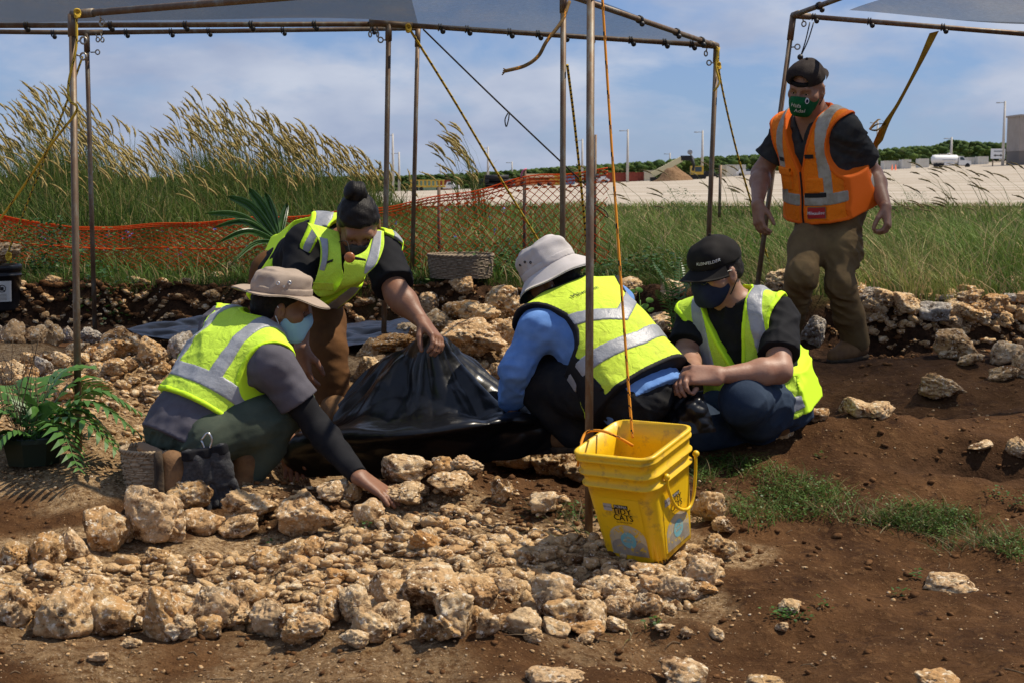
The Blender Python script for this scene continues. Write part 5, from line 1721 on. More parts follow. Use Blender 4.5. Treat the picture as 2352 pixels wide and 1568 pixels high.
def pole(name, a, b, parent, r=PR, mname='rusty_pipe'):
    return MB().tube([a, (np.asarray(a) + b) / 2, b], r, 14).build(name, MATS[mname], parent)
def sleeve(c, ax, ln, parent, r=PR * 1.28):
    ax = nrm(ax); return MB().tube([c, np.asarray(c) + ax * ln], r, 14).build('fitting', MATS['rusty_pipe'], parent)
def eye_bolt(p, dr, parent, size=1.0):
    p = np.asarray(p, float); dr = nrm(dr); e = p + dr * .030 * size
    mb = MB().tube([p, e], .0035 * size, 8)
    up = np.array([0, 0, 1.0]); c = e + dr * .013 * size
    sd = nrm(up - dr * (up @ dr))
    ring = [c + (dr * math.cos(a) + sd * math.sin(a)) * .013 * size for a in np.linspace(0, 6.283, 17)]
    mb.tube(ring, .0038 * size, 8, cap=False)
    return mb.build('eye_bolt', MATS['bolt_steel'], parent)
def bungee(p, ax, parent, drop=(0, 0, -1)):
    """elastic loop with a ball, wound round a pipe"""
    p = np.asarray(p, float); ax = nrm(ax); u = nrm(np.cross(ax, (0, 1, 0))); v = np.cross(ax, u)
    mb = MB()
    for s_ in (-.006, .006):
        mb.tube([p + ax * s_ + (u * math.cos(a) + v * math.sin(a)) * (PR + .004) for a in np.linspace(0, 6.283, 15)], .0032, 6, cap=False)
    mb.ball(p + nrm(np.asarray(drop, float)) * .022 + np.array([.012, -.01, 0]), .0135, 10)
    return mb.build('bungee_ball', MATS['bungee'], parent)
def cloth_sheet(A, B, C, D, parent, nu=40, nv=24, sag=0.06, seed=1, mid=None):
    """A,B front edge; D,C back edge"""
    nz = SineNoise(seed, 10, 0.9)
    V = []
    for j in range(nv + 1):
        for i in range(nu + 1):
            u, v = i / nu, j / nv
            p = (np.asarray(A) * (1 - u) + np.asarray(B) * u) * (1 - v) + (np.asarray(D) * (1 - u) + np.asarray(C) * u if mid is None else (D + (mid[1] - D) * u / mid[0] if u < mid[0] else mid[1] + (C - mid[1]) * (u - mid[0]) / (1 - mid[0]))) * v
            s_ = 16 * u * (1 - u) * v * (1 - v)
            p = p + np.array([0, 0, -sag * s_])
            V.append(p)
    V = np.array(V); 
    V[:, 2] += 0.008 * nz(V) + .016
    i_ = np.arange((nu + 1) * (nv + 1)).reshape(nv + 1, nu + 1)
    F = np.stack([i_[:-1, :-1].ravel(), i_[:-1, 1:].ravel(), i_[1:, 1:].ravel(), i_[1:, :-1].ravel()], 1)
    return link('shade_cloth', mesh_from('shade_cloth', V, F), MATS['shade_cloth'], parent)

# main canopy over the pit
P1t, P1b = W(166, 34, 5.42), W(182, 1117, 5.38)
P2t, P2b = W(1357, -62, 4.64), W(1352, 1243, 4.62)
Tt, Tb = W(1294, -14, 6.30), W(1292, 690, 6.45)
Rt, Rb = W(1646, 106, 7.60), W(1622, 560, 7.75)
M1t, M1b = W(893, 56, 7.20), W(881, 782, 7.10)
FLt = W(-120, 60, 7.10)
FLf = W(-420, -10, 6.25)
can = empty('shade_canopy', (P1b[0], P1b[1], P1b[2]), 'grey shade cloth canopy on rusty pipe posts over the pit', 'canopy')
for a, b in ((P1t, P1b), (P2t, P2b), (Tt, Tb), (Rt, Rb), (M1t, M1b)):
    b = np.array(b); b[2] = min(b[2], gz(b[0], b[1]) - 0.02) if True else b[2]
    pole('post', a, b, can)
    sleeve(np.asarray(a), np.asarray(b) - a, .085, can)
beam_f = pole('beam', P1t, P2t, can); pole('beam', P2t, Tt + [0, 0, .0], can); pole('beam', Tt, Rt, can)
pole('beam', M1t, Rt, can); pole('beam', FLt, M1t, can); pole('beam', FLf, P1t + [-.02, .0, .0], can) if False else None
pole('beam', Tt, FLf + (Tt - FLf) * 0.0, can)
cloth_sheet(FLf, Tt, Rt, FLt, can, sag=0.03, seed=4, mid=((M1t[0] - FLt[0]) / (Rt[0] - FLt[0]), M1t))
sleeve(P1t, P2t - P1t, .10, can); sleeve(Rt, Tt - Rt, .08, can); sleeve(Rt, M1t - Rt, .08, can); sleeve(M1t - nrm(Rt - M1t) * .10, Rt - M1t, .22, can)
for px, py in ((65, 0), (255, 0), (425, 0), (575, 0), (720, 0)):
    t = (W(px, 55, 7.15)[0] - FLt[0]) / (M1t[0] - FLt[0]); bungee(FLt + (M1t - FLt) * t, M1t - FLt, can)
for px in (1005, 1065, 1160, 1225, 1285, 1345, 1440, 1520, 1585):
    t = (px - 893) / (1646 - 893); bungee(M1t + (Rt - M1t) * t, Rt - M1t, can, (0.2, 0, -1))
for t in (.12, .30, .55): bungee(Rt + (Tt - Rt) * t, Tt - Rt, can)
eye_bolt(P1t + (P2t - P1t) * .06, (.3, -.2, -1), can); eye_bolt(P1t + [0, 0, -.085 * 1.2], (1, -.2, .1), can); eye_bolt(P1t + [0, 0, -.15], (1, -.3, -.2), can)
eye_bolt(M1t + [0, 0, -.08], (-1, -.3, 0), can); eye_bolt(M1t + [-.09, 0, -.01], (-.1, -.2, -1), can); eye_bolt(M1t + [-.06, 0, -.01], (.1, -.2, -1), can)
eye_bolt(Rt + [-.05, 0, 0], (-.2, -.2, -1), can); eye_bolt(Rt + [0, 0, -.09], (-1, -.3, 0), can); eye_bolt(Tt + [0, 0, .02], (1, -.2, 0), can)

# second frame behind it
P3t, P3b = W(199, 76, 8.15), W(217, 724, 8.15)
M2t, M2b = W(960, 66, 8.55), W(946, 642, 8.75)
BLt = W(-160, 72, 8.1)
can2 = empty('shade_canopy', P3b, 'second pipe canopy frame standing behind the pit canopy at the trench', 'canopy')
for a, b in ((P3t, P3b), (M2t, M2b)):
    b = np.array(b); b[2] = gz(b[0], b[1]) - 0.02
    pole('post', a, b, can2); sleeve(np.asarray(a), np.asarray(b) - a, .11, can2)
pole('beam', BLt, P3t, can2); pole('beam', P3t, M2t, can2); sleeve(P3t - nrm(M2t - P3t) * .09, M2t - P3t, .18, can2)
up_ = np.array([0, 0, .10])
cloth_sheet(BLt + [0, -.75, .16], M2t + [0, -.75, .16], M2t, BLt, can2, sag=.01, seed=8)
for px in (125, 285, 385, 470, 640, 850):
    t = (px - 199) / (960 - 199); bungee(P3t + (M2t - P3t) * t, M2t - P3t, can2, (0.1, 0, -1))
eye_bolt(P3t + [.02, 0, -.11], (1, -.2, 0), can2); eye_bolt(P3t + [.05, 0, -.0], (.4, -.2, -1), can2); eye_bolt(P3t + [.08, 0, 0], (.3, -.2, -1), can2)
rr = MB()
for k in range(4):
    pt = M2t + [-.10 + .03 * k, -.02, -.01]
    rr.tube(spline([pt, pt + [-.03 - .02 * k, -.01, -.03], pt + [-.09, 0, -.035 - .01 * k]], 6), .003, 5)
# right-hand canopy
Qt, Qb = W(1822, 36, 7.45), W(1742, 640, 7.5)
Qr = W(2520, 92, 7.25); Qn = W(2300, -140, 5.6); Qnr = W(3300, -100, 6.0)
can3 = empty('shade_canopy', Qb, 'neighbouring shade cloth canopy with a yellow strap over the striding man', 'canopy')
b = np.array(Qb); b = Qt + (Qb - Qt) * ((Qt[2] - .30) / (Qt[2] - Qb[2]))
pole('post', Qt, b, can3); sleeve(Qt, b - Qt, .13, can3)
pole('beam', Qt, Qr, can3); pole('beam', Qt, Qn, can3); sleeve(Qt, Qr - Qt, .09, can3); sleeve(Qt, Qn - Qt, .07, can3)
def corner(P, a, b): return P + a + b
cloth_sheet(Qn + [.18, 0, 0], Qnr, Qr + [.6, .1, 0], Qt + (Qr - Qt) * .13 + (Qn - Qt) * .10 + np.array([0, 0, -.01]), can3, sag=.10, seed=6)
pole('beam', Qn, Qnr, can3); pole('beam', Qr, Qnr, can3)
for px in (1870, 2000, 2170): bungee(Qt + (Qr - Qt) * ((px - 1822) / (2520 - 1822)), Qr - Qt, can3, (.1, 0, -1))
bungee(Qt + (Qn - Qt) * .16, Qn - Qt, can3)
eye_bolt(Qt + (b - Qt) * .095, (1, -.2, .05), can3); eye_bolt(Qt + (Qr - Qt) * .03, (.2, -.2, -1), can3)
hb = [W(1860, 52, 7.4), W(1850, 95, 7.4), W(1838, 132, 7.4)]
o = MB().tube(spline(hb, 8), .0035, 6).tube(spline([hb[0] + [.02, 0, 0], hb[1] + [.012, 0, 0], hb[2]], 8), .0035, 6).ball(hb[2], .016, 10).build('bungee_ball', MATS['bungee'], can3)

# ------------------------------------------------------------------ ropes and straps
mat('rope_yellow', (0.55, 0.36, 0.03), rough=0.7); mat('rope_orange', (0.72, 0.27, 0.015), rough=0.7)
mat('rope_black', (0.012, 0.012, 0.010), rough=0.8); mat('rope_tan', (0.24, 0.14, 0.045), (0.14, 0.09, 0.04), scale=60, rough=0.9)
mat('strap_yellow', (0.40, 0.23, 0.012), (0.30, 0.16, 0.01), scale=20, rough=0.7); mat('rope_dark', (0.035, 0.028, 0.02), rough=0.9)
def rope(pts, r, m1, m2, label, seg=0.012, pitch=4, cat='rope', extra=None):
    L_ = np.sum(np.linalg.norm(np.diff(spline(pts, 60), axis=0), axis=1))
    P = spline(pts, max(6, int(L_ / seg)))
    mb = MB().tube(P, r, 8, 0, True, 1, pitch)
    if extra: extra(mb)
    o = mb.build('rope', [MATS[m1], MATS[m2]])
    tag(o, label, cat)
    return o
def knot(mb, p, r, n=3, seed=0):
    rd = random.Random(seed)
    for k in range(n):
        a = [np.asarray(p) + np.array([r * math.cos(t) * rd.uniform(.8, 1.2), r * .7 * math.sin(t + k), r * math.sin(t) + (k - 1) * r * .8]) for t in np.linspace(0, 6.283, 14)]
        mb.tube(a, r * .45, 6, cap=False)
rope([W(1380, -60, 4.58), W(1405, 340, 4.52), W(1437, 800, 4.44), W(1453, 1005, 4.40)], .0043, 'rope_orange', 'rope_black', 'orange and black rope hanging from the canopy beam into the yellow bucket', pitch=7)
bk0 = W(1440, 1000, 4.40)
rope([W(1453, 1022, 4.40), W(1420, 1003, 4.36), W(1385, 989, 4.36), W(1350, 990, 4.42), W(1336, 1012, 4.40), W(1330, 1050, 4.36), W(1326, 1070, 4.36)], .0045, 'rope_orange', 'rope_black', 'frayed orange rope end looped over the rim of the yellow bucket', pitch=7)
rope([W(940, 66, 7.20), W(1045, 235, 7.7), W(1140, 395, 8.2), W(1242, 562, 8.7)], .0065, 'rope_yellow', 'rope_black', 'yellow and black guy rope slanting from the tied beam to the turf', pitch=6, extra=lambda mb: knot(mb, W(938, 66, 7.18), .011, 3, 2))
rope([W(972, 68, 8.5), W(1130, 222, 8.7), W(1288, 372, 8.9), W(1350, 430, 9.0)], .0055, 'rope_dark', 'rope_dark', 'dark guy rope with a small hanging loop below the beam', extra=lambda mb: mb.tube(spline([W(1168, 258, 8.7), W(1160, 275, 8.7), W(1163, 292, 8.7), W(1168, 275, 8.7), W(1170, 258, 8.7)], 16), .004, 6))
rope([W(1303, 150, 6.3), W(1318, 270, 6.6), W(1335, 430, 7.0), W(1350, 600, 7.4)], .0062, 'rope_yellow', 'rope_black', 'black and yellow rope beside the inner canopy post', pitch=3)
rope([W(1308, 4, 6.26), W(1290, 50, 6.22), W(1256, 95, 6.2), W(1236, 130, 6.2), W(1205, 152, 6.2), W(1160, 164, 6.2)], .008, 'rope_tan', 'rope_orange', 'short frayed orange rope end swinging from the inner post', pitch=9,
     extra=lambda mb: [mb.tube(spline([W(1164, 162, 6.2), W(1156 - k, 158 + 5 * k, 6.2)], 4), .003, 5) for k in range(4)])
rope([W(176, 40, 5.36), W(175, 110, 5.36), W(158, 190, 5.36), W(160, 230, 5.34), W(176, 255, 5.34), W(120, 330, 5.4), W(60, 420, 5.5), W(0, 505, 5.6), W(-60, 590, 5.7)], .0050, 'rope_yellow', 'rope_black', 'yellow rope twisted down the corner post and stretched out to the side', pitch=8,
     extra=lambda mb: knot(mb, W(178, 32, 5.36), .009, 3, 5))
rope([W(190, 130, 8.1), W(150, 245, 8.1), W(100, 370, 8.1), W(50, 500, 8.15), W(14, 592, 8.2)], .0065, 'rope_yellow', 'rope_dark', 'dark yellow guy rope running down to the black bucket', pitch=3, extra=lambda mb: knot(mb, W(20, 590, 8.18), .012, 3, 7))
rope([W(1646, 108, 7.55), W(1656, 190, 7.6), W(1690, 340, 7.9), W(1735, 500, 8.3), W(1772, 622, 8.7)], .0055, 'rope_yellow', 'rope_black', 'yellow and black guy rope from the canopy corner down to the turf', pitch=4, extra=lambda mb: (knot(mb, W(1651, 152, 7.55), .010, 3, 9), mb.tube(spline([W(1652, 110, 7.52), W(1644, 150, 7.52), W(1652, 190, 7.52), W(1640, 210, 7.52)], 12), .006, 6)))
# wide ratchet strap
sp_ = spline([W(2146, 74, 7.0), W(2110, 150, 7.0), W(2065, 235, 7.05), W(2032, 290, 7.1), W(2000, 370, 7.3), W(1975, 440, 7.5)], 40)
V, F = [], []
for i, p in enumerate(sp_):
    tw = 0.3 + .6 * math.sin(i * .12); wd = .026 if i < 28 else .010
    sd = np.array([math.cos(tw), math.sin(tw) * .8, .25])
    for a, t in ((-1, 0), (1, 0), (1, 1), (-1, 1)): V.append(p + sd * wd * a + np.array([0, .003 * t, 0]))
for i in range(len(sp_) - 1):
    for k in range(4): F.append((4 * i + k, 4 * i + (k + 1) % 4, 4 * i + 4 + (k + 1) % 4, 4 * i + 4 + k))
st = link('strap', mesh_from('strap', V, F), MATS['strap_yellow']); tag(st, 'flat yellow webbing strap slanting down behind the orange vest', 'strap')
kp = W(2034, 286, 7.08)
kn = MB()
for k in range(2):
    lp = spline([kp, kp + [-.05, -.02, -.005 - .03 * k], kp + [-.085, -.02, -.03], kp + [-.04, -.02, .02 - .05 * k], kp], 16)
    for i in range(len(lp) - 1):
        kn.raw([lp[i] + [0, -.014, 0], lp[i] + [0, .014, .006], lp[i + 1] + [0, .014, .006], lp[i + 1] + [0, -.014, 0]], [(0, 1, 2, 3)])
kn.build('strap_bow', MATS['strap_yellow'], st)

# ------------------------------------------------------------------ black plastic sheeting
def plastic(name, c, rough):
    m, n, l, b = nt(name)
    b.inputs['Base Color'].default_value = col(c); b.inputs['Roughness'].default_value = rough; b.inputs['Specular IOR Level'].default_value = 0.38
    tc = n.new('ShaderNodeTexCoord')
    nz = n.new('ShaderNodeTexNoise'); nz.inputs['Scale'].default_value = 7; nz.inputs['Detail'].default_value = 5; nz.inputs['Distortion'].default_value = 1.6
    l.new(tc.outputs['Object'], nz.inputs['Vector'])
    bp = n.new('ShaderNodeBump'); bp.inputs['Strength'].default_value = 0.10; bp.inputs['Distance'].default_value = 0.02
    l.new(nz.outputs['Fac'], bp.inputs['Height']); l.new(bp.outputs[0], b.inputs['Normal'])
    MATS[name] = m
plastic('black_plastic', (0.005, 0.005, 0.006), 0.30)
def grid_surface(ctrl, nu, nv):
    """smooth surface through a grid of control points"""
    rows = [spline(r, nu) for r in ctrl]
    C_ = np.array(rows)
    return np.array([spline(C_[:, i], nv) for i in range(nu)]).transpose(1, 0, 2)
def crease(P, seed, amp, freq):
    r = np.random.default_rng(seed); o = np.zeros(len(P))
    for k in range(9):
        v = nrm(r.normal(size=3)); ph = r.random() * 6.28
        w = 0.5 * np.sin(P @ nrm(r.normal(size=3)) * freq * 2.2 + r.random() * 6)
        o += (1 - np.abs(np.sin(P @ v * freq * (0.5 + r.random()) + ph + w))) ** 1.15 * np.clip(.5 + np.sin(P @ nrm(r.normal(size=3)) * freq * .9 + ph * 3), 0, 1)
    return amp * (o - o.mean())
def sheet(name, ctrl, nu, nv, seed, amp, freq, matname, parent=None, thick=0.003, pull=0.0):
    G_ = grid_surface(ctrl, nu, nv)
    du = np.gradient(G_, axis=1); dv = np.gradient(G_, axis=0)
    N_ = np.cross(du, dv); N_ /= np.linalg.norm(N_, axis=2)[..., None] + 1e-9
    P = G_.reshape(-1, 3); cr = crease(P, seed, amp, freq).reshape(nv, nu)
    cr = cr + crease(P, seed + 50, amp * .28, freq * 2.6).reshape(nv, nu)
    if pull:   # taut folds running down and out from the gripped point
        U_, V_ = np.meshgrid(np.linspace(0, 1, nu), np.linspace(0, 1, nv))
        a_ = (U_ - .5) / (V_ + .22)
        f_ = np.zeros_like(a_)
        for k_, (q_, p_) in enumerate(((4.2, .3), (7.1, 1.9), (11.3, .8))):
            f_ += (1 - np.abs(np.sin(a_ * q_ + p_ + .5 * np.sin(V_ * 5 + k_)))) / (1 + .6 * k_)
        cr = cr + pull * (f_ - f_.mean()) * np.clip(V_ * 4, 0, 1) * np.clip(1.15 - V_, .25, 1)
    G_ = G_ + N_ * cr[..., None]
    V = np.vstack([G_.reshape(-1, 3), (G_ - N_ * thick).reshape(-1, 3)])
    i_ = np.arange(nu * nv).reshape(nv, nu)
    F = np.stack([i_[:-1, :-1].ravel(), i_[:-1, 1:].ravel(), i_[1:, 1:].ravel(), i_[1:, :-1].ravel()], 1)
    F = np.vstack([F, F[:, ::-1] + nu * nv])
    return link(name, mesh_from(name, V, F, False), MATS[matname], parent)
HP = fW.tip
tarp = empty('plastic_sheet', (-.4, 5.5, gz(-.4, 5.5)), 'black plastic sheet lifted by the bending woman over the pit', 'plastic sheet')
hx = W(990, 768, 5.45)
ctrl = [[W(800, 905, 5.85), W(850, 838, 5.8), W(925, 800, 5.65), hx, W(1040, 790, 5.62), W(1100, 850, 5.75), W(1150, 892, 5.85)],
        [W(780, 935, 5.78), W(845, 880, 5.70), W(920, 838, 5.58), W(992, 805, 5.47), W(1062, 840, 5.56), W(1128, 885, 5.68), W(1188, 905, 5.78)],
        [W(755, 965, 5.68), W(835, 930, 5.58), W(920, 900, 5.48), W(1000, 885, 5.44), W(1080, 892, 5.48), W(1155, 910, 5.58), W(1222, 920, 5.68)],
        [W(725, 985, 5.56), W(825, 975, 5.46), W(920, 962, 5.38), W(1005, 955, 5.34), W(1095, 940, 5.36), W(1175, 935, 5.44), W(1255, 932, 5.54)],
        [W(690, 1000, 5.46), W(800, 1000, 5.32), W(905, 995, 5.2), W(1005, 985, 5.16), W(1095, 970, 5.18), W(1180, 960, 5.28), W(1260, 955, 5.42)],
        [W(655, 1040, 5.50), W(790, 1030, 5.36), W(900, 1025, 5.26), W(1005, 1015, 5.22), W(1100, 1000, 5.22), W(1185, 985, 5.30), W(1270, 985, 5.42)],
        [W(650, 1085, 5.56), W(790, 1090, 5.44), W(900, 1095, 5.36), W(1010, 1085, 5.32), W(1105, 1065, 5.32), W(1200, 1045, 5.38), W(1280, 1030, 5.46)]]
sheet('sheet', ctrl, 170, 140, 3, .012, 8, 'black_plastic', tarp, pull=.040)
# the far sheet lying flat behind the berm
tarp2 = empty('plastic_sheet', (-1.0, 7.2, gz(-1, 7.2)), 'black plastic sheet lying flat behind the rubble, mirroring blue sky', 'plastic sheet')
ctrl = [[W(255, 752, 7.35), W(420, 735, 7.55), W(560, 728, 7.65), W(700, 728, 7.7), W(840, 738, 7.65), W(960, 730, 7.6)],
        [W(300, 764, 7.2), W(440, 752, 7.3), W(570, 748, 7.4), W(700, 752, 7.4), W(840, 760, 7.3), W(955, 748, 7.3)],
        [W(345, 778, 7.0), W(460, 778, 7.0), W(580, 782, 7.0), W(710, 790, 6.95), W(840, 788, 6.95), W(930, 772, 7.0)]]
sheet('sheet', ctrl, 150, 60, 9, .014, 9, 'black_plastic', tarp2)
# crumpled plastic between the two squatting workers
tarp3 = empty('plastic_sheet', (.75, 5.3, gz(.75, 5.3)), 'crumpled black plastic bunched in the hands of the capped worker', 'plastic sheet')
ctrl = [[W(1520, 815, 5.42), W(1548, 806, 5.36), W(1580, 830, 5.26), W(1600, 852, 5.18)],
        [W(1512, 880, 5.38), W(1550, 870, 5.28), W(1585, 885, 5.18), W(1612, 890, 5.16)],
        [W(1500, 940, 5.34), W(1545, 935, 5.22), W(1590, 945, 5.14), W(1625, 940, 5.16)],
        [W(1480, 985, 5.32), W(1540, 990, 5.2), W(1595, 995, 5.14), W(1640, 990, 5.18)]]
sheet('sheet', ctrl, 60, 70, 14, .010, 22, 'black_plastic', tarp3)

# ------------------------------------------------------------------ yellow bucket
mat('yellow_plastic', (0.80, 0.50, 0.006), (0.74, 0.44, 0.006), scale=6, rough=0.38, spec=0.5, c3=(0.33, 0.19, 0.04), scale3=22, lo3=.54, hi3=.74, bump=.12, bscale=30)
mat('label_cream', (0.52, 0.44, 0.28), (0.40, 0.33, 0.22), scale=16, rough=0.6, c3=(0.66, 0.42, 0.03), scale3=55, lo3=.56, hi3=.6)
mat('label_grey', (0.33, 0.29, 0.23), (0.24, 0.20, 0.15), scale=18, rough=0.6, c3=(0.60, 0.40, 0.04), scale3=60, lo3=.58, hi3=.62)
mat('label_blue', (0.12, 0.38, 0.45), (0.20, 0.42, 0.44), scale=30, rough=0.6, c3=(0.50, 0.44, 0.26), scale3=70, lo3=.55, hi3=.6)
mat('label_dark', (0.010, 0.009, 0.012), rough=0.6); mat('label_silver', (0.36, 0.35, 0.33), rough=0.5); mat('label_pale', (0.6, 0.58, 0.52), rough=0.6)
bp_, bd_ = hit(1425, 1298)
bpos = bp_.copy(); bpos[1] += .10; bpos[0] += .10; bpos[2] = gz(bpos[0], bpos[1]) + .015
BK = Matrix.Translation(Vector(bpos)) @ Matrix.Rotation(math.radians(-10), 4, 'Y') @ Matrix.Rotation(math.radians(10), 4, 'X') @ Matrix.Rotation(math.radians(-38), 4, 'Z')
bucket = empty('bucket', bpos, 'tilted square yellow plastic bucket with printed labels and broken bottom edge, tied to the post', 'bucket')
bucket.matrix_basis = BK
def bpart(mb, name, mats, parent=bucket, sm=True):
    o = mb.build(name, mats, None, sm); o.parent = parent; return o
HB = 0.375
def rsq(half, rad, n=6):
    pts = []
    for cx, cy, a0 in ((1, 1, 0), (-1, 1, 90), (-1, -1, 180), (1, -1, 270)):
        for k in range(n + 1):
            a = math.radians(a0 + 90 * k / n)
            pts.append((cx * (half - rad) + rad * math.cos(a), cy * (half - rad) + rad * math.sin(a)))
    return pts
def hw(z): return .104 + .030 * z / HB
rb_ = random.Random(3)
prof = []   # (offset, z)
outer = [(0, 0.0), (0, .02), (0, .12), (0, .22), (0, .262), (.012, .264), (.012, .270), (.001, .273), (.001, .300), (.012, .303), (.012, .309), (.003, .312), (.004, .345), (.011, .348), (.011, .354), (.006, .357), (.010, .366), (.010, .372), (.004, HB)]
inner = [(-.0035, HB), (-.0035, .30), (-.0035, .1), (-.0035, .02), (-.0035, .006)]
rings = []
V = []
NS = 4 * 15
for (off, z) in outer + inner:
    ring = rsq(hw(z) + off, .036 + off, 14)
    for k, (x, y) in enumerate(ring):
        zz = z
        if z < .012:   # chipped lower edge on the right-hand corner
            jag = 0.0
            if y < -.02 and x > -.03: jag = max(0, .016 + .012 * math.sin(k * 2.9) + .010 * math.sin(k * 1.3 + 1)) * min(1, (x + .03) / .06)
            if x > .09: jag = max(0, .018 + .013 * math.sin(k * 2.3))
            zz = z + jag
        V.append((x, y, zz))
nr = len(outer) + len(inner)
mb = MB(); F = []
for j in range(nr - 1):
    for i in range(NS): F.append((j * NS + i, j * NS + (i + 1) % NS, (j + 1) * NS + (i + 1) % NS, (j + 1) * NS + i))
F.append(tuple(range((nr - 1) * NS, nr * NS)))
mb.raw(V, F)
body_b = bpart(mb, 'body', MATS['yellow_plastic'])
# bail handle hanging down the right side
hpts = spline([(.139, -.055, .285), (.135, -.050, .24), (.130, -.015, .17), (.126, .05, .13), (.128, .09, .15), (.133, .115, .22), (.138, .125, .285)], 30)
bpart(MB().tube(hpts, .0052, 8), 'handle', MATS['yellow_plastic'])
for y in (-.055, .125): bpart(MB().ball((.139, y, .285), .011, 8), 'handle_lug', MATS['yellow_plastic'])
for (a, b_) in ((-.115, .07), (-.02, .115)):   # ribs between the rim collars
    pass
def face_item(face, x, z, w, h, matname, lift, name, shape='rect', arch=False):
    """thin print on the -y face (0) or the +x face (1)"""
    n = 10; Vq = []
    if shape == 'disc':
        prm = [(x + w / 2 * math.cos(t), z + h / 2 * math.sin(t)) for t in np.linspace(0, 6.283, 29)[:-1]]
    elif arch:
        prm = [(x - w / 2, z - h / 2), (x + w / 2, z - h / 2)] + [(x + w / 2 * math.cos(t), z + h / 2 - h * .45 + h * .45 * math.sin(t)) for t in np.linspace(0, math.pi, 17)]
    else:
        prm = [(x - w / 2, z - h / 2), (x + w / 2, z - h / 2), (x + w / 2, z + h / 2), (x - w / 2, z + h / 2)]
    for (u, v) in prm:
        o_ = hw(v) + lift
        Vq.append((u, -o_, v) if face == 0 else (o_, u, v))
    F_ = [tuple(range(len(Vq)))]
    return bpart(MB().raw(Vq, F_), name, MATS[matname], bucket, False)
def face_text(face, body, size, x, z, matname, lift, wide=1.0):
    Vt, Ft = text_mesh(body, size)
    Vq = []
    for p in Vt:
        u, v = x + p[0] * wide, z + p[1]; o_ = hw(v) + lift
        Vq.append((u, -o_, v) if face == 0 else (o_, u, v))
    return bpart(MB().raw(Vq, Ft), 'lettering', MATS[matname], bucket, False)
for fc in (0, 1):
    face_item(fc, 0, .130, .142, .195, 'yellow_plastic', .0012, 'label')
    face_item(fc, .004, .085, .132, .105, 'label_cream', .0018, 'label_field', arch=True)
    face_item(fc, .006, .062, .128, .058, 'label_grey', .0024, 'label_field', arch=True)
    face_item(fc, .006, .086, .056, .056, 'label_blue', .0030, 'label_seal', 'disc')
    face_text(fc, 'odor\nshield', .014, .006, .089, 'label_cream', .0036)
    face_item(fc, -.046, .196, .030, .024, 'label_silver', .0022, 'label_badge')
    face_text(fc, 'TIDY LOCK', .0062, -.046, .197, 'label_dark', .0028)
    face_item(fc, .002, .201, .050, .012, 'label_dark', .0022, 'label_bar')
    face_text(fc, 'PURINA', .0125, .002, .201, 'label_pale', .0028)
    for dx in (-.0004, .0004):
        face_text(fc, 'TIDY', .029, .003 + dx, .184, 'label_dark', .0028, 1.05); face_text(fc, 'CATS', .029, .004 + dx, .163, 'label_dark', .0028, 1.0)
    face_text(fc, 'CLUMPING LITTER', .0068, .004, .147, 'label_dark', .0028)

# ------------------------------------------------------------------ black bucket with a rock, at the left edge
plastic('black_pail', (0.010, 0.010, 0.012), 0.38)
pb = W(2, 690, 8.35); pb[2] = gz(pb[0], pb[1])
pail = empty('bucket', pb, 'black round pail with a warning label and a rock on top', 'bucket')
o = MB().lathe([(.0, .0), (.110, .0), (.112, .01), (.121, .20), (.126, .202), (.126, .208), (.122, .21), (.122, .23), (.127, .232), (.127, .26), (.123, .265), (.118, .265), (.115, .24), (.0, .235)], (0, 0, 0), 36).build('body', MATS['black_pail'], None); o.parent = pail
lab = MB()
for i in range(7):
    a0, a1 = [math.radians(-92 + 52 * (i + k) / 7) for k in (0, 1)]
    lab.raw([(.1175 * math.cos(a0), .1175 * math.sin(a0), .055), (.1175 * math.cos(a1), .1175 * math.sin(a1), .055), (.1225 * math.cos(a1), .1225 * math.sin(a1), .175), (.1225 * math.cos(a0), .1225 * math.sin(a0), .175)], [(0, 1, 2, 3)])
o = lab.build('label', MATS['label_pale'], None); o.parent = pail
def on_pail(body_pts, F, matname, name):
    V_ = []
    for (u, v) in body_pts:
        a = math.radians(-66) + u / .12; r_ = .1195 + .022 * (v - .055) * 1.0 + .0012 + .001
        V_.append((r_ * math.cos(a), r_ * math.sin(a), v))
    o = MB().raw(V_, F).build(name, MATS[matname], None, False); o.parent = pail
ringo = [(0.022 * math.cos(t) * k, .132 + .022 * math.sin(t) * k) for t in np.linspace(0, 6.283, 25)[:-1] for k in (1, .82)]
on_pail(ringo, [(2 * i, (2 * i + 2) % 48, (2 * i + 3) % 48, 2 * i + 1) for i in range(24)], 'label_dark', 'warning_ring')
on_pail([(-.016, .150), (-.013, .153), (.017, .115), (.014, .112)], [(0, 1, 2, 3)], 'label_dark', 'warning_bar')
on_pail([(-.010, .140), (.008, .142), (.010, .128), (.002, .120), (-.012, .122)], [(0, 1, 2, 3, 4)], 'label_dark', 'warning_figure')
for z_ in (.10, .092, .084, .076, .068): on_pail([(-.026, z_), (.024, z_), (.024, z_ - .003), (-.026, z_ - .003)], [(0, 1, 2, 3)], 'label_grey', 'label_line')
rk = put_rock(pb + [0, 0, .262], (.30, .26, .16), 'brown limestone rock weighing down the lid of the black pail', None, k=5, sink=.02)

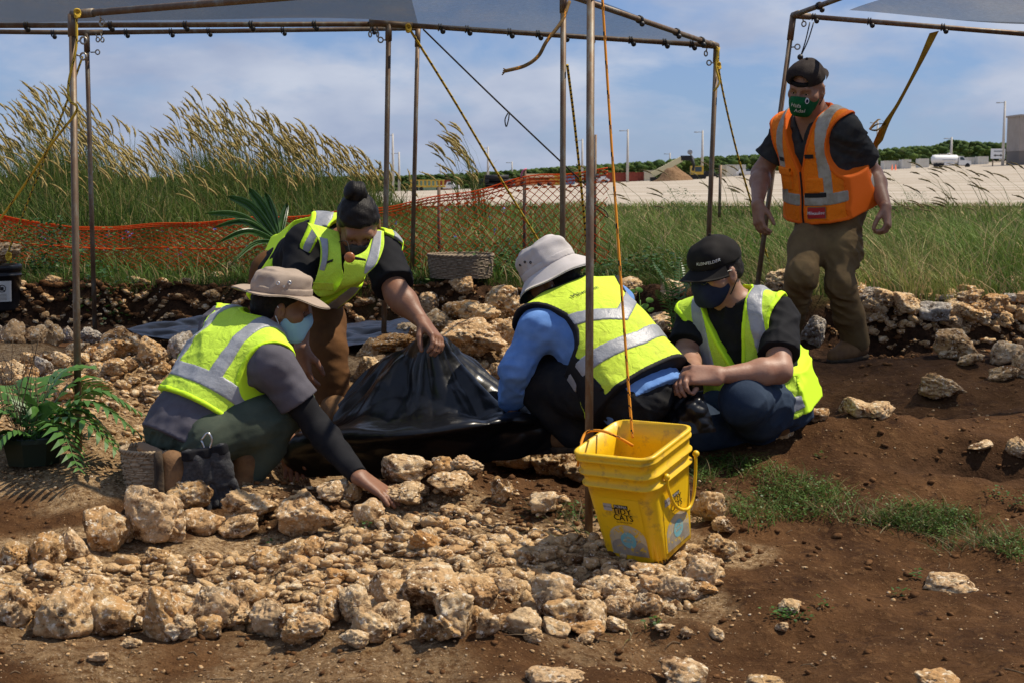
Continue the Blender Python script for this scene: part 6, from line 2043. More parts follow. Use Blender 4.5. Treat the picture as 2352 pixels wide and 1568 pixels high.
# ------------------------------------------------------------------ woven baskets
mat('palm_weave', (0.40, 0.30, 0.19), (0.27, 0.195, 0.12), scale=40, rough=0.8, bump=.4, bscale=120, rand=.12)
mat('palm_weave_pale', (0.26, 0.20, 0.135), (0.18, 0.135, 0.09), scale=40, rough=0.8, bump=.4, bscale=120, rand=.12)
def basket(pos, rt, rb, h, label, strips, matname, ang=0.9, bag=False, oval=1.0):
    root = empty('woven_basket', pos, label, 'basket')
    def wall(t, a, off):
        r = rb + (rt - rb) * math.sin(t * math.pi / 2 * .95) ** .8 + off
        return np.array([r * math.cos(a), r * math.sin(a) * oval, h * t])
    nrows = 16; meshes = {}
    base = MB().lathe([(.001, .004), (rb, .004), (rb + (rt - rb) * .45, h * .25), (rb + (rt - rb) * .8, h * .55), (rt * .985, h * .97), (rt * .955, h * .97), (rb * .9, .02), (.001, .012)], (0, 0, 0), 40)
    o = base.build('lining', MATS[matname], None); o.parent = root; o.scale = (1, oval, 1)
    # diagonal strips, one object each, over-and-under
    for sgn in (1, -1):
        for k in range(strips):
            V_, F_ = [], []
            w_ = math.pi / strips * 0.86
            a0 = 2 * math.pi * k / strips
            for i in range(nrows + 1):
                t = i / nrows
                a = a0 + sgn * ang * t
                off = .0022 + .0022 * math.cos(math.pi * (i * 1.0) + (0 if sgn > 0 else math.pi) + k * math.pi)
                for e in (-1, 1):
                    V_.append(wall(t, a + e * w_, off))
            F_ = [(2 * i, 2 * i + 1, 2 * i + 3, 2 * i + 2) for i in range(nrows)]
            o = MB().raw(V_, F_).build('strip', MATS[matname], None, False); o.parent = root
    rim = MB()
    for ph in (0, math.pi):
        rim.tube([np.array([(rt + .004 * math.cos(22 * a + ph)) * math.cos(a), (rt + .004 * math.cos(22 * a + ph)) * math.sin(a) * oval, h + .005 * math.sin(22 * a + ph)]) for a in np.linspace(0, 6.2832, 150)], .0048, 6, cap=False)
    o = rim.build('rim', MATS[matname], None); o.parent = root
    return root
bpL, _ = hit(334, 1134); bpL[1] += .09; bpL[2] = gz(bpL[0], bpL[1])
basket(bpL, .102, .086, .135, 'brown woven palm basket with clear plastic inside, beside the kneeling boot', 15, 'palm_weave')
mm, n_, l_, b_ = nt('clear_film'); b_.inputs['Base Color'].default_value = (0.6, 0.62, 0.63, 1); b_.inputs['Roughness'].default_value = .15; b_.inputs['Alpha'].default_value = .45; MATS['clear_film'] = mm
ctrl = [[bpL + np.array([-.03 + .03 * i, -.03 + .03 * j, .095 + .03 * math.sin(i * 2.1 + j * 1.7)]) for i in range(4)] for j in range(4)]
o = sheet('plastic_bag', ctrl, 30, 30, 4, .006, 60, 'clear_film'); tag(o, 'crumpled clear plastic bag lying in the woven basket', 'plastic bag')
bpM, _ = hit(1056, 664); bpM[1] += .16; bpM[2] = gz(bpM[0], bpM[1])
basket(bpM, .196, .182, .135, 'pale woven palm basket standing alone on the turf by the netting', 26, 'palm_weave_pale', ang=.7)
# ------------------------------------------------------------------ vegetation
mat('blade', (1, 1, 1), (0.72, 0.72, 0.72), scale=3, rough=0.65, spec=0.25, attr='tint', transl=0.3)
mat('plume', (1, 1, 1), (0.78, 0.78, 0.78), scale=40, rough=0.9, spec=0.1, attr='tint', transl=0.35)
mat('leaf', (1, 1, 1), (0.7, 0.7, 0.7), scale=12, rough=0.5, spec=0.35, attr='tint', transl=0.25)
mat('fern_green', (0.055, 0.145, 0.024), (0.085, 0.19, 0.034), scale=20, rough=0.45, spec=0.4, transl=0.2)
mat('palm_green', (0.040, 0.100, 0.022), (0.060, 0.135, 0.030), scale=30, rough=0.35, spec=0.5, transl=0.2)
mat('seedling_green', (0.10, 0.22, 0.020), (0.13, 0.26, 0.03), scale=20, rough=0.4, spec=0.4, transl=0.25)
mat('twig', (0.10, 0.065, 0.035), (0.17, 0.12, 0.07), scale=40, rough=0.9)
mat('pot_green', (0.008, 0.020, 0.012), rough=0.5)
mat('flower_blue', (0.10, 0.09, 0.42), rough=0.7)

def blades(base, height, lean, width, tint, rows=4, bend=1.0, rng=RNG):
    """ribbons: base (N,3), height (N), lean (N,2) horizontal travel of the tip"""
    N = len(base)
    az = rng.random(N) * 6.283
    sd = np.stack([np.cos(az), np.sin(az) * .6, np.zeros(N)], 1)
    V = np.zeros((N, rows, 2, 3))
    for k in range(rows):
        t = k / (rows - 1)
        c = base + np.stack([lean[:, 0] * t ** (1 + bend), lean[:, 1] * t ** (1 + bend), height * (t - 0.18 * bend * t ** 3)], 1)
        w = (width * (1 - t) ** .7)[:, None]
        if k == rows - 1: w = w + width[:, None] * .06
        V[:, k, 0] = c - sd * w; V[:, k, 1] = c + sd * w
    i0 = (np.arange(N) * rows * 2)[:, None]
    F = []
    for k in range(rows - 1):
        F.append(i0 + np.array([2 * k, 2 * k + 1, 2 * k + 3, 2 * k + 2])[None])
    F = np.concatenate(F, 0)
    C_ = np.repeat(tint, rows * 2, 0)
    return V.reshape(-1, 3), F, C_
def merge(parts):
    Vs, Fs, Cs, o = [], [], [], 0
    for V, F, C_ in parts:
        Vs.append(V); Fs.append(F + o); Cs.append(C_); o += len(V)
    return np.vstack(Vs), np.vstack(Fs), np.vstack(Cs)
def veg(name, parts, matname, label, cat, kind='stuff', parent=None):
    V, F, C_ = merge(parts)
    me = mesh_from(name, V, F, False); add_color(me, C_)
    o = link(name, me, MATS[matname], parent)
    if label: tag(o, label, cat, kind=kind)
    return o
def tints(N, a, b, rng=RNG, dry=None, pdry=0.0):
    t = rng.random((N, 1)); c = np.array(a) * (1 - t) + np.array(b) * t
    if dry is not None:
        k = rng.random(N) < pdry; c[k] = np.array(dry) * (0.7 + .6 * rng.random((k.sum(), 1)))
    return c
def ground_pts(x, y): return np.stack([x, y, ground_z(x, y)], 1)

# meadow on the right and behind the netting: denser near, taller clumps by noise
def meadow(n, xr, yr, hr, wr, a, b, dry, pdry, seed, leanx=-0.12, power=1.6, edge=None):
    r = np.random.default_rng(seed)
    u = r.random(n) ** power
    y = yr[0] + (yr[1] - yr[0]) * u
    half = y * 0.40 + 0.5
    x = np.clip(xr[0], -1e9, 1e9) + 0 * y + (r.random(n) * (np.minimum(xr[1], half) - np.maximum(xr[0], -half))) if False else np.maximum(xr[0], -half) + r.random(n) * (np.minimum(xr[1], half) - np.maximum(xr[0], -half))
    P = ground_pts(x, y)
    k = P[:, 1] > bank_y(P[:, 0]) + 0.12
    P = P[k]; N = len(P)
    cl = SineNoise(seed, 10, 0.6)(np.column_stack([P[:, 0], P[:, 1] * .6, np.zeros(N)]))
    h = (hr[0] + (hr[1] - hr[0]) * r.random(N)) * np.clip(1 + 0.30 * cl, .35, 1.7)
    h *= 0.45 + 0.55 * smooth(0.1, 1.2, P[:, 1] - bank_y(P[:, 0]))
    h *= np.interp(P[:, 1], [8, 11, 15, 22, 31], [.95, .80, .55, .42, .42])
    lean = np.stack([leanx * h * 2.0 + h * .5 * r.normal(size=N), h * .3 * r.normal(size=N)], 1)
    w = (wr[0] + (wr[1] - wr[0]) * r.random(N)) * np.clip(P[:, 1] / 9, 1, 3)
    tn = tints(N, a, b, r, dry, pdry)
    c2 = SineNoise(seed + 9, 10, 0.45)(np.column_stack([P[:, 0], P[:, 1] * .5, np.zeros(N)]))
    k2 = np.clip(.20 * c2, 0, .35)[:, None] * r.random((N, 1)) * 1.4
    tn = tn * (1 - k2) + np.array(dry) * k2
    return blades(P, h, lean, w, tn * (1 + .18 * cl[:, None]), rng=r)
G1, G2, DRY = (0.062, 0.120, 0.017), (0.19, 0.26, 0.05), (0.42, 0.31, 0.15)
veg('meadow_grass', [meadow(26000, (0.6, 14), (7.6, 31), (.20, .38), (.003, .006), G1, G2, DRY, .20, 51),
                     meadow(9000, (0.4, 14), (7.6, 13), (.16, .34), (.002, .005), G1, (0.14, .24, .04), DRY, .20, 52, power=1.0),
                     meadow(14000, (-4.5, 0.9), (8.4, 14), (.10, .26), (.003, .006), (0.035, .09, .012), (.12, .20, .03), DRY, .12, 53, power=1.0),
                     meadow(16000, (-12, 2), (9.6, 31), (.22, .45), (.003, .007), G1, G2, DRY, .22, 54)],
    'blade', 'green and straw-coloured meadow grass beyond the trench', 'grass')
# a few tall seed stalks over the meadow
r = np.random.default_rng(61)
def plumes(n_or_base, hts, leanx, seed, plen=(.12, .20), prad=.0085, stalk=True, leafy=3, tint=((0.36, .27, .09), (.60, .47, .20))):
    r = np.random.default_rng(seed)
    B = n_or_base; N = len(B); parts_b, parts_p = [], []
    h = hts; lx = leanx * h * (0.7 + .6 * r.random(N)) + .05 * r.normal(size=N); ly = .12 * h * r.normal(size=N)
    # stalk as ribbon with a bend near the top
    rows = 6
    az = r.random(N) * 6.28
    sd = np.stack([np.cos(az), np.sin(az) * .5, 0 * az], 1)
    V = np.zeros((N, rows, 2, 3)); cen = []
    for k in range(rows):
        t = k / (rows - 1)
        c = B + np.stack([lx * t ** 3.2, ly * t ** 2, h * (t - .08 * t ** 6)], 1); cen.append(c)
        w = (.0028 * (1 - .5 * t)) * np.clip(B[:, 1] / 9, 1, 2)
        V[:, k, 0] = c - sd * w[:, None]; V[:, k, 1] = c + sd * w[:, None]
    i0 = (np.arange(N) * rows * 2)[:, None]
    F = np.concatenate([i0 + np.array([2 * k, 2 * k + 1, 2 * k + 3, 2 * k + 2])[None] for k in range(rows - 1)], 0)
    parts_b.append((V.reshape(-1, 3), F, np.repeat(tints(N, (.10, .15, .03), (.24, .25, .08), r), rows * 2, 0)))
    # leaves on the stalk
    for q in range(leafy):
        f = r.uniform(.05, .55, N)
        pos = B + np.stack([lx * f ** 2.4, ly * f ** 2, h * f], 1)
        L_ = h * r.uniform(.25, .5, N)
        a = r.random(N) * 6.283
        parts_b.append(blades(pos, L_ * .62, np.stack([np.cos(a) * L_ * .55 + leanx * L_ * .8, np.sin(a) * L_ * .4], 1), np.full(N, .0045), tints(N, (.045, .105, .014), (.16, .22, .04), r, (.34, .27, .10), .14), rng=r))
    # plume: a bent spindle of rings with ragged radius
    tip = cen[-1]; dr = cen[-1] - cen[-2]; dr /= np.linalg.norm(dr, axis=1)[:, None]
    L_ = r.uniform(*plen, N)
    K, S = 8, 5
    pv = np.zeros((N, K, S, 3))
    side = np.cross(dr, np.array([0, 1.0, 0])); side /= np.linalg.norm(side, axis=1)[:, None] + 1e-9
    sd2 = np.cross(dr, side)
    for k in range(K):
        t = k / (K - 1)
        droop = np.stack([np.sign(leanx) * L_ * .30 * t ** 2, 0 * L_, -L_ * .22 * t ** 2.2], 1)
        c = tip + dr * (L_ * t)[:, None] + droop
        rad = prad * math.sin(math.pi * (0.08 + .90 * t)) ** .6 * (0.75 + .5 * r.random(N)) * np.clip(B[:, 1] / 11, .8, 1.8)
        for s_ in range(S):
            a = 6.283 * s_ / S + k * .6
            pv[:, k, s_] = c + (side * math.cos(a) + sd2 * math.sin(a)) * (rad * (.7 + .6 * r.random(N)))[:, None]
    i0 = (np.arange(N) * K * S)[:, None]; Fp = []
    for k in range(K - 1):
        for s_ in range(S):
            Fp.append(i0 + np.array([k * S + s_, k * S + (s_ + 1) % S, (k + 1) * S + (s_ + 1) % S, (k + 1) * S + s_])[None])
    parts_p.append((pv.reshape(-1, 3), np.concatenate(Fp, 0), np.repeat(tints(N, *tint, r), K * S, 0)))
    # bristles so the outline is feathery
    nb = 12
    pb, Lb, ln = [], [], []
    for q in range(nb):
        t = r.random(N)
        droop = np.stack([np.sign(leanx) * L_ * .30 * t ** 2, 0 * L_, -L_ * .22 * t ** 2.2], 1)
        c = tip + dr * (L_ * t)[:, None] + droop
        v = dr * .9 + side * r.normal(size=(N, 1)) * .9 + sd2 * r.normal(size=(N, 1)) * .7
        v /= np.linalg.norm(v, axis=1)[:, None]
        ll = prad * r.uniform(1.3, 2.3, N) * np.clip(B[:, 1] / 11, .8, 1.8)
        e = c + v * ll[:, None]
        w = np.cross(v, np.array([0.0, 1, 0.2])) * (.0018 * np.clip(B[:, 1] / 9, 1, 2))[:, None]
        pb.append(np.stack([c - w, c + w, e + w * .3, e - w * .3], 1))
    pb = np.concatenate(pb, 0)
    parts_p.append((pb.reshape(-1, 3), np.arange(len(pb) * 4).reshape(-1, 4), np.repeat(tints(len(pb), *tint, r), 4, 0)))
    return parts_b, parts_p
def clump_pts(cx, cy, n, rad, seed):
    r = np.random.default_rng(seed)
    a = r.random(n) * 6.283; q = rad * np.sqrt(r.random(n))
    return ground_pts(cx + q * np.cos(a), cy + q * np.sin(a) * .8)
B_, H_ = [], []
# (px of the clump, depth, number, radius, height)
CL = [(-60, 15.5, 90, .8, 1.02), (60, 15, 120, .6, 1.22), (165, 14, 190, .45, 1.60), (130, 13, 120, .55, 1.50), (260, 13.5, 120, .42, 1.32), (360, 14, 60, .5, 1.00), (480, 15.5, 150, .42, 1.58), (570, 14.5, 190, .5, 1.46),
      (640, 13.5, 190, .5, 1.28), (720, 14, 150, .5, 1.18), (795, 14, 120, .45, 1.02), (850, 14.5, 50, .4, .86), (910, 15, 14, .4, .75), (40, 11.3, 50, .5, .95), (330, 11, 40, .5, .85), (240, 11.2, 60, .5, 1.0), (430, 12, 70, .6, 1.02), (760, 12, 60, .5, .95), (600, 11.5, 40, .5, .80)]
for i, (px, d, n_, rad, h) in enumerate(CL):
    n_ = int(n_ * .52); h *= .90
    p = W(px, 410, d); b = clump_pts(p[0], p[1], n_, rad, 200 + i); B_.append(b)
    rr_ = np.random.default_rng(300 + i); off = np.hypot(b[:, 0] - p[0], b[:, 1] - p[1]) / rad
    H_.append(h * (1.0 - .30 * off ** 2) * rr_.uniform(.78, 1.12, n_))
pb_, pp_ = plumes(np.vstack(B_), np.concatenate(H_), -.075, 71, leafy=6)
# green leaf skirts of the clumps
for i, (px, d, n_, rad, h) in enumerate(CL):
    p = W(px, 410, d); b = clump_pts(p[0], p[1], n_ * 6, rad * 1.15, 400 + i); r = np.random.default_rng(500 + i); N = len(b)
    hh = h * r.uniform(.35, .78, N)
    pb_.append(blades(b, hh, np.stack([-.08 * hh + .28 * hh * r.normal(size=N), .2 * hh * r.normal(size=N)], 1), np.full(N, .006), tints(N, (.045, .100, .013), (.17, .22, .040), r, (.34, .26, .10), .15), rng=r))
tg = veg('tall_plume_grass', pb_, 'blade', 'tall wind-bent grass with tan feathery plumes behind the orange netting', 'tall grass')
veg('plume', pp_, 'plume', None, None, None, tg)['kind'] = 'stuff'
# the lone clump by the netting post
p = W(1085, 470, 12.5)
root = empty('plume_grass_clump', (p[0], p[1], gz(p[0], p[1])), 'lone clump of plumed grass rising above the netting before the gravel pad', 'grass clump')
b = clump_pts(p[0], p[1], 38, .18, 900); rr_ = np.random.default_rng(901)
pb_, pp_ = plumes(b, rr_.uniform(.55, 1.10, len(b)), -.14, 902, leafy=5)
veg('stalk', pb_, 'blade', None, None, None, root); veg('plume', pp_, 'plume', None, None, None, root)
# stray seed heads in the right meadow
B_ = []
for (px, d, n_) in ((1530, 12, 8), (1700, 14, 8), (2060, 11, 10), (2130, 12, 12), (2190, 12.5, 14), (2260, 12, 12), (2330, 12, 10), (1990, 13, 6), (1760, 11, 5), (1450, 12, 6)):
    p = W(px, 460, d); B_.append(clump_pts(p[0], p[1], n_, .35, int(px)))
B_ = np.vstack(B_); rr_ = np.random.default_rng(77)
pb_, pp_ = plumes(B_, rr_.uniform(.35, .78, len(B_)), -.35, 78, plen=(.07, .13), prad=.006, leafy=1, tint=((.20, .16, .08), (.34, .27, .14)))
sh_ = veg('seed_stalks', pb_, 'blade', 'thin nodding seed stalks standing over the right-hand meadow', 'grass')
veg('seed_head', pp_, 'plume', None, None, None, sh_)['kind'] = 'stuff'

# broad-leaved weeds
def leaf_cloud(P, size, tint, seed, up=0.5):
    """many small folded leaves at points P"""
    r = np.random.default_rng(seed); N = len(P)
    a = r.random(N) * 6.283; el = r.uniform(-.2, .9, N)
    d = np.stack([np.cos(a) * np.cos(el), np.sin(a) * np.cos(el), np.sin(el) * up], 1)
    s = np.cross(d, np.stack([r.normal(size=N) * .3, r.normal(size=N) * .3, np.ones(N)], 1)); s /= np.linalg.norm(s, axis=1)[:, None] + 1e-9
    n_ = np.cross(s, d)
    L_ = (size[0] + (size[1] - size[0]) * r.random(N))[:, None]
    V = np.stack([P, P + d * L_ * .45 + s * L_ * .30 + n_ * L_ * .08, P + d * L_, P + d * L_ * .45 - s * L_ * .30 + n_ * L_ * .08], 1)
    return V.reshape(-1, 3), np.arange(N * 4).reshape(-1, 4), np.repeat(tint, 4, 0)
def weed_pts(px, py, n, w, h, seed, d=None):
    r = np.random.default_rng(seed)
    P, dd = hit(px, py)
    a = r.random(n) * 6.283; q = np.sqrt(r.random(n)); z = r.random(n)
    x = P[0] + q * np.cos(a) * w * (1 - .5 * z); y = P[1] + q * np.sin(a) * w * .8 * (1 - .5 * z)
    return np.stack([x, y, ground_z(x, y) + z * h], 1)
parts = []
r = np.random.default_rng(88)
for k in range(150):       # weeds through and behind the netting
    px = r.uniform(-40, 1250); py = r.uniform(560, 640) if px < 760 else r.uniform(590, 650)
    n_ = int(r.integers(25, 70)); h = r.uniform(.10, .34)
    g_ = r.random()
    parts.append(leaf_cloud(weed_pts(px, py, n_, r.uniform(.10, .24), h, 1000 + k), (.018, .045), tints(n_, (.020, .065, .008), (.055 + .05 * g_, .14, .02), r), 2000 + k))
for k in range(60):        # weeds in the right meadow and trench lip
    px = r.uniform(1400, 2380); py = r.uniform(560, 650)
    n_ = int(r.integers(20, 60))
    parts.append(leaf_cloud(weed_pts(px, py, n_, r.uniform(.10, .22), r.uniform(.06, .22), 3000 + k), (.012, .030), tints(n_, (.025, .07, .010), (.08, .15, .025), r), 4000 + k))
for px, py, w_, h_, n_ in ((120, 640, .26, .38, 520), (1260, 640, .28, .22, 300), (1180, 640, .22, .20, 200), (1500, 640, .3, .16, 260), (1400, 650, .25, .14, 200), (230, 655, .25, .12, 160), (1560, 500, .5, .45, 320), (2100, 470, .6, .3, 300)):
    parts.append(leaf_cloud(weed_pts(px, py, n_, w_, h_, int(px) + 5), (.022, .05), tints(n_, (.018, .060, .008), (.05, .13, .018), r), int(px) + 6))
wd = veg('weeds', parts, 'leaf', 'low broad-leaved weeds growing along the netting and trench lip', 'weeds')
bl_ = []
for k in range(45):
    px, py = (r.uniform(60, 760), r.uniform(520, 590)) if k < 32 else (r.uniform(900, 1200), r.uniform(480, 620))
    c = W(px, py, 9.6)
    for q in range(7):
        bl_.append((c + r.normal(size=3) * [.006, .006, .014]))
bl_ = np.array(bl_)
veg('flower', [leaf_cloud(bl_, (.012, .020), tints(len(bl_), (.08, .07, .40), (.14, .12, .55), r), 5, up=1)], 'leaf', None, None, None, wd)['kind'] = 'stuff'

# grass and clover patch in the foreground soil
parts = []
PATCH = [(1585, 1075), (1700, 1060), (1800, 1085), (1900, 1110), (1990, 1150), (2080, 1160), (2200, 1180), (2352, 1220), (2352, 1300), (2260, 1265), (2180, 1255), (2060, 1215), (1940, 1205), (1800, 1200), (1720, 1240), (1690, 1190), (1600, 1130)]
rp = random.Random(9); pts = []
while len(pts) < 3400: 
    x_, y_ = poly_pick(rp, PATCH)
    if math.sin(x_ * .021 + 1) + math.sin(y_ * .06 + x_ * .011) + rp.gauss(0, .8) > -0.35: pts.append(hit(x_, y_)[0])
pts = np.array(pts); r = np.random.default_rng(15); N = len(pts)
sel = r.random(N) < .55
b = pts[sel]; n_ = len(b); hh = r.uniform(.02, .075, n_)
parts_g = [blades(b, hh, np.stack([hh * r.normal(size=n_) * 1.1, hh * r.normal(size=n_)], 1), np.full(n_, .0018), tints(n_, (.045, .095, .012), (.14, .21, .035), r, (.28, .20, .09), .22), rng=r)]
q = pts[~sel] + np.stack([0 * pts[~sel][:, 0], 0 * pts[~sel][:, 0], r.uniform(.004, .035, (~sel).sum())], 1)
parts_l = [leaf_cloud(np.repeat(q, 2, 0) + r.normal(size=(2 * len(q), 3)) * .006, (.007, .016), tints(2 * len(q), (.035, .090, .012), (.11, .20, .03), r), 16)]
# matted long blades
for (cx, cy, n_) in ((2120, 1215, 170), (2250, 1250, 140), (1980, 1195, 90), (1560, 1200, 60), (1300, 1190, 60), (1310, 1230, 30), (1480, 1455, 14)):
    c, _ = hit(cx, cy)
    b = ground_pts(c[0] + r.normal(size=n_) * .07, c[1] + r.normal(size=n_) * .03); hh = r.uniform(.03, .06, n_)
    parts_g.append(blades(b, hh, np.stack([r.normal(size=n_) * .07 - .02, r.normal(size=n_) * .05], 1), np.full(n_, .0022), tints(n_, (.040, .085, .014), (.13, .18, .05), r, (.24, .19, .10), .35), rng=r, bend=.4))
for (cx, cy, n_, s_) in ((1650, 1065, 120, .05), (2105, 1330, 16, .012), (2060, 1372, 16, .012), (1885, 1398, 14, .012), (1812, 1425, 70, .03), (1885, 1055, 12, .012), (2290, 1145, 40, .03), (2350, 1165, 30, .03), (1330, 1180, 90, .06), (845, 1218, 10, .01), (625, 1250, 10, .012), (1500, 1440, 12, .012), (300, 1230, 8, .01)):
    c, _ = hit(cx, cy)
    p3 = np.stack([c[0] + r.normal(size=n_) * s_, c[1] + r.normal(size=n_) * s_ * .5, np.zeros(n_)], 1); p3[:, 2] = ground_z(p3[:, 0], p3[:, 1]) + r.uniform(.003, .03, n_)
    parts_l.append(leaf_cloud(p3, (.010, .020), tints(n_, (.025, .085, .010), (.07, .17, .02), r), int(cx)))
gp = veg('grass_patch', parts_g, 'blade', 'patch of trampled grass and clover on the soil behind the yellow bucket', 'grass')
veg('clover', parts_l, 'leaf', None, None, None, gp)['kind'] = 'stuff'
# short turf fringe hanging over the trench lip
n_ = 5200; x_ = r.uniform(-3.6, .9, n_); b = ground_pts(x_, bank_y(x_) + .10 + r.exponential(.25, n_)); hh = r.uniform(.02, .09, n_)
parts = [blades(b, hh, np.stack([r.normal(size=n_) * hh, -hh * .8 + r.normal(size=n_) * hh * .6], 1), np.full(n_, .0028), tints(n_, (.028, .070, .010), (.09, .15, .025), r, (.22, .17, .08), .2), rng=r)]
veg('turf_fringe', parts, 'blade', 'short turf fringe along the lip of the back trench', 'grass')
# dead roots and twigs on the soil
tw = MB()
for k in range(70):
    px, py = (r.uniform(0, 2352), r.uniform(1180, 1560)) if k < 45 else (r.uniform(900, 1600), r.uniform(1080, 1250))
    c, _ = hit(px, py); a = r.random() * 6.28; L_ = r.uniform(.02, .08)
    p0 = c; p1 = c + [math.cos(a) * L_ * .5, math.sin(a) * L_ * .5, .008]; p2 = c + [math.cos(a + .4) * L_, math.sin(a + .4) * L_, .004]
    tw.tube(spline([p0, p1, p2], 5), .0014, 4)
tag(tw.build('twigs', MATS['twig']), 'thin dead roots and twigs lying on the soil', 'twigs', kind='stuff')
for px0, py0, px1, py1 in ((1560, 975, 1610, 955), (1575, 992, 1606, 990)):
    pass

# ------------------------------------------------------------------ potted fern
def frond(base, tip, rise, n, plen, pw, mname, parent, droop=.4, name='frond', lobes=True, twist=0.0):
    """arching frond with paired leaflets"""
    base = np.asarray(base, float); tip = np.asarray(tip, float)
    mid = (base + tip) / 2 + [0, 0, rise]
    R_ = spline([base, mid, tip], n + 2)
    mb = MB().tube(R_, np.linspace(.004, .0012, len(R_)), 5)
    T = np.gradient(R_, axis=0)
    for i in range(2, len(R_)):
        t = i / (len(R_) - 1)
        L_ = plen * (math.sin(math.pi * (0.10 + .84 * t)) ** .75)
        tn = nrm(T[i]); sd = nrm(np.cross(tn, [math.sin(twist), 0.25, math.cos(twist)])); nm = np.cross(sd, tn)
        for s_ in (-1, 1):
            d = nrm(sd * s_ + tn * .55)
            p0 = R_[i]; wv = tn * pw * (.5 + .5 * math.sin(math.pi * t))
            p1 = p0 + d * L_ * .5 + nm * L_ * .05 + np.array([0, 0, -droop * L_ * .10])
            p2 = p0 + d * L_ + np.array([0, 0, -droop * L_ * .5])
            mb.raw([p0 - wv * .55, p0 + wv * .55, p1 + wv, p1 - wv, p2], [(0, 1, 2, 3), (3, 2, 4)])
    return mb.build(name, MATS[mname], parent, False)
fp, _ = hit(60, 1085)
fp[1] += .08; fp[2] = gz(fp[0], fp[1])
fern = empty('potted_fern', fp, 'large dark green fern in a low green pot by the corner post', 'fern')
o = MB().lathe([(.0, 0), (.095, .0), (.112, .085), (.118, .085), (.118, .10), (.108, .10), (.098, .08), (0, .075)], (0, 0, 0), 8).build('pot', MATS['pot_green'], None, False); o.parent = fern
fb = fp + np.array([0, 0, .09])
rf = random.Random(4)
for (px, py, dd, rise) in ((205, 840, 5.45, .10), (110, 870, 5.5, .10), (330, 950, 5.3, .13), (340, 1010, 5.15, .14), (300, 1060, 5.05, .12), (180, 1075, 4.95, .10), (30, 940, 5.4, .10), (-50, 1010, 5.2, .1), (-30, 1050, 5.1, .06), (250, 900, 5.5, .12), (190, 1000, 5.3, .10), (-20, 900, 5.5, .10), (90, 940, 5.2, .06), (270, 1020, 5.3, .12)):
    tp_ = W(px, py, dd)
    tp_[2] = max(tp_[2], gz(tp_[0], tp_[1]) + .03)
    frond(fb + [rf.uniform(-.03, .03), rf.uniform(-.03, .03), 0], tp_, rise, 13, .115, .015, 'fern_green', fern, droop=.5, twist=rf.uniform(-.4, .4))
tw = MB()
for k in range(26):
    a = rf.uniform(0, 6.28); p0 = fb + [rf.uniform(-.06, .0), rf.uniform(-.04, .04), 0]
    p1 = p0 + [rf.uniform(-.12, .12), rf.uniform(-.06, .06), rf.uniform(.15, .38)]
    tw.tube(spline([p0, (p0 + p1) / 2 + [rf.uniform(-.03, .03), 0, 0], p1], 6), .0013, 4)
tw.build('dead_stem', MATS['twig'], fern)
# coconut seedling with pleated blades
sp0 = W(660, 610, 7.9); sp0[2] = gz(sp0[0], sp0[1])
cs_ = empty('coconut_seedling', sp0, 'young coconut palm seedling with broad pleated leaves beside the bending woman', 'palm seedling')
def pleated(base, tip, rise, width, parent, n=14, split=0.0):
    base = np.asarray(base, float); tip = np.asarray(tip, float)
    R_ = spline([base, (base + tip) / 2 + [0, 0, rise], tip], n)
    T = np.gradient(R_, axis=0); V, F = [], []
    K = 9
    for i in range(n):
        t = i / (n - 1); tn = nrm(T[i]); sd = nrm(np.cross(tn, [0.15, -1, .35])); nm = np.cross(sd, tn)
        w = width * math.sin(math.pi * min(1, .12 + .80 * t)) ** .8 * (1 if t < .99 else .15)
        for k in range(K):
            u = k / (K - 1) * 2 - 1
            V.append(R_[i] + sd * w * u + nm * (.006 * (k % 2) + .02 * abs(u)) - tn * abs(u) * width * .35)
    F = [(i * K + k, i * K + k + 1, (i + 1) * K + k + 1, (i + 1) * K + k) for i in range(n - 1) for k in range(K - 1)]
    return MB().raw(V, F).build('leaf', MATS['palm_green'], parent, False)
sb = W(640, 560, 7.85)
for (px, py, dd, rise, w_) in ((570, 432, 7.9, .03, .035), (520, 452, 7.8, .06, .030), (610, 445, 8.0, .02, .030), (470, 492, 7.7, .06, .022), (500, 560, 7.6, .06, .018), (530, 610, 7.5, .05, .014), (660, 470, 8.0, .02, .022), (490, 525, 7.7, .07, .018)):
    pleated(sb, W(px, py, dd), rise, w_, cs_)
MB().tube(spline([sp0, (sp0 + sb) / 2 + [.01, 0, 0], sb], 6), .012, 8).build('stem', MATS['palm_green'], cs_)
# small plants by the capped worker
sp0, _ = hit(1478, 770)
sp0 = W(1475, 742, 6.6)
sd_ = empty('seedling', (sp0[0], sp0[1], gz(sp0[0], sp0[1])), 'bright green seedling with round leaves between the two squatting workers', 'seedling')
top = W(1470, 690, 6.55)
MB().tube(spline([(sp0[0], sp0[1], gz(sp0[0], sp0[1])), top], 5), .004, 6).build('stem', MATS['seedling_green'], sd_)
for (px, py, s_) in ((1450, 672, .040), (1468, 666, .036), (1455, 700, .040), (1480, 705, .042), (1492, 690, .036), (1475, 725, .034), (1440, 690, .032), (1495, 712, .030)):
    c = W(px, py, 6.53); V = [c]
    ax1, ax2 = nrm([1, -.2, rf.uniform(-.4, .4)]), nrm([.1, .5, 1])
    for i in range(14):
        a = 6.283 * i / 14; V.append(c + (ax1 * math.cos(a) + ax2 * math.sin(a) * .75) * s_ * .5 + np.array([0, -.004 * math.cos(2 * a), 0]))
    mb = MB().raw(V, [(0, 1 + i, 1 + (i + 1) % 14) for i in range(14)])
    mb.tube([c, top - [0, 0, .05]], .0012, 4).build('leaf', MATS['seedling_green'], sd_)
f2 = W(1560, 690, 7.0); f2[2] = gz(f2[0], f2[1])
fr2 = empty('sword_fern', f2, 'arching sword fern growing at the bank behind the black cap', 'fern')
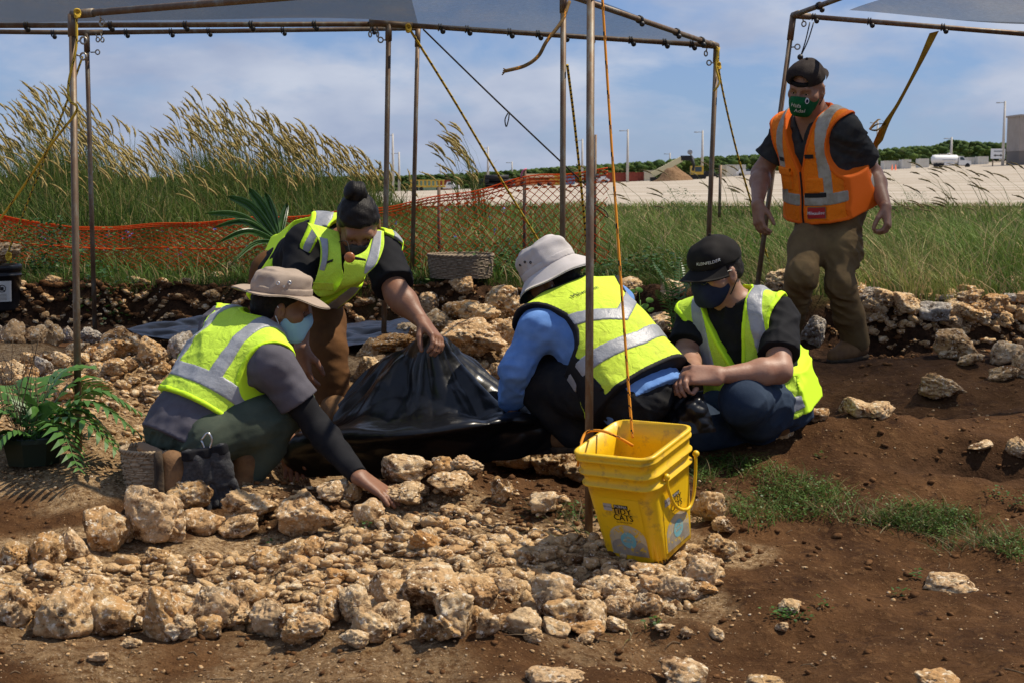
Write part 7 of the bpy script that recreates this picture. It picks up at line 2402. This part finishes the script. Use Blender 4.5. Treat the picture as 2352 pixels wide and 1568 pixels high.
for (px, py, dd, rise) in ((1500, 600, 7.1, .10), (1530, 640, 6.9, .10), (1590, 625, 7.1, .10), (1510, 668, 6.9, .08), (1620, 650, 7.0, .08), (1560, 600, 7.2, .08)):
    frond(f2 + [0, 0, .02], W(px, py, dd), rise, 18, .05, .0055, 'palm_green', fr2, droop=.4)

# ------------------------------------------------------------------ orange barrier netting
mat('net_orange', (0.80, 0.14, 0.016), (0.70, 0.11, 0.012), scale=6, rough=0.5, transl=.45)
mat('stake_wood', (0.16, 0.11, 0.075), (0.09, 0.06, 0.045), scale=20, rough=.9); mat('stake_ribbon', (0.62, 0.16, 0.24), rough=.7)
net = empty('netting_fence', W(700, 640, 9.2), 'sagging orange plastic barrier netting strung between stakes behind the pit', 'fence')
tx = [-160, 0, 160, 280, 400, 520, 640, 760, 900, 1000, 1150, 1250, 1330, 1395]
ty = [470, 494, 524, 519, 514, 506, 498, 490, 471, 456, 424, 402, 393, 389]
by = [590, 604, 612, 618, 624, 630, 636, 642, 648, 648, 640, 632, 620, 604]
dep = [9.6, 9.5, 9.4, 9.4, 9.35, 9.3, 9.3, 9.3, 9.2, 9.15, 9.05, 9.0, 8.95, 8.9]
def net_pt(u, v):
    px = u
    yt, yb, dd = np.interp(px, tx, ty), np.interp(px, tx, by), np.interp(px, tx, dep)
    vv = v + .02 * math.sin(px * .03)
    return W(px + 6 * math.sin(v * 6 + px * .01), yt + (yb - yt) * vv, dd + .05 * math.sin(px * .011 + v * 3))
ncol, nrow = 72, 11
nodes = {}
for i in range(2 * ncol + 1):
    for j in range(2 * nrow + 1):
        if (i + j) % 2 == 0:
            vj = j / (2 * nrow); vj = vj ** 1.12
            nodes[(i, j)] = net_pt(-160 + (1395 + 160) * (i / (2 * ncol)) ** .93, vj)
mbn = MB()
def strand(a, b, w=.0028):
    d = nrm(b - a); s_ = nrm(np.cross(d, [0, 1, 0])) * w; t_ = np.array([0, .0024, 0])
    mbn.raw([a - s_, a + s_ , a + s_ + t_, a - s_ + t_, b - s_, b + s_, b + s_ + t_, b - s_ + t_], [(0, 1, 5, 4), (1, 2, 6, 5), (2, 3, 7, 6), (3, 0, 4, 7)])
rn = random.Random(2)
for (i, j), p in nodes.items():
    for dj in (-1, 1):
        q = nodes.get((i + 1, j + dj))
        if q is not None:
            if i > 2 * ncol - 4 and rn.random() < .25: continue
            strand(p, q, .0029 if i < 90 else .0022)
    if (i, j) in nodes and rn.random() < 1.0:
        mbn.raw([p + [-.006, -.001, 0], p + [0, -.001, -.004], p + [.006, -.001, 0], p + [0, -.001, .004]], [(0, 1, 2, 3)])
mbn.build('netting', MATS['net_orange'], net, False)
for jv in (0.0, .035, .07, .52):
    pts = np.array([net_pt(px, jv) for px in np.linspace(-160, 760 if jv == .52 else 1390, 120)]) + [0, -.004, 0]
    mbs = MB().tube(pts, .0042 if jv != .52 else .005, 5); mbs.build('edge_cord', MATS['net_orange'], net)
for k in range(26):
    px = 905 + k * 19; c = net_pt(px, .12 + .012 * k / 26)
    MB().raw([c + [-.022, -.006, -.003], c + [0, -.006, .012], c + [.022, -.006, .002], c + [0, -.006, -.006]], [(0, 1, 2, 3)]).build('torn_tab', MATS['net_orange'], net, False)
for (px, y0, y1, dd, mn) in ((1205, 392, 520, 9.06, 'stake_wood'), (1008, 430, 560, 9.3, 'stake_wood'), (1368, 310, 620, 8.92, 'rusty_pipe'), (-40, 470, 620, 9.55, 'stake_wood')):
    a = W(px, y0, dd); b = a.copy(); b[2] = gz(a[0], a[1]) - .05
    st_ = MB().tube([a, b], .011 if mn == 'stake_wood' else .008, 8).build('stake', MATS[mn], net)
    if px == 1205: MB().tube(spline([a + [0, -.01, .0], a + [.008, -.02, .008], a + [-.010, -.02, -.004], a + [-.022, -.02, -.03], a + [-.020, -.02, -.045]], 10), .006, 6).build('ribbon', MATS['stake_ribbon'], net)
# loose wire loops at the net's end
o = MB().tube(spline([W(1340, 480, 8.9), W(1360, 470, 8.9), W(1390, 485, 8.88), W(1395, 500, 8.88), W(1370, 480, 8.9)], 20), .004, 6).build('wire_loop', MATS['rope_dark'], net)
pole('thin_stake', W(1655, 380, 13), W(1652, 500, 13), None).name = 'survey_stake'
o = bpy.data.objects['survey_stake']; o['label'] = 'thin dark survey stake in the meadow before the pad'; o['category'] = 'stake'
# ------------------------------------------------------------------ far building site
mat('container_red', (0.30, 0.065, 0.040), (0.24, 0.05, 0.03), scale=1.5, rough=.7); mat('container_cream', (0.62, 0.56, 0.40), (0.55, 0.49, 0.36), scale=1.2, rough=.7)
mat('container_white', (0.66, 0.64, 0.58), (0.60, 0.57, 0.50), scale=1.2, rough=.6); mat('container_green', (0.22, 0.30, 0.20), (0.17, 0.25, 0.16), scale=1.2, rough=.7)
mat('machine_yellow', (0.62, 0.40, 0.05), (0.5, 0.32, 0.05), scale=2, rough=.5); mat('machine_cream', (0.70, 0.62, 0.36), rough=.5); mat('machine_black', (0.015, 0.015, 0.016), rough=.6)
mat('machine_orange', (0.60, 0.17, 0.05), rough=.6); mat('paint_white', (0.78, 0.77, 0.74), rough=.35, spec=.5); mat('far_glass', (0.03, 0.05, 0.06), rough=.1, spec=.6)
mat('concrete_pole', (0.52, 0.49, 0.45), (0.45, 0.42, 0.38), scale=1.5, rough=.85); mat('dirt_pile', (0.24, 0.145, 0.075), (0.17, 0.095, 0.045), scale=1.8, rough=.95, bump=.8, bscale=3, bdist=.2)
mat('tower_wall', (0.34, 0.30, 0.27), (0.30, 0.265, 0.235), scale=.6, rough=.9); mat('tower_base', (0.17, 0.15, 0.135), rough=.9); mat('grey_box', (0.28, 0.29, 0.30), rough=.7); mat('blue_box', (0.16, 0.24, 0.36), rough=.6)
mat('woods', (0.030, 0.062, 0.012), (0.075, 0.115, 0.022), scale=.35, rough=.8, spec=.15, bump=1.0, bscale=1.2, bdist=.9, c3=(.15, .14, .07), scale3=.12, lo3=.60, hi3=.72, attr='tint')
mat('cone_orange', (0.75, 0.12, 0.03), rough=.6); mat('sign_white', (0.78, 0.78, 0.76), rough=.5)

def far(px, py, d): return W(px, py, d)
def at_far(px, d):
    p = W(px, 420, d); return np.array([p[0], p[1], gz(p[0], p[1])])
# light masts: (px, py top, depth)
for k, (px, py, d, lab) in enumerate(((2301, 234, 300, 'tall concrete light mast standing by the black arrow sign'), (2182, 316, 330, 'short light mast rising behind the white tank truck'), (2012, 280, 330, 'light mast before the woods beside the hanging yellow strap'),
                                (1612, 301, 300, 'light mast beside the soil heap and the yellow loader'), (1441, 298, 300, 'tall light mast in front of the red containers'), (1337, 320, 320, 'light mast seen between the two canopy posts over the pad'), (1538, 352, 420, 'small distant light mast over the loader boom'),
                                (1176, 372, 420, 'small distant light mast behind the black pipes'), (1121, 338, 340, 'light mast above the lone plumed grass clump'), (903, 308, 300, 'tall light mast behind the brown canopy post'), (917, 350, 330, 'shorter light mast paired with the one behind the brown canopy post'), (1012, 380, 430, 'small distant light mast with a green tarp at its foot'))):
    b = at_far(px, d); t = W(px, py, d); h = t[2] - b[2]
    o = empty('light_mast', b, lab, 'light mast', 'light masts of the building site')
    MB().tube([b - [0, 0, .3], b + [0, 0, h * .5], b + [0, 0, h]], [.32, .27, .20], 10).build('mast', MATS['concrete_pole'], o)
    s_ = -1
    MB().tube([b + [0, 0, h - .35], b + [s_ * 1.1, 0, h - .30]], .07, 6).box(b + [s_ * 1.35, 0, h - .33], (.42, .22, .09)).build('lamp_head', MATS['grey_box'], o)
def container(px0, px1, pyt, d, matname, label, depth=2.4, end=None, group='shipping containers', yaw=0.0):
    a, c = at_far(px0, d), at_far(px1, d)
    w = c[0] - a[0]; top = W(px0, pyt, d)[2]; mid = (a + c) / 2; z0 = min(a[2], c[2]) - .2; h = top - z0
    root = empty('container', (mid[0], mid[1], z0), label, 'container', group)
    mb = MB().box((mid[0], mid[1] + depth / 2, z0 + h / 2), (w / 2 - .06, depth / 2 - .06, h / 2 - .06))
    mb.build('walls', MATS[matname], root, False)
    n = max(4, int(w / .55))
    rb = MB()
    for i in range(n): rb.box((mid[0] - w / 2 + (i + .5) * w / n, mid[1] + .03, z0 + h / 2), (w / n * .28, .05, h / 2 - .14))
    rb.build('corrugation', MATS[matname], root, False)
    fr = MB()
    for x in (-1, 1):
        for y in (0, 1): fr.box((mid[0] + x * (w / 2 - .06), mid[1] + y * depth, z0 + h / 2), (.08, .08, h / 2))
    for z in (0, 1): fr.box((mid[0], mid[1], z0 + .06 + z * (h - .12)), (w / 2 - .1, .07, .06))
    fr.build('frame', MATS[matname], root, False)
    return root
container(2028, 2068, 370, 322, 'container_white', 'long cream container beside the orange traffic cones', group=None)
container(2070, 2091, 367, 320, 'container_white', 'white container end standing against the long cream container', group=None)
container(2109, 2132, 365, 324, 'container_white', 'white container box just behind the tank of the truck', group=None)
container(2218, 2243, 362, 332, 'container_white', 'grey-white container side in front of the truck bonnet', group=None)
container(2245, 2268, 360, 330, 'container_white', 'bright white container end between the truck and the arrow sign', group=None)
container(1655, 1668, 380, 330, 'container_cream', 'narrow cream container beside the canopy corner post', group=None)
container(1668, 1712, 379, 332, 'container_white', 'long white ribbed container behind the canopy guy rope', group=None)
container(1480, 1503, 392, 318, 'container_cream', 'cream site cabin with a window beside the loader boom', group=None)
container(1444, 1479, 396, 320, 'container_red', 'red container next to the cream site cabin', group=None)
container(1392, 1440, 397, 322, 'container_red', 'long red container left of the tall light mast', group=None)
container(1365, 1391, 401, 324, 'grey_box', 'grey container at the end of the red row', group=None)
container(1262, 1292, 402, 300, 'machine_yellow', 'yellow-orange container beside the inner canopy post', group=None)
container(960, 1003, 415, 300, 'container_green', 'pale green container behind the yellow trailer', group=None)
container(1005, 1035, 414, 310, 'container_red', 'small red container behind the plumed grass clump', group=None)
container(1296, 1320, 404, 300, 'blue_box', 'blue-grey container between the canopy posts', group=None)
def car(px, d, matname, label, L_=4.6, face=1, pickup=True):
    b = at_far(px, d); root = empty('pickup_truck' if pickup else 'car', b, label, 'pickup' if pickup else 'car')
    f = face
    pr = [(-.5, .35), (-.5, .95), (-.12, 1.0), (-.05, 1.7), (.17, 1.7), (.28, 1.1), (.48, .98), (.5, .35)] if pickup else [(-.5, .35), (-.5, .9), (-.4, 1.0), (-.28, 1.5), (.12, 1.5), (.28, 1.0), (.48, .9), (.5, .35)]
    V = [(b[0] + f * x * L_, b[1] + y * .9, b[2] + z) for y in (-1, 1) for x, z in pr]; n = len(pr)
    F = [tuple(range(n)), tuple(range(2 * n - 1, n - 1, -1))] + [(i, i + n, (i + 1) % n + n, (i + 1) % n) for i in range(n)]
    MB().raw(V, F).build('body', MATS[matname], root, False)
    MB().raw([(b[0] + f * x * L_, b[1] - .93, b[2] + z) for x, z in ((-.03, 1.1), (.0, 1.6), (.15, 1.6), (.23, 1.12))], [(0, 1, 2, 3)]).build('window', MATS['far_glass'], root, False)
    for x in (-.32, .32):
        MB().lathe([(.001, -.12), (.36, -.12), (.36, .12), (.001, .12)], b + [f * x * L_, -.85, .36], 14, 0, np.array([[1, 0, 0], [0, 0, -1], [0, 1, 0]])).build('wheel', MATS['machine_black'], root)
    return root
car(1030, 290, 'paint_white', 'white pickup parked before the small red container'); car(1378, 316, 'paint_white', 'white car parked before the grey container', 4.2, -1, False)
car(1632, 318, 'machine_black', 'dark car parked right of the soil heap beside the canopy post', 4.4, 1, False); car(1712, 326, 'paint_white', 'white car parked by the long white ribbed container', 4.2, 1, False)
# tank truck
b = at_far(2180, 305); tr = empty('tank_truck', b, 'white tank truck parked before the woods', 'tank truck')
Rx = np.array([[0, 0, -1], [0, 1, 0], [1, 0, 0]])
g_ = lambda x, y, z: b + np.array([x, y, z])
MB().lathe([(.001, -2.9), (.55, -2.85), (.95, -2.6), (1.02, -2.2), (1.02, 2.3), (.95, 2.55), (.001, 2.6)], g_(-1.1, 0, 1.75), 24, 0, Rx).build('tank', MATS['paint_white'], tr)
MB().box(g_(-1.0, 0, 2.85), (1.6, .25, .06)).box(g_(-.3, 0, 3.0), (.25, .25, .16)).build('tank_walkway', MATS['container_white'], tr)
MB().box(g_(.3, -.2, .62), (3.9, .5, .14)).build('chassis', MATS['machine_black'], tr, False)
MB().box(g_(-.4, -.9, .85), (1.1, .15, .28)).build('tool_box', MATS['paint_white'], tr, False)
pr = [(1.6, .6), (1.6, 2.5), (2.6, 2.45), (3.1, 1.65), (4.2, 1.45), (4.3, .6)]
V = [tuple(g_(x, y, z)) for y in (-1, 1) for x, z in pr]; n = len(pr)
cab = MB().raw(V, [tuple(range(n)), tuple(range(2 * n - 1, n - 1, -1))] + [(i, i + n, (i + 1) % n + n, (i + 1) % n) for i in range(n)]).build('cab', MATS['paint_white'], tr, False)
MB().raw([tuple(g_(x, -1.02, z)) for x, z in ((1.85, 1.65), (1.85, 2.3), (2.5, 2.3), (2.95, 1.65))], [(0, 1, 2, 3)]).build('window', MATS['far_glass'], cab, False)
for x in (-3.2, -2.2, 3.5): MB().lathe([(.001, -.2), (.30, -.2), (.50, -.16), (.50, .2), (.001, .2)], g_(x, -.85, .50), 16, 0, np.array([[1, 0, 0], [0, 0, -1], [0, 1, 0]])).build('wheel', MATS['machine_black'], tr)
lt, lf = text_mesh('WATERWORKS', .55)
MB().raw([tuple(g_(-.6 + p[0], -1.06, 1.75 + p[1])) for p in lt], lf).build('lettering', MATS['grey_box'], tr, False) if False else None
MB().box(g_(-.5, -1.03, 1.70), (1.4, .02, .07)).build('lettering_band', MATS['grey_box'], tr, False)
# arrow sign
b = at_far(2289, 300); sg = empty('road_sign', b, 'white sign with a black double arrow on two short posts', 'sign')
for x in (-1.0, 1.0): MB().box(b + [x, 0, .9], (.1, .1, .9)).build('post', MATS['stake_wood'], sg, False)
MB().box(b + [0, -.12, 2.6], (1.5, .06, 1.05)).build('board', MATS['sign_white'], sg, False)
ar = [(-.95, 0), (-.5, .3), (-.5, .1), (.5, .1), (.5, .3), (.95, 0), (.5, -.3), (.5, -.1), (-.5, -.1), (-.5, -.3)]
MB().raw([tuple(b + [x, -.2, 2.25 + z]) for x, z in ar], [tuple(range(10))]).build('arrow', MATS['machine_black'], sg, False)
MB().box(b + [0, -.2, 3.1], (.9, .01, .14)).build('lettering_line', MATS['grey_box'], sg, False)
# tower block at the right edge
b = at_far(2385, 300); tw_ = empty('concrete_tower', b, 'grey-brown concrete building with a dark base at the edge of the pad', 'building')
tp = W(2340, 268, 300)[2]; h = tp - b[2]; w = 2 * (b[0] - W(2338, 400, 300)[0]) / 2
MB().box(b + [0, 4, h * .64], (w, 4, h * .36)).build('wall', MATS['tower_wall'], tw_, False)
MB().box(b + [0, 4.02, h * .13], (w - .05, 3.95, h * .16)).build('plinth', MATS['tower_base'], tw_, False)
MB().box(b + [0, 4, h + .15], (w + .25, 4.25, .2)).build('parapet', MATS['tower_wall'], tw_, False)
# soil heap
b = at_far(1545, 285); rr_ = W(1592, 400, 285)[0] - b[0]; hp_ = W(1545, 374, 285)[2] - b[2]
V, F = [], []
nzp = SineNoise(12, 10, .25)
for j in range(14):
    for i in range(40):
        a = 6.283 * i / 40; q = j / 13
        x, y = math.cos(a) * q * rr_ * 1.05, math.sin(a) * q * rr_ * .8
        V.append((b[0] + x + .12 * rr_ * (1 - q), b[1] + y, b[2] + hp_ * (1 - q) ** .92 - .3 * q))
V = np.array(V); V[:, 2] += .22 * nzp(V)
F = [(j * 40 + i, j * 40 + (i + 1) % 40, (j + 1) * 40 + (i + 1) % 40, (j + 1) * 40 + i) for j in range(13) for i in range(40)]
tag(link('soil_heap', mesh_from('soil_heap', V, F), MATS['dirt_pile']), 'brown heap of soil in front of the raised yellow boom', 'soil heap')
# telescopic handler behind the heap
b = at_far(1545, 292); lo_ = empty('telehandler', b, 'cream telescopic boom machine reaching up behind the soil heap', 'machine')
A_, B_ = W(1498, 402, 292), W(1565, 366, 292)
d_ = nrm(B_ - A_); Rb = np.array([d_, [0, 1, 0], np.cross(d_, [0, 1, 0])])
MB().box((A_ + B_) / 2, (np.linalg.norm(B_ - A_) / 2, .4, .55), Rb).build('boom', MATS['machine_cream'], lo_, False)
MB().box(B_ + [1.0, 0, .2], (1.1, .5, .5)).tube([B_ + [1.8, 0, .4], B_ + [2.6, 0, -1.2], B_ + [2.4, 0, -2.4]], .28, 8).build('boom_head', MATS['machine_black'], lo_, False)
MB().box(A_ + [1.2, 0, -1.0], (1.6, .8, .5)).build('chassis', MATS['machine_black'], lo_, False)
b = at_far(1600, 300); ex = empty('excavator', b, 'yellow excavator partly hidden behind the soil heap', 'machine')
MB().box(b + [0, 0, 1.9], (1.3, 1.0, .9)).build('cab', MATS['machine_yellow'], ex, False); MB().box(b + [.2, -1.02, 2.1], (.7, .03, .5)).build('window', MATS['far_glass'], ex, False)
MB().box(b + [0, 0, .5], (1.8, 1.0, .5)).build('track', MATS['machine_black'], ex, False)
MB().tube([b + [-.6, 0, 2.8], b + [-.8, 0, 4.4], b + [-1.6, 0, 5.6]], .2, 8).ball(b + [-1.5, 0, 5.7], .55, 10).build('arm', MATS['grey_box'], ex)
b = at_far(1140, 295); pl = empty('pipe_stack', b, 'stack of black pipes lying on the far side of the pad', 'pipes')
for (x, z) in ((-2, .5), (0, .5), (2, .5), (-1, 1.4), (1, 1.4), (0, 2.2)):
    MB().lathe([(.001, -2.6), (.55, -2.6), (.55, 2.6), (.001, 2.6)], b + [x * 1.1, z * .2, z], 14, 0, Rx).build('pipe', MATS['machine_black'], pl)
b = at_far(982, 285); y_ = empty('trailer', b, 'low yellow trailer with slatted sides behind the canopy posts', 'trailer')
MB().box(b + [0, 0, .9], (3.6, 1, .16)).build('deck', MATS['machine_yellow'], y_, False)
for k in range(9): MB().box(b + [-3.2 + .8 * k, -1, 1.5], (.16, .06, .6)).build('slat', MATS['machine_yellow'], y_, False)
MB().box(b + [0, -1.02, 2.15], (3.5, .06, .10)).build('top_rail', MATS['machine_yellow'], y_, False)
for x in (-2.2, -1.2, 2.2): MB().lathe([(.001, -.15), (.42, -.15), (.42, .15), (.001, .15)], b + [x, -.9, .42], 14, 0, np.array([[1, 0, 0], [0, 0, -1], [0, 1, 0]])).build('wheel', MATS['machine_black'], y_)
b = at_far(1228, 290); o_ = empty('crane_truck', b, 'orange machine with a cream boom on the pad behind the stake', 'machine')
MB().box(b + [-2.5, 0, 1.0], (1.4, 1, .7)).build('cab', MATS['machine_orange'], o_, False); MB().box(b + [1.6, 0, .9], (2.6, 1, .45)).build('deck', MATS['machine_orange'], o_, False)
MB().box(b + [.8, 0, 2.2], (3.2, .35, .38)).build('boom', MATS['machine_cream'], o_, False)
for x in (-2.6, 1.0, 3.0): MB().lathe([(.001, -.15), (.5, -.15), (.5, .15), (.001, .15)], b + [x, -.9, .5], 14, 0, np.array([[1, 0, 0], [0, 0, -1], [0, 1, 0]])).build('wheel', MATS['machine_black'], o_)
for px in (2048, 2056): 
    b = at_far(px, 305); o = MB().lathe([(.001, 0), (.32, 0), (.30, .06), (.18, .07), (.05, 1.3), (.001, 1.3)], b, 12).build('traffic_cone', MATS['cone_orange']); tag(o, 'orange traffic cone before the long cream container', 'cone', 'traffic cones on the pad')

# the far-off woods: one mass of crowns
rw2 = np.random.default_rng(33)
LV, LF = ICO[2]
LV, LF = ICO[1]
lumps = [rock_shape(700 + k, 1, .0, .15)[0] for k in range(6)]
Vs, Fs, Cs, o_ = [], [], [], 0
tx_ = [-300, 700, 940, 1100, 1290, 1400, 1640, 1750, 2020, 2080, 2150, 2185, 2230, 2300, 2400, 2700]
tt_ = [402, 400, 396, 390, 376, 370, 352, 348, 336, 330, 326, 312, 318, 322, 312, 306]
for k in range(8500):
    px = rw2.uniform(-250, 2600); d = rw2.uniform(345, 430) + (60 if px < 1300 else 0)
    top = W(px, np.interp(px, tx_, tt_) + 6, d)[2]
    p = W(px, 400, d); g0 = gz(p[0], min(p[1], 330))
    hh = max(1.5, top - g0); f = rw2.random() ** .6
    rad = rw2.uniform(.35, 1.1) * (.7 + .12 * hh ** .5)
    c = np.array([p[0], p[1], g0 + f * max(.2, hh - rad * .75)])
    V = lumps[rw2.integers(6)] * np.array([rad * 1.15, rad, rad * .85]) + c
    Vs.append(V); Fs.append(LF + o_); o_ += len(V)
    t = rw2.random(); Cs.append(np.tile(np.array([.75 + .6 * t, .8 + .5 * t, .7 + .5 * t]), (len(V), 1)))
me = mesh_from('woods', np.vstack(Vs), np.vstack(Fs)); add_color(me, np.vstack(Cs))
tag(link('woods', me, MATS['woods']), 'belt of dense green woods along the far side of the pad', 'woods', kind='stuff')
